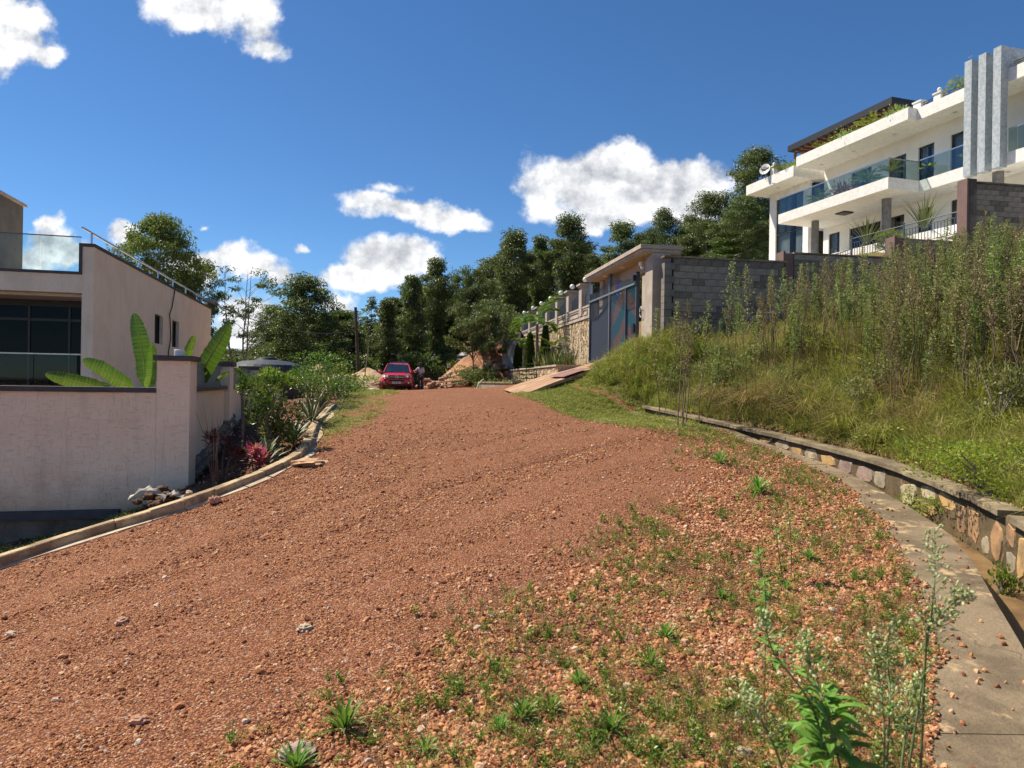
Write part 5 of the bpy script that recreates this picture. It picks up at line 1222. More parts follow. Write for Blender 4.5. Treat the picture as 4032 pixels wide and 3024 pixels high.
phormium('spiky flax plant in front of the grey column on the terrace', hp(-5.1, .6, 9.42), 1.75, 1)
phormium('larger spiky flax plant behind the terrace railing at right', hp(-8.95, .4, 9.42), 1.95, 2)
shrub('terrace_bush', 'yellow-green bush between the two flax plants on the terrace', hp(-7.6, -.4, 8.43), .75, .55, 1600, .13, palmL, 21, .75, blobs=12)
shrub('terrace_bush', 'small shrub at the foot of the stair railing', hp(-3.2, -.9, 8.43), .5, .4, 600, .12, shL, 22, .5, blobs=7)
a = thing('antenna', 'thin lattice antenna mast on the white house roof', 'antenna', hp(-8.2, 4, 16.6)); obj('mast', MB(HF).tube([(-8.3, 4, 16.6), (-8.3, 4, 19.3)], .022, 4).tube([(-8.42, 4, 19.0), (-8.18, 4, 19.0)], .012, 4).tube([(-8.45, 4, 18.2), (-8.15, 4, 18.2)], .012, 4), steelM, a)
a = thing('globe_lamp', 'cream globe lamp on the roof parapet pier of the white house', 'lamp', hp(-8.0, 2.3, 17.0)); obj('globe', MB(HF).ball((-8.0, 2.3, 17.17), .12, 12), MATS['opal_globe'], a, smooth=True); obj('stem', MB(HF).lathe([(.05, 17.0), (.04, 17.07)], (-8.0, 2.3, 0), 8), darkM, a)
a = thing('globe_lamp', 'cream globe lamp above the satellite dish pier', 'lamp', hp(4.3, 1.7, 16.76)); obj('globe', MB(HF).ball((4.3, 1.7, 16.9), .11, 12), MATS['opal_globe'], a, smooth=True); obj('stem', MB(HF).lathe([(.05, 16.761), (.04, 16.82)], (4.3, 1.7, 0), 8), darkM, a)
# ================================================================== red car
def carmat(name, c):
    m = bpy.data.materials.new(name); m.use_nodes = True; t = NT(m.node_tree)
    tc = t.n('TexCoord').outputs['Object']; sp = t.n('SeparateXYZ', {0: tc}).outputs[2]
    dust = t.m('MULTIPLY', t.smooth(t.m('ADD', sp, t.m('MULTIPLY', t.noise(tc, 4, 5, .6), .4)), 1.0, .2), .4)
    bs = t.n('BsdfPrincipled', {'Base Color': t.mix(dust, c, (.30, .14, .09)), 'Roughness': .3, 'Coat Weight': .7, 'Coat Roughness': .08})
    t.n('OutputMaterial', {0: bs.outputs[0]}); MATS[name] = m; return m
def car():
    base = P(1567, 1533, 42); base[2] = Hz(base[0], base[1]) + .0
    root = bpy.data.objects.new('parked_car', None); col.objects.link(root)
    root['label'] = 'bright red compact off-road car parked facing the camera on the left of the road'; root['category'] = 'car'
    red = carmat('red_car_paint', (.50, .012, .025)); blk = mat('black_plastic', (.02, .02, .02), None, 5, .6); chrome = mat('chrome', (.75, .75, .76), None, 5, .12, metal=1.0)
    lampM = mat('headlight_glass', (.70, .68, .62), (.45, .44, .42), 8, .08, coat=1.0); rub = mat('tyre_rubber', (.025, .023, .022), None, 5, .8)
    # lower body: sections along y (front is -y): y, z bottom, z shoulder, z top edge, half widths bottom/shoulder/top
    S = [(-2.20, .42, .62, .74, .60, .74, .66), (-2.12, .36, .66, .86, .74, .84, .72), (-1.95, .32, .72, .98, .83, .89, .74), (-1.6, .30, .82, 1.03, .87, .91, .74), (-1.05, .30, .92, 1.10, .88, .915, .76), (-.6, .30, .96, 1.13, .88, .915, .80),
         (.6, .30, .98, 1.16, .88, .915, .82), (1.7, .30, .98, 1.16, .88, .91, .82), (2.05, .36, .95, 1.14, .84, .89, .80), (2.18, .45, .9, 1.05, .72, .84, .74)]
    V = []
    for (y, zb, zs_, zt, wb, ws, wt) in S:
        half = [(wb * .75, zb - .02), (wb, zb + .06), (ws * .985, (zb + zs_) / 2), (ws, zs_ - .08), (ws * .97, zs_), (wt + .03, zt - .015), (wt * .75, zt + .012), (0, zt + .03)]
        row = [(x, y, z) for x, z in half] + [(-x, y, z) for x, z in half[::-1][1:]]
        V += row
    n = 15; f = [[i * n + j, (i + 1) * n + j, (i + 1) * n + j + 1, i * n + j + 1] for i in range(len(S) - 1) for j in range(n - 1)] + [[i * n + n - 1, (i + 1) * n + n - 1, (i + 1) * n, i * n] for i in range(len(S) - 1)]
    f += [list(range(n))[::-1], [(len(S) - 1) * n + j for j in range(n)]]
    f = [q[::-1] for q in f]
    b = obj('body', MB().add(V, f), red, root, smooth=True)
    md = b.modifiers.new('bevel', 'SUBSURF'); md.levels = 1; md.render_levels = 2
    # wheel arches
    for x in (-.88, .88):
        for y in (-1.32, 1.28):
            obj('wheel_arch', MB().lathe([(.37, -.06), (.42, -.055), (.42, .055), (.37, .06)], (x, y, .36), 20, 'x'), red, root)
    # cabin: pillars and roof
    C = [(-1.08, 1.10, .78), (-.42, 1.60, .60), (-.25, 1.655, .57), (.9, 1.67, .56), (1.75, 1.60, .54), (2.08, 1.13, .72)]
    zt = [(-1.08, 1.08, .80), (2.08, 1.08, .80)]
    V = []
    for (y, z, w_) in C: V += [(w_, y, z), (w_ * .5, y, z + .025), (-w_ * .5, y, z + .025), (-w_, y, z)]
    f = [[i * 4 + j, i * 4 + j + 1, (i + 1) * 4 + j + 1, (i + 1) * 4 + j] for i in range(1, 4) for j in range(3)]
    f = [q[::-1] for q in f]
    # roof side skirts
    V += [(.60, -.42, 1.585), (.57, -.25, 1.60), (.56, .9, 1.60), (.54, 1.75, 1.55)]; k = 24
    f += [[4, 8, k + 1, k], [8, 12, k + 2, k + 1], [12, 16, k + 3, k + 2]]
    V += [(-x, y, z) for x, y, z in V[24:28]]; f += [[7, k + 4, k + 5, 11], [11, k + 5, k + 6, 15], [15, k + 6, k + 7, 19]]
    obj('roof', MB().add(V, f), red, root, smooth=True)
    for s_ in (1, -1):
        pil = MB().tube([(s_ * .80, -1.10, 1.10), (s_ * .615, -.40, 1.62)], [.045, .035], 6).tube([(s_ * .84, .35, 1.12), (s_ * .60, .35, 1.63)], .035, 6).tube([(s_ * .84, 1.4, 1.12), (s_ * .60, 1.35, 1.62)], .05, 6).tube([(s_ * .80, 2.0, 1.1), (s_ * .58, 1.75, 1.6)], .05, 6)
        obj('pillar', pil, red, root)
        gw = [(s_ * .815, -1.0, 1.13), (s_ * .835, 1.95, 1.14), (s_ * .59, 1.72, 1.58), (s_ * .61, -.42, 1.59)]
        obj('side_window', MB().add(gw + [(x - s_ * .02, y, z) for x, y, z in gw], [[0, 1, 2, 3], [7, 6, 5, 4], [0, 4, 5, 1], [1, 5, 6, 2], [2, 6, 7, 3], [3, 7, 4, 0]]), blackG, root)
        m_ = obj('wing_mirror', MB().add(*sph((s_ * 1.03, -.86, 1.17), (.13, .07, .085))), red, root, smooth=True)
        obj('mirror_indicator', MB().box(s_ * 1.03 - .07, s_ * 1.03 + .07, -.945, -.925, 1.115, 1.14), lampM, m_)
        obj('mirror_arm', MB().tube([(s_ * .84, -.88, 1.12), (s_ * 1.0, -.86, 1.14)], .025, 5), red, m_)
        hl = [(s_ * .47, -2.13, .80), (s_ * .74, -2.05, .76), (s_ * .86, -1.86, .80), (s_ * .83, -1.80, .96), (s_ * .66, -1.97, .985), (s_ * .50, -2.07, .93)]
        V = hl + [(x * .97, y + .12, z) for x, y, z in hl]; f = [[0, 1, 2, 3, 4, 5], [11, 10, 9, 8, 7, 6]] + [[i, (i + 1) % 6, 6 + (i + 1) % 6, 6 + i] for i in range(6)]
        h_ = obj('headlight', MB().add([(x, y - .05, z) for x, y, z in V], f), lampM, root)
        obj('reflector', MB().lathe([(.06, 0), (.06, .012), (.045, .02)], (s_ * .62, -2.165, .87), 14, 'y'), chrome, h_)
        fl = obj('fog_light', MB().lathe([(.085, 0), (.085, .03)], (s_ * .69, -2.215, .50), 16, 'y'), blk, root); obj('fog_lens', MB().lathe([(.055, -.012), (.055, .01)], (s_ * .69, -2.225, .50), 16, 'y'), lampM, fl)
        obj('roof_rail', MB().tube([(s_ * .50, -.2, 1.67), (s_ * .50, -.1, 1.74), (s_ * .48, 1.4, 1.75), (s_ * .48, 1.55, 1.67)], .018, 6), chrome, root)
    obj('roof_crossbar', MB().tube([(-.50, .0, 1.745), (.50, .0, 1.745)], .015, 5).tube([(-.49, 1.1, 1.75), (.49, 1.1, 1.75)], .015, 5), chrome, root)
    ws_ = [(-.76, -1.07, 1.12), (-.38, -1.13, 1.135), (.38, -1.13, 1.135), (.76, -1.07, 1.12), (.585, -.43, 1.595), (-.585, -.43, 1.595)]
    obj('windscreen', MB().add(ws_ + [(x, y + .02, z - .02) for x, y, z in ws_], [[0, 1, 2, 3, 4, 5], [11, 10, 9, 8, 7, 6]] + [[i, (i + 1) % 6, 6 + (i + 1) % 6, 6 + i] for i in range(6)]), mat('windscreen_glass', (.012, .02, .035), (.02, .03, .05), 2, .06, spec=.8), root)
    obj('wiper', MB().tube([(-.5, -1.14, 1.15), (.05, -1.10, 1.19)], .01, 4).tube([(.0, -1.15, 1.15), (.5, -1.08, 1.19)], .01, 4), blk, root)
    gr = obj('grille', MB().box(-.46, .46, -2.225, -2.12, .72, .92), blk, root)
    obj('grille_bar', MB().box(-.44, .44, -2.235, -2.226, .815, .835), chrome, gr)
    em = obj('emblem', MB().tube([(.105 * math.cos(a), -2.245, .82 + .07 * math.sin(a)) for a in np.linspace(0, 2 * math.pi, 20)], .012, 5).tube([(.045 * math.cos(a), -2.245, .82 + .068 * math.sin(a)) for a in np.linspace(0, 2 * math.pi, 14)], .010, 5).tube([(.075 * math.cos(a), -2.245, .855 + .028 * math.sin(a)) for a in np.linspace(0, 2 * math.pi, 14)], .010, 5), chrome, gr)
    obj('lower_intake', MB().box(-.46, .46, -2.225, -2.12, .57, .66), blk, root); obj('lower_lip', MB().box(-.55, .55, -2.215, -2.1, .36, .42), blk, root)
    npl = obj('number_plate', MB().box(-.25, .25, -2.245, -2.23, .44, .56), mat('plate_white', (.75, .72, .68), None, 3, .5), root)
    o = text('KAU 505 I', .095, np.array([0, -2.248, .50]), Matrix(((1, 0, 0), (0, 0, -1), (0, 1, 0))), darkM, npl)
    for x, y, st in ((-.80, -1.32, 24), (.80, -1.32, 24), (-.80, 1.28, 0), (.80, 1.28, 0)):
        w_ = bpy.data.objects.new('wheel', mesh_of('wheel', MB().lathe([(.19, -.115), (.33, -.115), (.355, -.07), (.355, .07), (.33, .115), (.19, .115)], (0, 0, 0), 28, 'x'), rub)); col.objects.link(w_); w_.parent = root
        rb = MB().lathe([(.20, -.05), (.215, -.10), (.20, -.105), (.05, -.08), (.05, .08), (.20, .105), (.215, .10), (.20, .05)], (0, 0, 0), 20, 'x')
        rm = bpy.data.objects.new('rim', mesh_of('rim', rb, chrome)); col.objects.link(rm); rm.parent = w_
        w_.location = (x, y, .355); w_.rotation_euler = (0, 0, R(-st))
    obj('underbody', MB().box(-.72, .72, -1.9, 1.9, .26, .5), blk, root)
    root.location = tuple(base + [0, 0, .0]); root.rotation_euler = (0, 0, R(7)); root.scale = (.99, .99, .99)
def sph(c, s, n=12):
    b = MB().ball((0, 0, 0), 1, n); return b.v[0] * np.array(s) + np.array(c), b.f
car()
# ================================================================== people
def skinmesh(name, pts, edges, rad, m, parent, lv=2):
    me = bpy.data.meshes.new(name); off = wloc(parent)
    me.from_pydata([tuple(np.array(p)) for p in pts], edges, []); me.materials.append(m)
    o = bpy.data.objects.new(name, me); col.objects.link(o); o.parent = parent
    s = o.modifiers.new('skin', 'SKIN'); s.use_smooth_shade = True
    for v, r_ in zip(me.skin_vertices[0].data, rad): v.radius = (r_, r_) if np.isscalar(r_) else r_
    me.skin_vertices[0].data[0].use_root = True
    ss = o.modifiers.new('subdiv', 'SUBSURF'); ss.levels = lv; ss.render_levels = lv; return o
skinD = mat('dark_skin', (.075, .04, .025), (.055, .03, .02), 6, .5); hairM = mat('black_hair', (.012, .010, .010), None, 8, .8)
def person(base, lab, J, shirt, trous, yaw, sc_=1.0, flare=.0):
    r = bpy.data.objects.new('person', None); col.objects.link(r); r['label'] = lab; r['category'] = 'person'
    n = list(J.keys()); ix = {k: i for i, k in enumerate(n)}
    E = [('pelvis', 'belly'), ('belly', 'chest'), ('chest', 'neck'), ('neck', 'headlow'), ('headlow', 'head'), ('head', 'crown')] 
    for s_ in 'LR': E += [('chest', 'sh' + s_), ('sh' + s_, 'el' + s_), ('el' + s_, 'wr' + s_), ('wr' + s_, 'pa' + s_), ('pelvis', 'hp' + s_), ('hp' + s_, 'kn' + s_), ('kn' + s_, 'an' + s_), ('an' + s_, 'to' + s_)]
    rad = dict(pelvis=.125, belly=.105, chest=.13, neck=.05, headlow=.062, head=.085, crown=.06)
    for s_ in 'LR': rad.update({'sh' + s_: .06, 'el' + s_: .042, 'wr' + s_: .028, 'pa' + s_: .032, 'hp' + s_: .09, 'kn' + s_: .062, 'an' + s_: .042, 'to' + s_: .035})
    skinmesh('body', [J[k] for k in n], [(ix[a], ix[b]) for a, b in E], [rad[k] for k in n], skinD, r)
    def sub(name, keys, edges, scale, m, over={}):
        pts = [over.get(k, (None,))[0] if k in over else J[k] for k in keys]; q = {k: i for i, k in enumerate(keys)}
        skinmesh(name, pts, [(q[a], q[b]) for a, b in edges], [over[k][1] if k in over else rad[k] * scale for k in keys], m, r)
    mid = lambda a, b, t: tuple(np.array(J[a]) * (1 - t) + np.array(J[b]) * t)
    sub('shirt', ['pelvis', 'belly', 'chest', 'shL', 'elL', 'shR', 'elR', 'wrL', 'wrR'], [('pelvis', 'belly'), ('belly', 'chest'), ('chest', 'shL'), ('shL', 'elL'), ('chest', 'shR'), ('shR', 'elR'), ('elL', 'wrL'), ('elR', 'wrR')], 1.22, shirt, {'wrL': (mid('elL', 'wrL', .3), .05), 'wrR': (mid('elR', 'wrR', .3), .05)})
    sub('trousers', ['pelvis', 'hpL', 'knL', 'anL', 'hpR', 'knR', 'anR'], [('pelvis', 'hpL'), ('hpL', 'knL'), ('knL', 'anL'), ('pelvis', 'hpR'), ('hpR', 'knR'), ('knR', 'anR')], 1.2, trous, {'anL': (J['anL'], .055 + flare), 'anR': (J['anR'], .055 + flare)})
    sub('shoes', ['anL', 'toL'], [('anL', 'toL')], 1.25, darkM); sub('shoes', ['anR', 'toR'], [('anR', 'toR')], 1.25, darkM)
    h = np.array(J['head']); obj('hair', MB().add(*sph(tuple(h + [0, .025, .045]), (.098, .11, .10))), hairM, r, smooth=True)
    fc = MB()
    for s_ in (-1, 1): fc.add(*sph(tuple(h + [s_ * .032, -.082, .0]), (.012, .008, .008), 6))
    obj('eyes', fc, whiteM, r); obj('nose', MB().add(*sph(tuple(h + [0, -.095, -.025]), (.014, .018, .022), 6)), skinD, r)
    for s_ in (-1, 1): obj('ear', MB().add(*sph(tuple(h + [s_ * .088, 0, -.01]), (.012, .025, .032), 6)), skinD, r)
    for s_ in 'LR':
        p = np.array(J['pa' + s_]); d = p - np.array(J['wr' + s_]); d /= np.linalg.norm(d); sd = np.cross(d, [0, 1, .2]); sd /= np.linalg.norm(sd); hm = MB()
        for k, (o_, l) in enumerate(((-.026, .06), (-.009, .075), (.009, .078), (.026, .068))):
            a = p + sd * o_ + d * .02; hm.tube([a, a + d * l * .55, a + d * l + np.array([0, 0, -.012])], [.010, .009, .007], 5)
        a = p - sd * .035 - d * .02; hm.tube([a, a - sd * .02 + d * .03, a - sd * .018 + d * .055], [.012, .010, .008], 5)
        obj('fingers', hm, skinD, r)
    r.location = tuple(base); r.rotation_euler = (0, 0, yaw); r.scale = (sc_,) * 3; return r
b1 = P(1655, 1534, 41.6); b1[2] = Hz(b1[0], b1[1])
J1 = dict(pelvis=(0, 0, .93), belly=(0, 0, 1.08), chest=(-.01, -.02, 1.30), neck=(-.02, -.03, 1.46), headlow=(-.03, -.04, 1.53), head=(-.04, -.05, 1.60), crown=(-.04, -.04, 1.68),
          shL=(.17, .0, 1.38), elL=(.20, -.02, 1.12), wrL=(.13, -.16, .93), paL=(.11, -.2, .87), shR=(-.17, -.03, 1.37), elR=(-.32, -.12, 1.16), wrR=(-.55, -.22, 1.08), paR=(-.63, -.25, 1.07),
          hpL=(.09, 0, .86), knL=(.11, -.02, .50), anL=(.12, .02, .09), toL=(.13, -.13, .04), hpR=(-.09, 0, .86), knR=(-.10, -.03, .50), anR=(-.11, .0, .09), toR=(-.13, -.15, .04))
person(b1, 'person in a pale grey blouse and dark flared jeans reaching towards the red car', J1, mat('grey_blouse', (.55, .53, .54), (.45, .43, .45), 6, .8), mat('dark_jeans', (.03, .035, .05), (.05, .06, .08), 5, .8), R(-10), .97, .03)
b2 = P(1767, 1522, 52); b2[2] = Hz(b2[0], b2[1])
J2 = dict(pelvis=(0, 0, .93), belly=(0, 0, 1.08), chest=(0, .01, 1.30), neck=(0, 0, 1.46), headlow=(0, -.01, 1.53), head=(0, -.01, 1.60), crown=(0, 0, 1.68),
          shL=(.17, .0, 1.38), elL=(.30, .0, 1.55), wrL=(.20, .0, 1.78), paL=(.17, .0, 1.83), shR=(-.17, .0, 1.38), elR=(-.30, .0, 1.55), wrR=(-.20, .0, 1.78), paR=(-.17, .0, 1.83),
          hpL=(.09, 0, .86), knL=(.10, -.06, .48), anL=(.10, .06, .10), toL=(.11, -.08, .04), hpR=(-.09, 0, .86), knR=(-.10, .03, .48), anR=(-.10, .1, .12), toR=(-.11, -.02, .05))
person(b2, 'person in a yellow-tan shirt and dark trousers carrying a bucket on the head', J2, mat('tan_shirt', (.50, .36, .20), (.42, .32, .12), 6, .8), mat('dark_trousers', (.03, .03, .035), None, 5, .8), R(150), .95)
bk = thing('bucket', 'pale bucket balanced on the head of the person in the tan shirt', 'bucket', b2 + [0, 0, 1.62])
obj('bucket_body', MB().lathe([(.12, 0), (.16, .32), (.165, .33), (.15, .33), (.115, .03)], tuple(b2 + np.array([0, 0, 1.62])), 18), mat('bucket_grey', (.55, .54, .50), None, 3, .5), bk)
# ================================================================== sand, rubble and building clutter at the road end
def mound(name, lab, cat, px, py, Y, Rx, Ry, Hh, m, seed):
    p = gp(px, py, Y); r = thing(name, lab, cat, p); g = np.random.default_rng(seed); V = []; k, n = 26, 72
    for i in range(k + 1):
        t_ = i / k
        for j in range(n):
            a = j / n * 2 * math.pi; rr = t_ * (1 + .10 * math.sin(a * 3 + seed) + .06 * math.sin(a * 7 + seed * 2)); x = Rx * rr * math.cos(a); y = Ry * rr * math.sin(a)
            z = Hh * max(0, (1 - t_ ** 1.35)) * (1 + .12 * math.sin(a * 2 + seed)) + .10 * Hh * float(vn(np.array([x * 1.7]), np.array([y * 1.7 + seed]), seed)[0]) + .05 * Hh * float(vn(np.array([x * 6]), np.array([y * 6]), seed)[0]) - (.15 if i == k else 0)
            V.append(p + [x, y, z])
    f = [[i * n + j, i * n + (j + 1) % n, (i + 1) * n + (j + 1) % n, (i + 1) * n + j][::-1] for i in range(k) for j in range(n)]
    obj('heap', MB().add(V, f), m, r, smooth=True); return r
sandM = mat('sand', (.50, .36, .22), (.38, .26, .15), 2.5, .95, .03, 12)
mound('sand_pile', 'pale sand pile directly left of the red car', 'sand pile', 1440, 1535, 43, 2.5, 2.2, 1.25, sandM, 3)
mound('sand_pile', 'long lower sand pile behind the green bushes', 'sand pile', 1265, 1535, 37, 3.3, 2.5, 1.35, sandM, 5)
mound('earth_bank', 'orange earth heap sloping down between rubble and shed', 'earth heap', 1905, 1520, 40, 2.9, 2.6, 1.9, mat('orange_earth', (.42, .20, .10), (.30, .15, .08), 2, .95, .04, 8), 8)
mound('earth_bank', 'red soil heap on top under the tree trunks', 'earth heap', 1925, 1505, 44, 2.8, 2.0, 2.7, mat('red_earth', (.40, .19, .11), (.28, .13, .08), 2, .95, .04, 8), 9)
def rubble(lab, px, py, Y, n, sx, sy, hz, s0, s1, ms, seed):
    p = gp(px, py, Y); r = thing('rubble_heap', lab, 'rubble', p); g = np.random.default_rng(seed); mbs = [MB() for _ in ms]
    for i in range(n):
        x, y = g.uniform(-sx, sx), g.uniform(-sy, sy); h = hz * max(0, 1 - abs(x / sx) ** 1.5) * g.uniform(0, 1) ** .5
        q = p + [x, y, 0]; q[2] = Hz(q[0], q[1], False) + h; mbs[i % len(ms)].rock(q, g.uniform(s0, s1), i + seed * 1000, 0, .6)
    for mb, m in zip(mbs, ms): obj('broken_stones', mb, m, r, kind='stuff')
pinkS = mat('pink_rubble', (.42, .25, .20), (.30, .17, .13), 5, .9)
rubble('heap of pinkish broken stones beside the road end', 1785, 1530, 38.5, 90, 1.5, 1.0, .8, .10, .26, [pinkS, MATS['rubble_cream'], MATS['red_stone']], 2)
rubble('pale rubble and soil on the slope below the shed', 1945, 1510, 38.0, 110, 1.5, 1.0, 1.35, .08, .22, [MATS['rubble_cream'], soilM, pinkS], 3)
rubble('dark rubble behind the person next to the car', 1685, 1532, 47, 60, 1.3, .8, .7, .1, .25, [pinkS, soilM], 4)
plankM = mat('weathered_timber', (.42, .34, .24), (.28, .22, .15), 6, .85)
def sticks(lab, px, py, Y, n, L, seed, spread=1.0, name='timber_pile'):
    p = gp(px, py, Y); r = thing(name, lab, 'timber', p); g = np.random.default_rng(seed)
    for i in range(n):
        a = g.uniform(-.5, .5) + (0 if i % 3 else 1.2); q = p + [g.uniform(-spread, spread), g.uniform(-.5, .5), .08 + g.uniform(0, .35)]; d = np.array([math.cos(a), math.sin(a) * .6, g.uniform(-.1, .35)])
        obj('plank', MB().tube([q - d * L / 2, q + d * L / 2], [.045, .03], 5), plankM, r)
sticks('jumble of pale poles and offcuts between sand pile and car', 1480, 1533, 40.5, 9, 1.7, 1, .5)
sticks('pale sticks and planks scattered over the stone rubble', 1830, 1515, 37.5, 11, 1.5, 2, .9)
bush2 = leafmat('scrub_leaf', [(.035, .06, .02), (.08, .11, .03), (.16, .18, .06)], .5, .3)
shrub('scrub', 'scrubby weeds growing over the rubble slope', gp(1880, 1522, 36.5), 1.3, .55, 2200, .13, bush2, 31, .55, blobs=16)
shrub('scrub', 'round scrub bush behind the person with the bucket', gp(1815, 1520, 48), 1.2, .8, 1800, .16, leafmat('olive_leaf', [(.06, .08, .02), (.13, .15, .04), (.22, .22, .07)]), 32, 1.0, blobs=12)
shrub('scrub', 'green weeds against the foot of the planter wall', gp(1985, 1517, 33), 1.4, .2, 1000, .12, shL, 33, .15, blobs=12)
# shed of corrugated sheets
def shed():
    fr = GF; r = thing('metal_shed', 'small grey corrugated metal shed at the end of the stone wall', 'shed', GF([[17, -2, 2]])[0])
    cm = mat('corrugated_zinc', (.36, .41, .45), (.25, .29, .33), 1.5, .5, metal=.3)
    p0 = P(1980, 1455, 39.5); p1 = P(2030, 1450, 41.0); zb = 1.6
    def corr(a, b, z0, z1a, z1b, nm, m=cm):
        L = math.hypot(b[0] - a[0], b[1] - a[1]); n = int(L / .05); V = []; d = (np.array(b[:2]) - np.array(a[:2])) / L; nn = np.array([-d[1], d[0]])
        for i in range(n + 1):
            q = np.array(a[:2]) + d * L * i / n + nn * (.02 if i % 2 else 0); V += [(q[0], q[1], z0), (q[0], q[1], z1a + (z1b - z1a) * i / n)]
        obj(nm, MB().add(V, [[i * 2, i * 2 + 1, i * 2 + 3, i * 2 + 2] for i in range(n)]), m, r)
    A_ = P(1976, 1400, 39.0); B_ = P(2037, 1400, 37.5); C_ = P(2052, 1400, 43.5); D_ = A_ + (C_ - B_)
    zt1 = P(1976, 1328, 39)[2]; zt2 = P(2037, 1303, 37.5)[2]
    corr(A_, B_, zb, zt1, zt2, 'front_sheet'); corr(B_, C_, zb, zt2, zt2 + .3, 'side_sheet'); corr(D_, A_, zb, zt1, zt1, 'left_sheet')
    e = np.array([0, 0, 1.])
    q = [A_ * [1, 1, 0] + e * (zt1 + .04) + [-.25, -.2, -.02], B_ * [1, 1, 0] + e * (zt2 + .04) + [.1, -.25, .02], C_ * [1, 1, 0] + e * (zt2 + .34), D_ * [1, 1, 0] + e * (zt1 + .30) + [-.25, 0, 0]]
    obj('roof_sheet', MB().add(q + [p + [0, 0, .05] for p in q], [[3, 2, 1, 0], [4, 5, 6, 7], [0, 1, 5, 4], [1, 2, 6, 5], [2, 3, 7, 6], [3, 0, 4, 7]]), mat('brown_roof_sheet', (.12, .08, .06), None, 4, .7), r)
    # unfinished brick structure left of the shed
    b = thing('brick_structure', 'unfinished brown brick and timber structure under the trees beside the shed', 'structure', P(1940, 1500, 46))
    brk = bpy.data.materials.new('rough_brick'); brk.use_nodes = True; t = NT(brk.node_tree); tc = t.n('TexCoord').outputs['Object']
    c = t.mix(t.smooth(t.noise(tc, 3, 6, .7), .35, .65), (.22, .11, .07), (.12, .065, .045)); bs = t.n('BsdfPrincipled', {'Base Color': c, 'Roughness': .9}); t.n('OutputMaterial', {0: bs.outputs[0]})
    x0, x1 = P(1862, 1500, 46)[0], P(1990, 1500, 46)[0]; g = np.random.default_rng(3); mb = MB(); z = 1.8; row = 0
    while z < 3.9:
        x = x0 + (.2 if row % 2 else 0)
        while x < x1:
            if not (2.5 < z < 3.2 and (x - x0) % 1.9 > 1.0): mb.box(x, x + .38, 46 + g.uniform(-.02, .02), 46.3, z, z + .17)
            x += .40
        z += .185; row += 1
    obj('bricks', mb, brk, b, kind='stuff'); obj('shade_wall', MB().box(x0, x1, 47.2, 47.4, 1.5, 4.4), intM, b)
    tm = MB()
    for x in np.linspace(x0 - .1, x1, 5): tm.tube([(x, 45.8, 1.6), (x + .05, 45.8, 4.6)], .05, 5)
    for z in (3.95, 4.3): tm.tube([(x0 - .5, 45.75, z), (x1 + .8, 45.75, z + .1)], .05, 5)
    obj('timber_frame', tm, plankM, b)
    obj('rust_sheets', MB().box(x1 - 1.6, x1, 45.9, 45.95, 3.9, 4.7), mat('rust_sheet', (.22, .11, .08), (.15, .08, .06), 3, .8), b)
    k = thing('concrete_box', 'small open grey concrete box on the earth heap', 'box', P(1838, 1450, 42)); q = P(1838, 1455, 42)
    zb_ = Hz(q[0], q[1]); zt_ = P(1850, 1422, 42)[2]
    obj('box_walls', MB().box(q[0], q[0] + .1, q[1], q[1] + 1, zb_, zt_).box(q[0] + .1, q[0] + .7, q[1], q[1] + .1, zt_ - .35, zt_).box(q[0] + .5, q[0] + .7, q[1], q[1] + .1, zb_, zt_ - .35).box(q[0], q[0] + .7, q[1] + 1, q[1] + 1.1, zb_, zt_), concM, k)
    tk = thing('water_tank', 'dark ribbed upright water tank under the trees', 'water tank', P(1840, 1440, 48)); q = P(1846, 1450, 48); z0 = Hz(q[0], q[1]); z1 = P(1846, 1396, 48)[2]
    prof = []; nz = 9
    for i in range(nz):
        z_ = 1.2 + (z1 - 1.2) * i / nz; prof += [(.78, z_), (.82, z_ + .06), (.82, z_ + .16), (.78, z_ + .22)]
    obj('tank_body', MB().lathe(prof + [(.6, z1 + .12), (.2, z1 + .2)], (q[0], q[1], 0), 26), mat('black_tank', (.03, .035, .045), None, 5, .5), tk)
    br = thing('brick_pillar', 'square red brick gate pillar at the far end of the road', 'pillar', P(1752, 1500, 58)); q = P(1752, 1500, 58); z0 = Hz(q[0], q[1]); z1 = P(1752, 1449, 58)[2]
    obj('pillar_body', MB().box(q[0] - .3, q[0] + .3, q[1], q[1] + .6, z0 - .3, z1), brk, br); obj('pillar_cap', MB().box(q[0] - .36, q[0] + .36, q[1] - .06, q[1] + .66, z1 + .003, z1 + .1), concM, br)
    br = thing('brick_pillar', 'low brick pillar behind the person beside the car', 'pillar', P(1683, 1500, 56)); q = P(1683, 1500, 56); z0 = Hz(q[0], q[1]); z1 = P(1683, 1469, 56)[2]
    obj('pillar_body', MB().box(q[0] - .3, q[0] + .3, q[1], q[1] + .6, z0 - .3, z1), brk, br); obj('pillar_cap', MB().box(q[0] - .36, q[0] + .36, q[1] - .06, q[1] + .66, z1 + .003, z1 + .1), concM, br)
    fe = thing('metal_fence', 'dark vertical bar fence between the two brick pillars', 'fence', P(1712, 1500, 57)); a = P(1690, 1500, 57); b2_ = P(1745, 1500, 57)
    me = mesh_of('bar', MB().box(-.012, .012, -.012, .012, 0, 1.2), darkM)
    for x in np.arange(a[0], b2_[0], .14):
        o = bpy.data.objects.new('bar', me); col.objects.link(o); o.parent = fe; o.location = tuple(np.array([x, 57.2, Hz(x, 57.2)]) - wloc(fe))
    obj('rail', MB().box(a[0], b2_[0], 57.18, 57.22, 2.15, 2.2), darkM, fe)
    lw = thing('broken_wall', 'dark broken block wall along the road end behind the rubble', 'wall', P(1720, 1520, 50)); a = P(1672, 1520, 50); b2_ = P(1790, 1520, 50); g = np.random.default_rng(9)
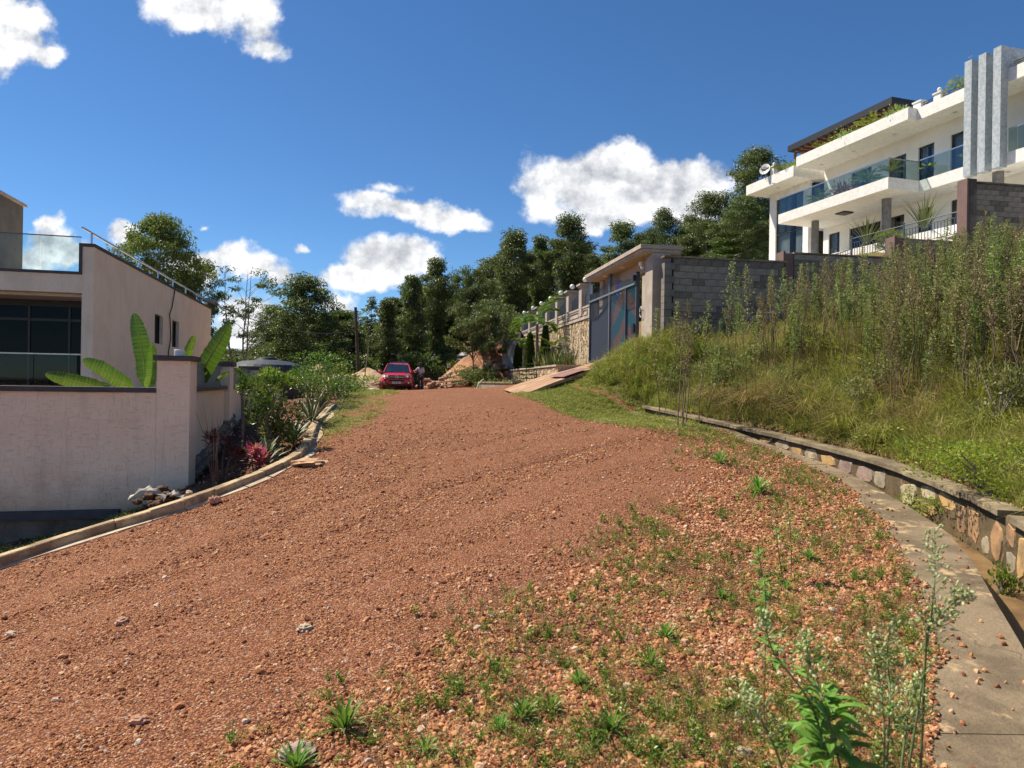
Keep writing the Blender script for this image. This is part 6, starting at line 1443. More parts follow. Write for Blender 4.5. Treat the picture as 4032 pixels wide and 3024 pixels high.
    x = a[0]
    while x < b2_[0]:
        h = g.uniform(.35, .75); obj('block', MB().box(x, x + .26, 50, 50.3, .9, 1.05 + h), MATS['dark_cast'] if g.uniform() < .6 else concM, lw); x += .30 if g.uniform() < .6 else .48
shed()
bag = thing('white_bag', 'crumpled white plastic bag on the grass beside the car', 'bag', gp(1468, 1538, 36)); obj('bag_body', MB().rock(gp(1468, 1538, 36) + [0, 0, .06], .17, 3, 1, .5), MATS['torn_white_sack'], bag)
bag = thing('white_bag', 'crumpled white sack lying by the broken wall at the road end', 'bag', gp(1707, 1528, 45)); obj('bag_body', MB().rock(gp(1707, 1528, 45) + [0, 0, .08], .22, 5, 1, .5), MATS['torn_white_sack'], bag)
# poles and wires
poleM = mat('dark_pole', (.10, .07, .05), (.06, .045, .035), 5, .9)
u = thing('utility_pole', 'tall dark leaning wooden pole behind the sand piles', 'pole', P(1413, 1500, 50)); obj('pole', MB().tube([P(1414, 1530, 50), P(1400, 1210, 50)], [.13, .10], 10), poleM, u); obj('crossarm', MB().tube([P(1390, 1228, 50), P(1412, 1226, 50)], .04, 5), poleM, u)
u = thing('bamboo_stick', 'thin pale bamboo stick standing in front of the sand pile', 'stick', P(1430, 1525, 35)); obj('stick', MB().tube([P(1431, 1520, 35), P(1452, 1360, 35)], .03, 5), plankM, u)
u = thing('bamboo_stick', 'short wooden cross stick stuck in the sand pile', 'stick', P(1395, 1500, 36)); obj('stick', MB().tube([P(1396, 1516, 36), P(1393, 1460, 36)], .02, 5).tube([P(1382, 1478, 36), P(1410, 1480, 36)], .018, 5), plankM, u)
u = thing('overhead_wire', 'thin black wire running from the pink house to the trees', 'wire', P(810, 1210, 33))
a = P(760, 1160, 27.5); b_ = P(1400, 1300, 50); obj('wire', MB().tube([a * (1 - s) + b_ * s - np.array([0, 0, 3.0 * s * (1 - s)]) for s in np.linspace(0, 1, 16)], .022, 4), darkM, u)
u = thing('overhead_wire', 'sagging dark cable between trees behind the red car', 'wire', P(1600, 1400, 55)); a = P(1540, 1392, 55); b_ = P(1785, 1392, 60); obj('wire', MB().tube([a * (1 - s) + b_ * s - np.array([0, 0, 1.2 * s * (1 - s)]) for s in np.linspace(0, 1, 12)], .028, 4), greyMet, u)
# black water tank lid behind the pink wall
tk = thing('water_tank', 'round black water tank lid showing above the pink boundary wall', 'water tank', P(1050, 1480, 27)); c0 = P(1050, 1450, 27)
obj('tank_body', MB().lathe([(1.45, c0[2] - 2.2), (1.45, c0[2] - .02), (1.35, c0[2] + .12), (.9, c0[2] + .26), (.4, c0[2] + .32), (.35, c0[2] + .40), (.1, c0[2] + .42)], (c0[0], c0[1], 0), 32), MATS.get('black_tank'), tk)
# ================================================================== trees
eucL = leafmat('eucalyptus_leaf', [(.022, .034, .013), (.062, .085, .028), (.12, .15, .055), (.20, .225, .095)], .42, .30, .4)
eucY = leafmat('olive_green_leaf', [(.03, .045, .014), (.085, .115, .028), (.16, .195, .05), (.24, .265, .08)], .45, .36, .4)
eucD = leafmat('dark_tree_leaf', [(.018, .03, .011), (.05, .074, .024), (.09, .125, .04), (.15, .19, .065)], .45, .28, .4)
def maketree(name, seed, Ht, Rr, h0, prof, ncl, nlf, cs, m, trunk=.16, ntr=1, lean=.3, droop=.5, L=.30, bark=None, Wd=.10, spread=0.):
    """tree at the origin: trunk and limbs as one part, leaves as another"""
    g = np.random.default_rng(seed); r = thing(name, '', 'tree'); tm = MB(); lv = MB(); trunks = []
    for k in range(ntr):
        a = k * 2.4 + g.uniform(0, 1); off = np.array([math.cos(a), math.sin(a), 0]) * (spread + .25) * (ntr > 1); tz = np.linspace(0, 1, 9)
        w_ = g.standard_normal((9, 2)).cumsum(0) * lean * .12
        pth = np.c_[off[0] + w_[:, 0] + off[0] * 1.5 * tz, off[1] + w_[:, 1] + off[1] * 1.5 * tz, tz * Ht * .96]; pth[0, 2] = -.6
        tm.tube(pth, trunk * (1 - tz * .85) / (1 if ntr == 1 else 1.6), 7); trunks.append(pth)
    for i in range(ncl):
        t_ = (i + g.uniform(0, 1)) / ncl; z = Ht * (h0 + (1 - h0) * t_); rr = Rr * prof(t_) * math.sqrt(g.uniform(.08, 1)); a = i * 2.39996 + g.uniform(-.5, .5)
        pth = trunks[i % ntr]; cx = np.interp(z, pth[:, 2], pth[:, 0]); cy = np.interp(z, pth[:, 2], pth[:, 1]); c = np.array([cx + rr * math.cos(a), cy + rr * math.sin(a), z])
        zb = max(Ht * .12, z - rr * g.uniform(.5, 1.1) - .3); b = np.array([np.interp(zb, pth[:, 2], pth[:, 0]), np.interp(zb, pth[:, 2], pth[:, 1]), zb])
        if rr > .4: tm.tube([b, (b + c) / 2 + [0, 0, .12 * rr], c], [trunk * .28 * (1 - .6 * t_), trunk * .18 * (1 - .6 * t_), .012], 4, cap=False)
        k = int(nlf * g.uniform(.6, 1.3)); s_ = cs * g.uniform(.65, 1.25); q = g.standard_normal((k, 3)); q /= np.linalg.norm(q, axis=1)[:, None]; q *= g.uniform(.15, 1, (k, 1)) ** .6 * s_ * np.array([1, 1, .5])
        D = q * .5 / s_ + g.standard_normal((k, 3)) * .45 - [0, 0, droop]
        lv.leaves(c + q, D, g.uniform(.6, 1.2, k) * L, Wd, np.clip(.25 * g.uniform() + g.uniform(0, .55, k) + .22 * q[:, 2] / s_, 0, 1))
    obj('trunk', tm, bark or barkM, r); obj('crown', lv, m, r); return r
cone = lambda t_: (1.02 - t_) ** .62 * min(1, .4 + t_ * 3) * (.78 + .3 * math.sin(t_ * 13)); tall = lambda t_: (.55 + .45 * math.sin(t_ * 9 + 1)) * (1.05 - t_ ** 3) * min(1, .5 + t_ * 2)
rnd_ = lambda t_: math.sqrt(max(.04, 1 - (2 * t_ - .95) ** 2)); umb = lambda t_: (.35 + .9 * t_) * math.sqrt(max(.03, 1.02 - t_ ** 4)); dens = lambda t_: math.sqrt(max(.03, 1.02 - t_ ** 2.4))
PT = {}
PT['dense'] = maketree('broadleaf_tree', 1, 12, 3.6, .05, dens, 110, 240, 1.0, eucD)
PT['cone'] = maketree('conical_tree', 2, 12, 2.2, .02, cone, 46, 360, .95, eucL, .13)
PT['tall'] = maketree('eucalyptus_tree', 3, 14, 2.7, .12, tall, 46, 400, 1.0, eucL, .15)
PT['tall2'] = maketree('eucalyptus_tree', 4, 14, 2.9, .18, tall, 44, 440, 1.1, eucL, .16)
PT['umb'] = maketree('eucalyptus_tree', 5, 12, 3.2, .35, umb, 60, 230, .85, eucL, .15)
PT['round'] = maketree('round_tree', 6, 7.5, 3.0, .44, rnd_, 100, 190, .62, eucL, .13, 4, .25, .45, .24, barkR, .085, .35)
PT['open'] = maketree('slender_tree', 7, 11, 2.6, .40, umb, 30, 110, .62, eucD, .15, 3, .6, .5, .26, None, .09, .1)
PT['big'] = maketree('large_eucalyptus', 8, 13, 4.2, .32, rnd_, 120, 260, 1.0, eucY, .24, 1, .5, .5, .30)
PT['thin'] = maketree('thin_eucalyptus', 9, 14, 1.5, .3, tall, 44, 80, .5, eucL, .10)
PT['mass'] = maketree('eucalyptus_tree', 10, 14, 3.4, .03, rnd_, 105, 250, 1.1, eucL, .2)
TH = dict(dense=12.4, cone=12.3, tall=14.3, tall2=14.3, umb=12.3, round=7.9, open=11.3, big=13.6, thin=14.2, mass=14.3); TR = dict(dense=4.2, cone=2.6, tall=2.7, tall2=2.9, umb=3.7, round=3.5, open=3.1, big=4.9, thin=1.9, mass=4.0)
KIDS.update({o.name: list(o.children) for o in PT.values()})
def tree(kind, cx, top, hw, Y, lab, rz, group='trees beyond the road'):
    """cx, top, hw: crown centre, top and half width as seen in the 2212 px wide photo; Y: distance"""
    tp = P(cx * 1.8228, top * 1.8228, Y); z0 = Hz(tp[0], tp[1], False); sz = (tp[2] - z0) / TH[kind]; sx = hw * 1.8228 / F * Y / TR[kind] * 1.32
    place(PT[kind], used, (tp[0], tp[1], z0 - .1), rz, (sx, sx, sz), lab, group)
tree('big', 345, 452, 82, 44, 'large spreading eucalyptus with a rounded crown rising behind the pink house', .3)
tree('umb', 432, 560, 45, 47, 'dark lower crown at the right shoulder of the large eucalyptus behind the pink house', 1.0)
tree('open', 525, 572, 66, 48, 'slender open tree with bare forking trunks right of the pink house', .5)
tree('dense', 655, 588, 84, 56, 'broad dense dark tree left of the leaning pole', .2)
tree('dense', 745, 690, 55, 62, 'lower dark tree filling the gap under the leaning pole', 2.2)
tree('thin', 800, 636, 26, 66, 'thin sparse eucalyptus right of the leaning pole', .4)
tree('cone', 840, 644, 36, 57, 'narrow conical tree directly above the red car', 1.1)
tree('cone', 893, 592, 42, 60, 'taller conical tree just right of the red car', 2.0)
tree('tall', 945, 553, 42, 62, 'tall narrow eucalyptus with sky gaps left of the round tree', .3)
tree('umb', 1010, 573, 44, 72, 'flat topped eucalyptus peeking over the round tree', .9)
tree('round', 1042, 640, 62, 38, 'round bushy tree with several thin trunks in front of the shed', .0)
tree('tall2', 1108, 492, 48, 60, 'tall eucalyptus at the left end of the high group', .1)
tree('tall', 1166, 505, 36, 63, 'second eucalyptus of the high group with an airy middle', 1.9)
tree('tall2', 1235, 458, 52, 60, 'highest eucalyptus of the group behind the stone wall', 2.9)
tree('mass', 1275, 545, 48, 66, 'dark bushy eucalyptus behind the far end of the gate canopy', .7)
tree('tall2', 1340, 474, 46, 64, 'eucalyptus rising behind the gate canopy roof', 1.3)
tree('tall', 1385, 500, 34, 70, 'narrow eucalyptus right of the gate canopy peak', .6)
tree('mass', 1432, 447, 44, 66, 'rounded eucalyptus above the near end of the canopy', 2.5)
tree('tall2', 1480, 505, 36, 62, 'lower eucalyptus between the canopy and the araucaria', .8)
tree('mass', 1530, 412, 56, 64, 'bushy eucalyptus left of the white house', 1.7)
tree('mass', 1638, 316, 76, 62, 'tallest eucalyptus directly left of the white house roof', .2)
tree('mass', 1600, 420, 60, 58, 'dense dark eucalyptus beneath the satellite dish', 3.0)
tree('mass', 1500, 470, 55, 74, 'dark eucalyptus mass behind the block wall', 2.1)
g_ = np.random.default_rng(77)
kk = ['mass', 'dense', 'tall2', 'cone', 'mass', 'tall']
def skyl(x): return np.interp(x, [470, 520, 580, 720, 780, 860, 900, 1000, 1060, 1100, 1300, 1500, 1640, 1720], [755, 740, 620, 660, 670, 628, 600, 590, 525, 515, 510, 475, 415, 405])
for i, x in enumerate(np.linspace(585, 1700, 40)):
    x += g_.uniform(-10, 10); tree(kk[i % 6], x, skyl(x) + g_.uniform(0, 60), g_.uniform(44, 66), g_.uniform(70, 88), 'dark eucalyptus in the back rows of the wood behind the road end', g_.uniform(0, 6), 'back rows of the wood')
for i, x in enumerate([475, 500, 530, 560, 420, 380, 600]):
    tree('mass', x, 752 + g_.uniform(-8, 12), g_.uniform(26, 40), g_.uniform(95, 110), 'distant green tree low on the horizon right of the pink house', g_.uniform(0, 6), 'distant trees right of the pink house')
ug = shrub('undergrowth_bush', 'dark bush in the undergrowth at the foot of the wood', (0, 0, 0), 1.5, .9, 2400, .22, eucD, 41, 1.0, blobs=18); KIDS[ug.name] = list(ug.children)
for i, x in enumerate(np.linspace(490, 1090, 26)):
    Y = g_.uniform(57, 66); p = P(x * 1.8228, 1500, Y); place(ug, used, (p[0], p[1], Hz(p[0], p[1], False) - .1), g_.uniform(0, 6), g_.uniform(.8, 1.9), None, 'undergrowth bushes')
# araucarias
arM = leafmat('araucaria_needles', [(.03, .07, .02), (.06, .13, .03), (.10, .19, .04)], .5, .2)
def arauc(lab, p, Hh, Rr, nt, seed, l=.10):
    g = np.random.default_rng(seed); p = np.array(p, float); r = thing('araucaria', lab, 'tree', p); tm = MB().tube([p - [0, 0, .1], p + [0, 0, Hh]], [.05 * Hh / 3, .01], 6); lv = MB()
    for k in range(nt):
        z = Hh * (.12 + .86 * k / nt); R_ = Rr * (1 - .75 * k / nt)
        for j in range(6):
            a = j * math.pi / 3 + k * .5; n = 40; s = np.linspace(.1, 1, n); up = .10 * R_ * np.sin(s * 2)
            C = p + np.stack([s * R_ * math.cos(a), s * R_ * math.sin(a), z - .12 * R_ * s + .22 * R_ * s ** 2], 1)
            tm.tube(C[::13], .012, 4, cap=False); sd = np.array([-math.sin(a), math.cos(a), 0])
            for sg in (-1, 1): lv.leaves(C, sd * sg + np.array([math.cos(a), math.sin(a), .35]) * .6 + g.standard_normal((n, 3)) * .1, l * (1 + R_ * .9), .035, g.uniform(.2, 1, n))
    obj('trunk', tm, barkR, r); obj('needle_tiers', lv, arM, r)
p = P(2868, 1030, 27); tz = P(2880, 890, 27)[2]; arauc('bright green tiered araucaria behind the grey block wall', (p[0], p[1], Hz(p[0], p[1])), tz - Hz(p[0], p[1]), 1.15, 9, 1, .16)
p = gp(2073, 1500, 30.5); arauc('small dark araucaria sapling in front of the planter wall', p, P(2073, 1418, 30.5)[2] - p[2], .62, 6, 2, .05)
# columnar cypresses
cyM = leafmat('cypress_foliage', [(.010, .03, .008), (.022, .055, .012), (.04, .085, .018)], .5, .15)
def cypress(lab, px, py0, py1, Y, hw, seed):
    g = np.random.default_rng(seed); p = P(px, py0, Y); p[2] = 2.2; Hh = P(px, py1, Y)[2] - p[2]; R_ = hw / F * Y; r = thing('cypress', lab, 'tree', p, 'cypresses in the planter'); n = 4200
    t_ = g.uniform(0, 1, n) ** 1.2; rr = R_ * np.minimum(1, .55 + t_ * 2.2) * (1 - t_) ** .55 * g.uniform(.75, 1.05, n); a = g.uniform(0, 6.283, n)
    q = np.stack([rr * np.cos(a), rr * np.sin(a), .05 + t_ * Hh * .97], 1); D = np.stack([np.cos(a) * .4, np.sin(a) * .4, np.ones(n)], 1) + g.standard_normal((n, 3)) * .3
    obj('foliage', MB().leaves(p + q, D, .16, .05, g.uniform(0, 1, n)), cyM, r); obj('trunk', MB().tube([p - [0, 0, .1], p + [0, 0, Hh * .8]], [.05, .01], 6), barkM, r)
cypress('shortest dark columnar cypress beside the metal shed', 2040, 1450, 1362, 37.5, 18, 1)
cypress('middle twin-topped dark cypress left of the palm trunk', 2086, 1435, 1318, 34.5, 20, 2)
cypress('tallest slim cypress right of the palm trunk', 2146, 1438, 1290, 32.0, 20, 3)
# palms in the planter
feaM = leafmat('feather_palm_leaf', [(.04, .09, .02), (.09, .17, .03), (.20, .26, .04)], .4, .35)
def palmtree(lab, px, pyb, pyt, Y, L, n, seed, h2=None, yel=.4, cap=1.3):
    p = P(px, pyb, Y); p[2] = 2.2; tp = P(px + (h2 or 0), pyt, Y); g = np.random.default_rng(seed); r = thing('palm_tree', lab, 'palm', p); mb = MB()
    obj('trunk', MB().tube([p - [0, 0, .1], p * .6 + tp * .4 + [.03, 0, 0], tp], [.13, .085, .06], 10), mat('palm_trunk', (.24, .20, .16), (.15, .12, .09), 9, .9, .01, 30), r)
    for i in range(n): palm_frond(mb, tp, i * 2.39996 + g.uniform(-.2, .2), g.uniform(.25, cap), L * g.uniform(.8, 1.1), 34, L * .38, g, g.uniform(.7, 1.5), yel)
    obj('frond_crown', mb, feaM, r)
palmtree('tall palm with long arching fronds growing in the planter by the stone wall', 2112, 1438, 1275, 32.6, 1.55, 8, 1, 2, .45)
palmtree('small yellowish palm between the shed and the cypresses', 2062, 1445, 1360, 36.0, .85, 9, 2, 0, .75)
palmtree('short palm at the right of the tall cypress', 2172, 1428, 1372, 31.2, .8, 7, 3, 0, .6)
# snake plants hedge
snM = leafmat('snake_plant_leaf', [(.05, .08, .025), (.12, .15, .04), (.40, .36, .10)], .4, .12)
r = thing('snake_plant_hedge', 'row of upright yellow-edged snake plants in the planter against the stone wall', 'plant', GF([[1, -.8, 2.2]])[0]); g = np.random.default_rng(5)
for k in range(26):
    u = .3 + k * .21; mb = MB(); 
    for j in range(15):
        q = GF([[u + g.uniform(-.1, .1), -.9 + g.uniform(-.3, .3), 2.2]])[0]; a = g.uniform(0, 6.28); e = g.uniform(1.1, 1.5); d_ = np.array([math.cos(a) * math.cos(e), math.sin(a) * math.cos(e), math.sin(e)])
        mb.leaves(np.array([q]), np.array([d_]), g.uniform(.45, .95) + (.35 if k in (11, 19) else 0), .075, g.uniform(.1, 1, 1))
    obj('leaf_clump', mb, snM, r)
# ================================================================== scattering helper (uncountable ground cover only)
def scatter(name, pts, rot, scl, idx, protos, kind='stuff'):
    cl = bpy.data.collections.new(name + '_kinds')
    for k, (mb, m) in enumerate(protos):
        o = bpy.data.objects.new('%s_%02d' % (name, k), mesh_of(name, mb, m)); cl.objects.link(o)
    me = bpy.data.meshes.new(name); me.vertices.add(len(pts)); me.vertices.foreach_set('co', pts.astype(np.float32).ravel())
    for nm, ty, d in (('rot', 'FLOAT_VECTOR', rot), ('scl', 'FLOAT', scl), ('idx', 'INT', idx)):
        a = me.attributes.new(nm, ty, 'POINT'); a.data.foreach_set('vector' if ty == 'FLOAT_VECTOR' else 'value', np.ascontiguousarray(d, dtype=np.int32 if ty == 'INT' else np.float32).ravel())
    o = bpy.data.objects.new(name, me); col.objects.link(o); o['kind'] = kind
    ng = bpy.data.node_groups.new(name, 'GeometryNodeTree'); ng.interface.new_socket('Geometry', in_out='INPUT', socket_type='NodeSocketGeometry'); ng.interface.new_socket('Geometry', in_out='OUTPUT', socket_type='NodeSocketGeometry')
    N = ng.nodes; Lk = ng.links.new; gi = N.new('NodeGroupInput'); go = N.new('NodeGroupOutput'); ci = N.new('GeometryNodeCollectionInfo'); ci.inputs[0].default_value = cl; ci.inputs[1].default_value = True; ci.inputs[2].default_value = True
    ip = N.new('GeometryNodeInstanceOnPoints'); ip.inputs['Pick Instance'].default_value = True; mp = N.new('GeometryNodeMeshToPoints')
    def at(nm, ty): q = N.new('GeometryNodeInputNamedAttribute'); q.data_type = ty; q.inputs[0].default_value = nm; return q.outputs[0]
    Lk(gi.outputs[0], mp.inputs[0]); Lk(mp.outputs[0], ip.inputs['Points']); Lk(ci.outputs[0], ip.inputs['Instance']); Lk(at('idx', 'INT'), ip.inputs['Instance Index'])
    er = N.new('FunctionNodeEulerToRotation'); Lk(at('rot', 'FLOAT_VECTOR'), er.inputs[0]); Lk(er.outputs[0], ip.inputs['Rotation']); Lk(at('scl', 'FLOAT'), ip.inputs['Scale']); Lk(ip.outputs[0], go.inputs[0])
    md = o.modifiers.new('scatter', 'NODES'); md.node_group = ng; return o
def wedge(n, r0, r1, g, p=0., a0=-41, a1=41):
    """points in the ground wedge ahead of the viewer, about evenly dense per log distance"""
    th = np.radians(g.uniform(a0, a1, n)); u_ = g.uniform(0, 1, n); r_ = r0 * (r1 / r0) ** u_ if p == 0 else (r0 ** p + (r1 ** p - r0 ** p) * u_) ** (1 / p)
    return r_ * np.sin(th), r_ * np.cos(th), r_
# pebbles
pebM = bpy.data.materials.new('laterite_pebble'); pebM.use_nodes = True; t = NT(pebM.node_tree)
oi = t.n('ObjectInfo').outputs['Random']; tc = t.n('TexCoord').outputs['Object']
c = t.ramp(oi, [(0, (.17, .055, .03)), (.3, (.34, .14, .062)), (.62, (.49, .225, .10)), (.84, (.60, .33, .165)), (.955, (.64, .41, .25)), (.993, (.66, .54, .42)), (1, (.36, .30, .28))])
c = t.mix(t.m('MULTIPLY', t.smooth(t.noise(tc, 60, 4, .6), .45, .7), .4), c, (.24, .085, .045))
bs = t.n('BsdfPrincipled', {'Base Color': c, 'Roughness': .85, 'Specular IOR Level': .25}); t.n('OutputMaterial', {0: bs.outputs[0]})
g = np.random.default_rng(100)
prot = [(MB().rock((0, 0, 0), 1, k + 500, 1 if k < 3 else 0, .62), pebM) for k in range(8)]
X, Y, RR = wedge(430000, 2.2, 17, g, .35)
dk, ds, di, dw = zone(X, Y); ok = (dk > .1) & (ds < .02 + .25 * np.clip(vn(X * 3, Y * 3, 77) + .1, 0, 1)) & (g.uniform(0, 1, len(X)) < np.clip((18 - RR) / 8, 0, 1)) & (g.uniform(0, 1, len(X)) < np.clip(.42 + 1.7 * vn((X * .8 - Y * .6) * 2.6, (X * .6 + Y * .8) * .35, 31) + .8 * vn(X * 4, Y * 4, 32) + .5 * np.clip(X - xat(VEG, Y), 0, 1), .05, 1))
X, Y, RR = X[ok], Y[ok], RR[ok]; n = len(X); onst = X - xat(SO, Y) > 0; s = np.exp(g.normal(0, .42, n)) * (.0042 + .00036 * RR) * (1 + .5 * np.clip(X - xat(VEG, Y) + .6, 0, 1)); s = np.where(g.uniform(0, 1, n) < .010, s * 2.4, s); s = np.minimum(s, .032)
scatter('gravel', np.c_[X, Y, H(X, Y) + s * .15 + onst * .065], g.uniform(0, 6.28, (n, 3)) * [.15, .15, 1], s, g.integers(0, 8, n), prot)
# loose pebbles on the strip, and soil crumbs in the bed and along the coping
X, Y, RR = wedge(26000, 2.2, 16, g, 1.0, 15, 41); dk, ds, di, dw = zone(X, Y)
ok = ((ds > 0) & (di < 0) & (g.uniform(0, 1, len(X)) < (.28 * np.exp(-ds * 8) + .008))) | ((dw > .1) & (dw < .9) & (g.uniform(0, 1, len(X)) < .5))
X, Y, ds_, dw_ = X[ok], Y[ok], ds[ok], dw[ok]; Z = H(X, Y) + np.where(ds_ * (dw_ < 0) > 0, .065, .01); n = len(X); scatter('loose_pebbles', np.c_[X, Y, Z], g.uniform(0, 6.28, (n, 3)), g.uniform(.007, .022, n), g.integers(0, 8, n), prot)
X = g.uniform(-8, -3, 5200); Y = g.uniform(8.5, 19, 5200); dk, ds, di, dw = zone(X, Y); ok = (dk < -.12); X, Y = X[ok], Y[ok]; n = len(X)
scatter('soil_crumbs', np.c_[X, Y, H(X, Y) + .01], g.uniform(0, 6.28, (n, 3)), g.uniform(.008, .03, n), g.integers(0, 8, n), [(MB().rock((0, 0, 0), 1, k + 700, 0, .7), soilM if k % 2 else pebM) for k in range(8)])
# grass tufts
grM = leafmat('grass_blade', [(.12, .15, .03), (.23, .27, .045), (.38, .39, .09), (.55, .46, .21)], .5, .35)
tanM = leafmat('dry_grass_blade', [(.18, .12, .055), (.30, .21, .10), (.46, .35, .18)], .6, .25)
def tuft(n, L, Wd, seed, sp=.06, el=(.5, 1.5), bend=(.2, 1.4), lo=0, hi=1):
    g = np.random.default_rng(seed); a = g.uniform(0, 6.283, n); e = g.uniform(*el, n); rr = g.uniform(0, sp, n); a2 = g.uniform(0, 6.28, n)
    return MB().blades(np.c_[rr * np.cos(a2), rr * np.sin(a2), 0 * rr - .01], np.c_[np.cos(a) * np.cos(e), np.sin(a) * np.cos(e), np.sin(e)], g.uniform(.5, 1.1, n) * L, Wd, g.uniform(*bend, n), g.uniform(lo, hi, n))
def leafy(n, hgt, L, seed, m=None, sp=.05):
    g = np.random.default_rng(seed); mb = MB(); 
    for k in range(4):
        a = g.uniform(0, 6.28); tp = np.array([math.cos(a) * sp * 2, math.sin(a) * sp * 2, hgt * g.uniform(.6, 1)]); mb.tube([(0, 0, -.01), tp * .5 + [0, 0, .01], tp], .0022, 3, cap=False, rnd=.2)
        q = g.uniform(.1, 1, n // 4)[:, None] * tp; D = g.standard_normal((n // 4, 3)) * [1, 1, .5] + [0, 0, .35]; mb.leaves(q, D, g.uniform(.5, 1, n // 4) * L, L * .38, g.uniform(.1, 1, n // 4))
    return mb
tufts = [(tuft(34, .46, .007, k, .08, (.7, 1.5), (.2, 1.0)), grM) for k in range(3)] + [(tuft(34, .52, .005, 10, .07, (.7, 1.5), (.2, 1.0)), tanM), (tuft(30, .34, .007, 11, .09, (.3, 1.3)), grM), (leafy(44, .22, .07, 12), shL), (leafy(50, .28, .06, 13), grM), (tuft(26, .62, .005, 14, .06, (.8, 1.5), (.2, .9)), tanM)]
X, Y, RR = wedge(46000, 4, 27, g, 1.3, 3, 42); dk, ds, di, dw = zone(X, Y)
lf = (X > 4.1) & (Y < 30) | (Y < 20.6 + (X - .28) * .45)
ok = (dw > .2) & ~behind(X, Y) & lf & (g.uniform(0, 1, len(X)) < np.clip((dw + .1) * 1.4, .3, 1) * np.clip(.85 + 1.5 * vn(X * .8, Y * .8, 41), .2, 1)); X, Y, RR = X[ok], Y[ok], RR[ok]; n = len(X); z = H(X, Y)
kind = vn(X * .5, Y * .5, 42) + .06; lowb = zone(X, Y)[3] < 2.2
idx = np.where(kind > .0, g.choice([3, 7, 1, 4], n), g.choice([0, 1, 2, 4, 7, 6, 3, 0], n)); idx = np.where(lowb & (g.uniform(0, 1, n) < .35), g.choice([5, 6, 2], n), idx)
scatter('bank_grass', np.c_[X, Y, z], np.c_[g.normal(0, .18, n), g.normal(0, .18, n), g.uniform(0, 6.28, n)], g.uniform(.6, 1.7, n) * np.where(lowb, .8, 1.15), idx, tufts)
# verge grass
X, Y, RR = wedge(60000, 3, 50, g, .9); gm_, bm_ = masks(X, Y); dk, ds, di, dw = zone(X, Y); ok = (ds < .02) & (dk > .05) & (Y > 11.5) & (g.uniform(0, 1, len(X)) < gm_ * 1.1 - .25); X, Y, RR = X[ok], Y[ok], RR[ok]; n = len(X)
small = [(tuft(18, .11, .005, 20 + k, .06, (.3, 1.4)), grM) for k in range(3)] + [(tuft(14, .12, .004, 24, .05), tanM), (leafy(26, .07, .035, 25), grM), (leafy(22, .09, .04, 26), shL)]
scatter('verge_grass', np.c_[X, Y, H(X, Y)], np.c_[g.normal(0, .1, (n, 2)), g.uniform(0, 6.28, n)], g.uniform(.5, 1.2, n) * (.75 + RR * .012), g.integers(0, 5, n), small)
for nm, xa, xb, ya, yb, cnt_ in (('gate_verge_grass', -.6, 5.0, 13.2, 22.6, 16000), ('left_verge_grass', -9, -1.5, 11, 44, 15000)):
    X = g.uniform(xa, xb, cnt_); Y = g.uniform(ya, yb, cnt_); gm_ = masks(X, Y)[0]; dk, ds, di, dw = zone(X, Y); ok = ((ds < .05) | (Y > 15) & (X > 0)) & (dk > .1) & (gm_ > .30) & (g.uniform(0, 1, cnt_) < gm_ * 1.1) & (Y < 20.9 + (X - .28) * .45 + 30 * (X < -.5)); X, Y = X[ok], Y[ok]; n = len(X)
    scatter(nm, np.c_[X, Y, H(X, Y)], np.c_[g.normal(0, .12, (n, 2)), g.uniform(0, 6.28, n)], g.uniform(.6, 1.5, n), g.integers(0, 5, n), small)
# foreground sprouts among the gravel
wdT = leafmat('dry_twig', [(.10, .055, .03), (.20, .12, .06), (.30, .22, .10)], .7, .1)
def twig(k):
    g = np.random.default_rng(900 + k); mb = MB()
    for i in range(7):
        a = g.uniform(0, 6.28); e = g.uniform(.3, 1.3); l = g.uniform(.06, .18); d_ = np.array([math.cos(a) * math.cos(e), math.sin(a) * math.cos(e), math.sin(e)]); mb.tube([(0, 0, 0), d_ * l * .5 + g.normal(0, .008, 3), d_ * l], [.0016, .0012, .0006], 3, cap=False, rnd=g.uniform()); mb.leaves(d_ * l * g.uniform(.3, 1, (5, 1)), g.standard_normal((5, 3)), .018, .008, g.uniform(0, 1, 5))
    return mb
spr = small + [(tuft(9, .20, .004, 30 + k, .02, (.8, 1.5), (.1, .7)), [grM, tanM][k % 2]) for k in range(3)] + [(leafy(40, .13, .045, 40 + k, sp=.03), [shL, grM, shL][k]) for k in range(3)] + [(twig(k), [tanM, wdT][k % 2]) for k in range(3)] + [(straps(MB(), 12, .10, .006, 60, (.3, 1.2), .6, False), grM)]
X, Y, RR = wedge(50000, 2.3, 15, g, .9); dk, ds, di, dw = zone(X, Y); dv = X - xat(VEG, Y)
den = np.clip(.10 + .32 * np.clip(dv, -.3, 2.2) + 1.3 * vn(X * .9, Y * .9, 50) * np.clip(dv + .4, 0, 1) + .9 * vn(X * 3, Y * 3, 51) * np.clip(dv + .3, 0, 1), 0, 1) * (dv > -.5); ok = (ds < .05) & (g.uniform(0, 1, len(X)) < den); X, Y, RR = X[ok], Y[ok], RR[ok]; n = len(X)
scatter('ground_weeds', np.c_[X, Y, H(X, Y)], np.c_[g.normal(0, .15, (n, 2)), g.uniform(0, 6.28, n)], g.uniform(.22, .66, n) * (1 + .03 * RR), np.where(g.uniform(0, 1, n) < .22, g.choice([12, 13, 14], n), g.integers(0, len(spr) - 1, n)), spr)
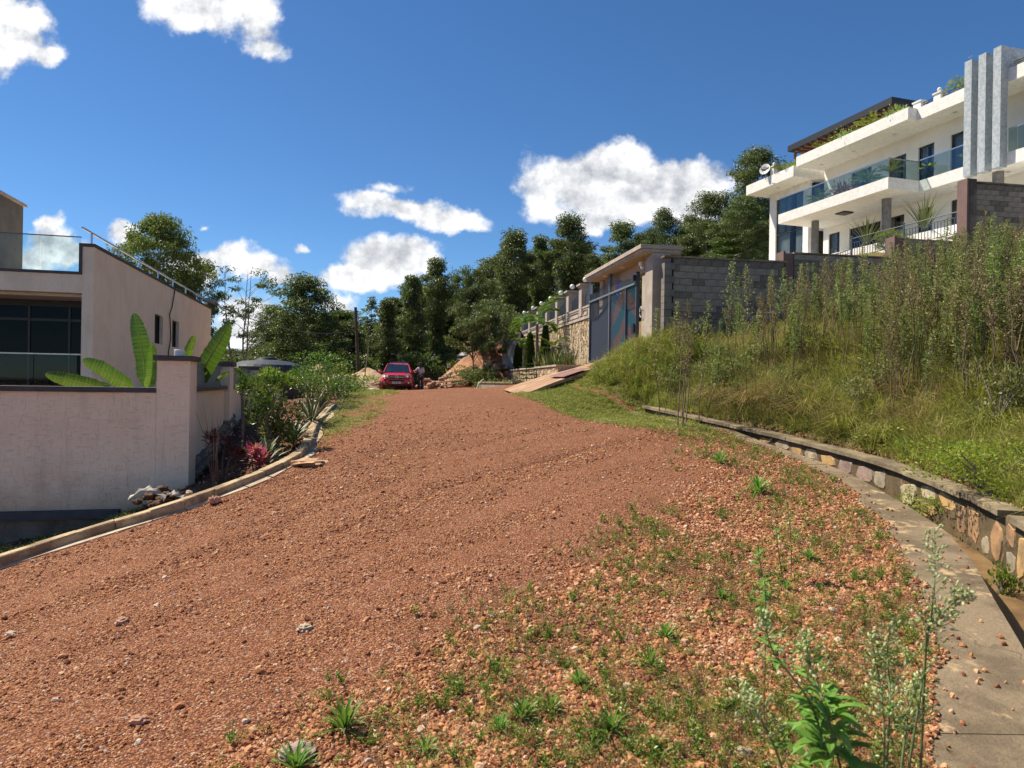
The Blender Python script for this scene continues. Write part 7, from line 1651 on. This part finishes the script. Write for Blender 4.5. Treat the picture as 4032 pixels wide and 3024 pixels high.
X = g.uniform(-7, -4, 500); Y = g.uniform(8.3, 10.2, 500); dk = zone(X, Y)[0]; ok = (dk < -.1) & (X < -5.2); X, Y = X[ok], Y[ok]; n = len(X); scatter('shade_grass', np.c_[X, Y, H(X, Y)], np.c_[0 * X, 0 * X, g.uniform(0, 6.28, n)], g.uniform(.6, 1.2, n), g.integers(0, 3, n), small)
# ================================================================== tall weeds on the bank, one by one
wdG = leafmat('weed_green', [(.055, .11, .03), (.11, .18, .045), (.20, .27, .07), (.34, .38, .14)], .5, .3)
wdO = leafmat('weed_olive', [(.09, .095, .035), (.17, .18, .06), (.28, .28, .11), (.44, .40, .20)], .5, .3)
wdB = leafmat('weed_dry', [(.10, .07, .04), (.18, .13, .07), (.29, .22, .12), (.40, .32, .18)], .6, .2)
stM = mat('weed_stem', (.20, .16, .09), (.11, .075, .05), 9, .8)
def weed(seed, Hh, m, panic=.5, nl=95, lean=.09, leafL=.15, ns=2, nbud=9):
    g = np.random.default_rng(seed); r = thing('tall_weed', '', 'weed'); sm = MB(); lv = MB(); H0_ = Hh
    for st in range(ns):
        Hh = H0_ * (1 if st == 0 else g.uniform(.6, .95)); k = 7; tz = np.linspace(0, 1, k); w_ = g.standard_normal((k, 2)).cumsum(0) * lean * .35 * Hh / 2; w_ -= w_[0]
        if st: w_ += g.uniform(-.16, .16, 2) + np.outer(tz, g.uniform(-.25, .25, 2))
        C = np.c_[w_, tz * Hh]; C[0, 2] = -.12; sm.tube(C, np.linspace(.011, .003, k), 4, cap=False)
        def on(z): return np.c_[np.interp(z, C[:, 2], C[:, 0]), np.interp(z, C[:, 2], C[:, 1]), z]
        n_ = int(nl / ns); z = Hh * g.uniform(.1, .95, n_) ** .75; a = g.uniform(0, 6.28, n_); e = g.uniform(-.3, .9, n_); fr_ = np.clip(z / Hh * 2.2 - .35, .3, 1)
        lv.leaves(on(z), np.c_[np.cos(a) * np.cos(e), np.sin(a) * np.cos(e), np.sin(e)], g.uniform(.5, 1, n_) * leafL * fr_ * (1.25 - .5 * z / Hh), leafL * .15 * fr_, g.uniform(0, .75, n_), up=np.tile([0, 0, 1.], (n_, 1)) + g.standard_normal((n_, 3)) * .3)
        nb = 30
        for i in range(nb):
            zb = Hh * (1 - panic * (1 - i / nb)); b = on(np.array([zb]))[0]; a_ = i * 2.4; l = Hh * .105 * (1.15 - i / nb) * g.uniform(.5, 1.3); e_ = g.uniform(.6, 1.2); d_ = np.array([math.cos(a_) * math.cos(e_), math.sin(a_) * math.cos(e_), math.sin(e_)]); tp = b + d_ * l
            sm.tube([b, tp], .0022, 3, cap=False); n = nbud; s_ = g.uniform(.35, 1.05, n)[:, None]; q = b + (tp - b) * s_ + g.standard_normal((n, 3)) * .015
            lv.leaves(q, d_ * .5 + g.standard_normal((n, 3)) * .6, g.uniform(.02, .05, n), .016, g.uniform(.35, 1, n))
    obj('stem', sm, stM, r); obj('foliage', lv, m, r); KIDS[r.name] = list(r.children); return r
WP = [(weed(1, 2.1, wdG), 'g'), (weed(2, 1.9, wdG, .32, 120), 'g'), (weed(3, 2.3, wdO, .45, 90), 'o'), (weed(4, 2.0, wdB, .4, 30, ns=4, nbud=5), 'b'), (weed(5, 1.7, wdO, .25, 130, leafL=.16), 'o'), (weed(6, 2.2, wdO, .4, 120), 'o'), (weed(7, 1.7, wdB, .3, 24, .14, ns=5, nbud=4), 'b'), (weed(8, 2.4, wdG, .42, 110), 'g')]
WL_ = {'g': ('tall green flowering weed in the dense stand covering the bank', 'green weeds on the bank'), 'o': ('tall olive weed with seed heads in the dense stand on the bank', 'olive weeds on the bank'), 'b': ('tall dry brown weed standing in the overgrown bank', 'dry weeds on the bank')}
g = np.random.default_rng(321); cnt = 0
def putweed(x, y, i, s_, lab=None, grp=None):
    pr, k = WP[i]; L_ = WL_[k]; place(pr, used, (x, y, Hz(x, y) - .05), g.uniform(0, 6.28), s_, lab or L_[0], grp or L_[1], (g.normal(0, .10), g.normal(0, .10)))
for (px, pyb, pyt, Y, i, lab) in [(2670, 1555, 1110, 14.0, 3, 'dark stemmed weed standing alone at the left end of the bank'), (2760, 1470, 1130, 15.5, 0, 'bright green weed with bluish tips third from the gate'), (2620, 1400, 1130, 17.5, 5, 'slim seeding weed in front of the gate pillar'), (2900, 1440, 1020, 16.0, 7, 'tallest green weed in front of the middle of the grey block wall'), (2945, 1500, 1030, 15.0, 2, 'branching pale weed just right of the tallest green one'),
                             (3950, 1300, 830, 13.0, 7, 'highest green weed against the dark wall at the right edge'), (3660, 1290, 850, 17, 0, 'slim green weed reaching up beside the purple end pier')]:
    p = P(px, pyb, Y); zt = P(px, pyt, Y)[2]; z0 = Hz(p[0], p[1]); hh = [2.1, 1.9, 2.3, 2.0, 1.7, 2.2, 1.6, 2.4][i]; putweed(p[0], p[1], i, float(np.clip((zt - z0) / hh, .5, 1.35)), lab)
while cnt < 290:
    px = 2660 + 1500 * g.uniform(0, 1) ** .75; Y = 9.3 + 11 * g.uniform() ** 1.3; p = P(px, 1500, Y); x = p[0]; dw = x - xat(WL, Y) if Y < 19 else x - 4.6
    if dw < .7 + g.uniform(0, 1.3) or bool(behind(np.array([x]), np.array([Y]))[0]) or bool(behind(np.array([x]), np.array([Y + .5]))[0]): continue
    if px < 2900 and g.uniform() < .25: continue
    if px < 2780 and Y > 19: continue
    if float(vn(np.array([x * .6]), np.array([Y * .6]), 60)[0]) < -.22 and g.uniform() < .7: continue
    cap = np.interp(px, [2660, 3000, 3400, 3800, 4160], [1085, 1010, 960, 870, 800]) + g.uniform(-30, 1) * 1.0 + 260 * g.uniform() ** 1.6
    zt = P(px, cap, Y)[2]; z0 = Hz(x, Y); i = int(g.choice([0, 0, 1, 2, 3, 3, 4, 5, 5, 6, 6, 7])); hh = [2.1, 1.9, 2.3, 2.0, 1.7, 2.2, 1.6, 2.4][i]
    s_ = min((zt - z0) / hh, 1.35) * g.uniform(.8, 1); 
    if s_ < .35: continue
    putweed(x, Y, i, s_); cnt += 1
# rough growth that breaks up the bank: bushes and clumps of several kinds
oliveM = leafmat('rough_olive_leaf', [(.05, .07, .02), (.11, .13, .035), (.20, .21, .06), (.32, .29, .12)], .5, .3)
RB = [(shrub('bank_scrub', '', (0, 0, 0), .42, .26, 900, .065, oliveM, 61, .36, blobs=10), 'olive scrub clump in the rough growth of the bank', 'olive scrub on the bank'),
      (shrub('bank_scrub', '', (0, 0, 0), .34, .34, 800, .06, wdO, 62, .42, blobs=9), 'leafy yellow-green clump in the rough growth of the bank', 'green clumps on the bank')]
for k, (m_, lb_, gr_) in enumerate(((tanM, 'dry tan grass clump standing in the rough growth of the bank', 'dry clumps on the bank'), (grM, 'long green grass clump standing in the rough growth of the bank', 'long grass clumps on the bank'))):
    r = thing('grass_tussock', '', 'grass clump'); obj('blades', tuft(300, .85, .008, 90 + k, .15, (.6, 1.5), (.4, 1.8)), m_, r); RB.append((r, lb_, gr_))
for r, _, _ in RB: KIDS[r.name] = list(r.children)
c_ = 0
while c_ < 120:
    Y = 8.5 + 13.5 * g.uniform() ** .8; x = (float(xat(WL, Y)) if Y < 19 else 3.6 + (Y - 19) * .6) + .55 + 5.5 * g.uniform() ** 1.3
    if bool(behind(np.array([x]), np.array([Y + .4]))[0]) or (Y > 20.3 and x < 4.2): continue
    k = int(g.choice(4, p=[.3, .25, .25, .2])); pr, lb_, gr_ = RB[k]; s_ = g.uniform(.6, 1.3); place(pr, used, (x, Y, Hz(x, Y) - .03), g.uniform(0, 6.28), (s_, s_, s_ * g.uniform(.8, 1.4)), lb_, gr_); c_ += 1
# big grass tussocks
def tussock(lab, px, py, Y, n, L, m, seed, bend=(1.0, 2.2), el=(.5, 1.4)):
    p = gp(px, py, Y); mb = tuft(n, L, .009, seed, .22, el, bend); mb.v[0] = mb.v[0] + p; r = thing('grass_tussock', lab, 'grass clump', p, 'grass tussocks on the bank'); obj('blades', mb, m, r)
tussock('brown arching grass clump at the left end of the bank by the coping', 2835, 1560, 16.0, 520, .95, tanM, 1)
tussock('brown grass clump hanging over the coping next to the leftmost one', 2960, 1580, 14.8, 620, 1.0, tanM, 2)
tussock('tall tan grass clump above the two brown ones', 3080, 1500, 14.2, 600, 1.25, tanM, 3, (.6, 1.6))
tussock('tan grass clump in the middle of the bank', 3180, 1560, 13.2, 450, .9, tanM, 4)
tussock('dense green tussock with drooping blades above the drain wall', 3330, 1640, 12.0, 460, .75, grM, 5)
tussock('second green tussock right of the drooping one', 3480, 1690, 11.0, 380, .6, grM, 6)
tussock('green tussock high on the right of the bank', 3900, 1560, 9.5, 380, .6, grM, 7)
shrub('lime_bush', 'bright yellow-green low bush behind the coping at the right edge', gp(3890, 1820, 7.9), .75, .28, 2400, .055, shL, 51, .28, blobs=16)
shrub('lime_bush', 'yellow-green leafy patch on the bank left of the bright one', gp(3700, 1760, 8.9), .6, .22, 1500, .055, shL, 52, .22, blobs=12)
shrub('channel_weed', 'small leafy weed growing at the bottom of the drain wall', gp(3950, 2200, 6.3) * [1, 1, 0] + [0, 0, Hz(4.45, 6.3) - .0], .14, .16, 300, .045, shL, 53, .18, blobs=6)
limeM = leafmat('lime_leaf', [(.12, .18, .03), (.26, .33, .04), (.42, .48, .07)], .4, .45)
for o_ in bpy.data.objects:
    if o_.name.startswith('foliage') and o_.parent is not None and o_.parent.name.startswith('lime_bush'): o_.data.materials[0] = limeM
# exposed red earth clods along the bank foot
def clods(lab, px0, px1, py, Y0, Y1, n, seed):
    r = thing('earth_clods', lab, 'earth', gp(px0, py, Y0)); g = np.random.default_rng(seed); mb = MB()
    for i in range(n):
        s_ = g.uniform(); Y = Y0 + (Y1 - Y0) * s_ + g.uniform(-.3, .3); p = gp(px0 + (px1 - px0) * s_, py, Y); p[0] = float(xat(WL, Y)) + g.uniform(.3, 1.1); p[2] = Hz(p[0], p[1]) + g.uniform(0, .12); mb.rock(p, g.uniform(.02, .075), i, 0)
    obj('clods', mb, mat('bank_earth', (.36, .19, .11), (.24, .12, .075), 5, .95, .02, 25), r, kind='stuff')
clods('crumbling red earth edge at the foot of the bank left of the brown grass', 2490, 2720, 1560, 17.5, 14.5, 90, 1)
clods('red earth lumps beside the gate ramp', 2290, 2440, 1500, 20.3, 19.2, 40, 2)
# ================================================================== foreground plants
budM = leafmat('flower_buds', [(.30, .38, .13), (.50, .56, .26), (.70, .70, .45)], .5, .35)
fgM = leafmat('foreground_weed_leaf', [(.08, .18, .035), (.14, .29, .05), (.24, .40, .08)], .4, .35)
fgS = mat('foreground_stem', (.12, .18, .055), (.17, .19, .09), 20, .6)
def bigweed(lab, stems, Y, seed, leafs=1.0):
    """stems: list of ([(px, py) ...] photo points bottom to top, panicle fraction, leaves, leaf length)"""
    g = np.random.default_rng(seed); b = P(*stems[0][0][0], Y); b[2] = Hz(b[0], b[1]); r = thing('flowering_weed', lab, 'weed', b)
    for path, pan, nl, LL in stems:
        C = np.array([P(x, y, Y + .05 * i * g.uniform(-1, 1)) for i, (x, y) in enumerate(path)]); k = 16; s0 = np.linspace(0, len(C) - 1, k); C = np.stack([np.interp(s0, np.arange(len(C)), C[:, i]) for i in range(3)], 1)
        for _ in range(2): C[1:-1] = (C[:-2] + 2 * C[1:-1] + C[2:]) / 4
        base = C[0].copy(); base[2] = Hz(base[0], base[1]) - .03; base[0] += (b[0] - base[0]) * .5; C = np.vstack([base, C]); k += 1
        sm = MB().tube(C, np.linspace(.0042, .0016, k), 6); lv = MB(); bd = MB(); T = np.gradient(C, axis=0); T /= np.linalg.norm(T, axis=1)[:, None]; tt = np.linspace(0, 1, k)
        def on(s_): return np.stack([np.interp(s_, tt, C[:, i]) for i in range(3)], 1), np.stack([np.interp(s_, tt, T[:, i]) for i in range(3)], 1)
        for i in range(int(nl * 1.6)):
            s_ = g.uniform(.08, .92); q, d_ = on(np.array([s_])); a = i * 2.39996; sd = np.array([math.cos(a), math.sin(a), 0]); l = LL * g.uniform(.6, 1.1) * (1.15 - .75 * s_)
            e = g.uniform(.3, .95); kk_ = 6; ts = np.linspace(0, 1, kk_); ee = e - 1.1 * ts ** 1.5; Cl = q[0] + np.cumsum(np.stack([np.cos(ee) * sd[0], np.cos(ee) * sd[1], np.sin(ee)], 1), 0) * l / kk_
            wv = l * .115 * np.array([.4, .9, 1, .8, .5, .05]); pr = np.array([-sd[1], sd[0], 0]); V = []
            for j in range(kk_): V += [Cl[j] - pr * wv[j] + [0, 0, wv[j] * .3], Cl[j], Cl[j] + pr * wv[j] + [0, 0, wv[j] * .3]]
            lv.add(V, [[j * 3 + m_, j * 3 + m_ + 1, j * 3 + m_ + 4, j * 3 + m_ + 3] for j in range(kk_ - 1) for m_ in range(2)], g.uniform(0, 1))
        nb = int(28 * min(1, pan * 1.5) / .3 * .5) if pan else 0; pan = min(.85, pan * 1.5)
        for i in range(nb):
            s_ = 1 - pan * (1 - i / nb) ** 1.0; q, d_ = on(np.array([min(s_, 1)])); a = i * 2.4; l = .075 * g.uniform(.4, 1.3) * (1.2 - i / nb); dr = d_[0] * .8 + np.array([math.cos(a), math.sin(a), 0]) * .8; dr /= np.linalg.norm(dr); tp = q[0] + dr * l
            sm.tube([q[0], tp], .0012, 4); 
            for j in range(g.integers(2, 5)):
                c_ = q[0] + dr * l * g.uniform(.5, 1.1) + g.standard_normal(3) * .010; v_, f_ = ico(0); d2 = dr + g.standard_normal(3) * .4; d2 /= np.linalg.norm(d2); vv = v_ * .0042 + np.outer(v_ @ d2, d2) * .0045; bd.add(vv + c_, f_, g.uniform(0, 1))
                if g.uniform() < .35: lv.leaves(np.array([c_]), np.array([dr + g.standard_normal(3) * .5]), .02, .004, g.uniform(0, 1, 1))
        obj('stem', sm, fgS, r, smooth=True); obj('foliage', lv, fgM, r)
        if bd.n: obj('flower_buds', bd, budM, r, kind='stuff')
zf = lambda x, y: (2400 + .7378 * x, 1900 + .7378 * y)
bigweed('large flowering weed with broad toothed leaves at the bottom edge of the foreground', [([zf(1160, 1600), zf(1120, 1250), zf(1000, 1060), zf(880, 930), zf(835, 800), zf(830, 700)], .30, 16, .12), ([zf(1250, 1600), zf(1180, 1300), zf(1110, 1080), zf(1060, 930), zf(1040, 800)], .34, 16, .12), ([zf(1170, 1620), zf(1165, 1400), zf(1150, 1200), zf(1150, 1110)], .0, 34, .20), ([zf(950, 1600), zf(870, 1380), zf(760, 1180), zf(720, 1080)], .4, 8, .06)], 2.0, 1)
bigweed('tallest flowering weed in the right foreground with pale green flower heads', [([zf(1600, 1500), zf(1650, 1200), zf(1690, 900), zf(1735, 600), zf(1735, 380), zf(1730, 240)], .55, 12, .05), ([zf(1690, 820), zf(1700, 760), zf(1860, 620), zf(1900, 590)], .6, 2, .03), ([zf(1560, 1500), zf(1590, 1250), zf(1640, 1050)], .4, 8, .05)], 2.15, 2)
bigweed('slender budding weed between the two large foreground weeds', [([zf(1460, 1600), zf(1470, 1300), zf(1440, 1050), zf(1395, 820)], .5, 10, .05), ([zf(1480, 1500), zf(1500, 1150), zf(1480, 900), zf(1500, 760)], .45, 8, .05)], 2.1, 3)
bigweed('dark green upright weed with narrow leaves behind the big foreground weeds', [([zf(835, 690), zf(830, 560), zf(805, 440), zf(790, 330)], 0, 44, .085)], 3.1, 4)
bigweed('pale twin-stemmed weed standing on the gravel beside the concrete strip', [([zf(970, 380), zf(965, 250), zf(950, 120), zf(925, -10)], 0, 30, .10), ([zf(895, 320), zf(890, 220), zf(870, 130)], 0, 18, .08)], 5.6, 5)
sw = [(640, 1480, 2.9), (745, 1450, 3.2), (1130, 1400, 3.3), (1190, 1395, 3.4), (1250, 1360, 3.7), (590, 1530, 2.7), (920, 1460, 3.0), (1560, 1180, 5.2), (1440, 1250, 4.4), (1640, 980, 9.0), (1555, 945, 10.6), (1080, 1430, 3.2), (1700, 1150, 5.4), (1405, 1290, 4.0), (1650, 1200, 4.8), (1850, 1130, 5.6), (1320, 1420, 3.2), (1750, 1100, 6.2)]
ws = []
for k in range(3):
    r = thing('rosette_weed', '', 'weed'); obj('leaf_rosette', straps(MB(), 26 + 6 * k, .15, .0075, 80 + k, (.15, 1.45), .7, False), fgM, r); obj('stem', MB().tube([(0, 0, -.03), (0, 0, .05)], .005, 5), fgS, r); KIDS[r.name] = list(r.children); ws.append(r)
lbl = ['small bright weed in the gravel near the bottom left of the weedy patch', 'largest bright green rosette weed in the open gravel', 'upright leafy weed in the gravel below the picture centre', 'twin of the centre weed a hand to its right', 'weed with long leaves at the edge of the dense patch', 'weed sprout closest to the camera at the bottom', 'low weed left of the flat grey stone', 'weed tuft midway up the weedy gravel strip', 'weed tuft in the middle of the dense gravel patch', 'spiky green plant growing on the drain edge strip', 'tall grassy sprout at the far end of the drain strip', 'thin weed just left of the centre pair', 'weed clump beside the twin-stemmed pale weed', 'yellowish rosette left of the dense patch', 'broad weed in front of the pale twin-stemmed weed', 'weed touching the concrete strip halfway along it', 'small weed beside the large foreground weed', 'weed clump close to the strip behind the pale weed']
for k, (x, y, Y) in enumerate(sw):
    p = P(x * 1.8228, y * 1.8228, Y); place(ws[k % 3], used, (p[0], p[1], Hz(p[0], p[1])), g.uniform(0, 6), {1: 1.1, 9: 2.0, 10: 1.5}.get(k, g.uniform(.6, .95)), lbl[k], 'rosette weeds in the gravel')
for lab, px, py, Y, s_, m in (('flat grey-pink stone at the bottom edge among the weeds', 1170, 2985, 3.0, .075, 'rubble_mauve'), ('pale cream stone lying on the gravel centre', 1200, 2432, 4.5, .05, 'pale_chip'), ('white stone chip near the foot of the large foreground weed', 2925, 2925, 3.05, .045, 'pale_chip'), ('dark red stone on the road surface', 548, 2830, 3.4, .045, 'red_stone'), ('pale pebble pair at the left edge of the road', 45, 2390, 5.2, .05, 'pale_chip'), ('small red rock in the wheel rut', 480, 2455, 5.0, .05, 'red_stone')):
    p = gp(px, py, Y); r = thing('stone', lab, 'stone', p); obj('stone_body', MB().rock(p + [0, 0, s_ * .3], s_, int(px), 2, .5), MATS[m], r)
r = thing('bare_twig_bush', 'leafless thin twigs sticking up from the red shrub by the pier', 'plant', gp(842, 1840, 9.9)); b = gp(842, 1800, 9.9); tw = MB()
for (x, y) in ((770, 1620), (800, 1580), (832, 1600), (858, 1590), (868, 1640)): tw.tube([b, P((842 + x) / 2 + 5, 1740, 9.9), P(x, y, 9.9)], [.006, .004, .0015], 4)
obj('twigs', tw, barkR, r)
# unused prototypes are kept out of the scene
for o in list(bpy.data.objects):
    if o.parent is None and o.get('label') == '' :
        for c_ in list(o.children): bpy.data.objects.remove(c_)
        bpy.data.objects.remove(o)
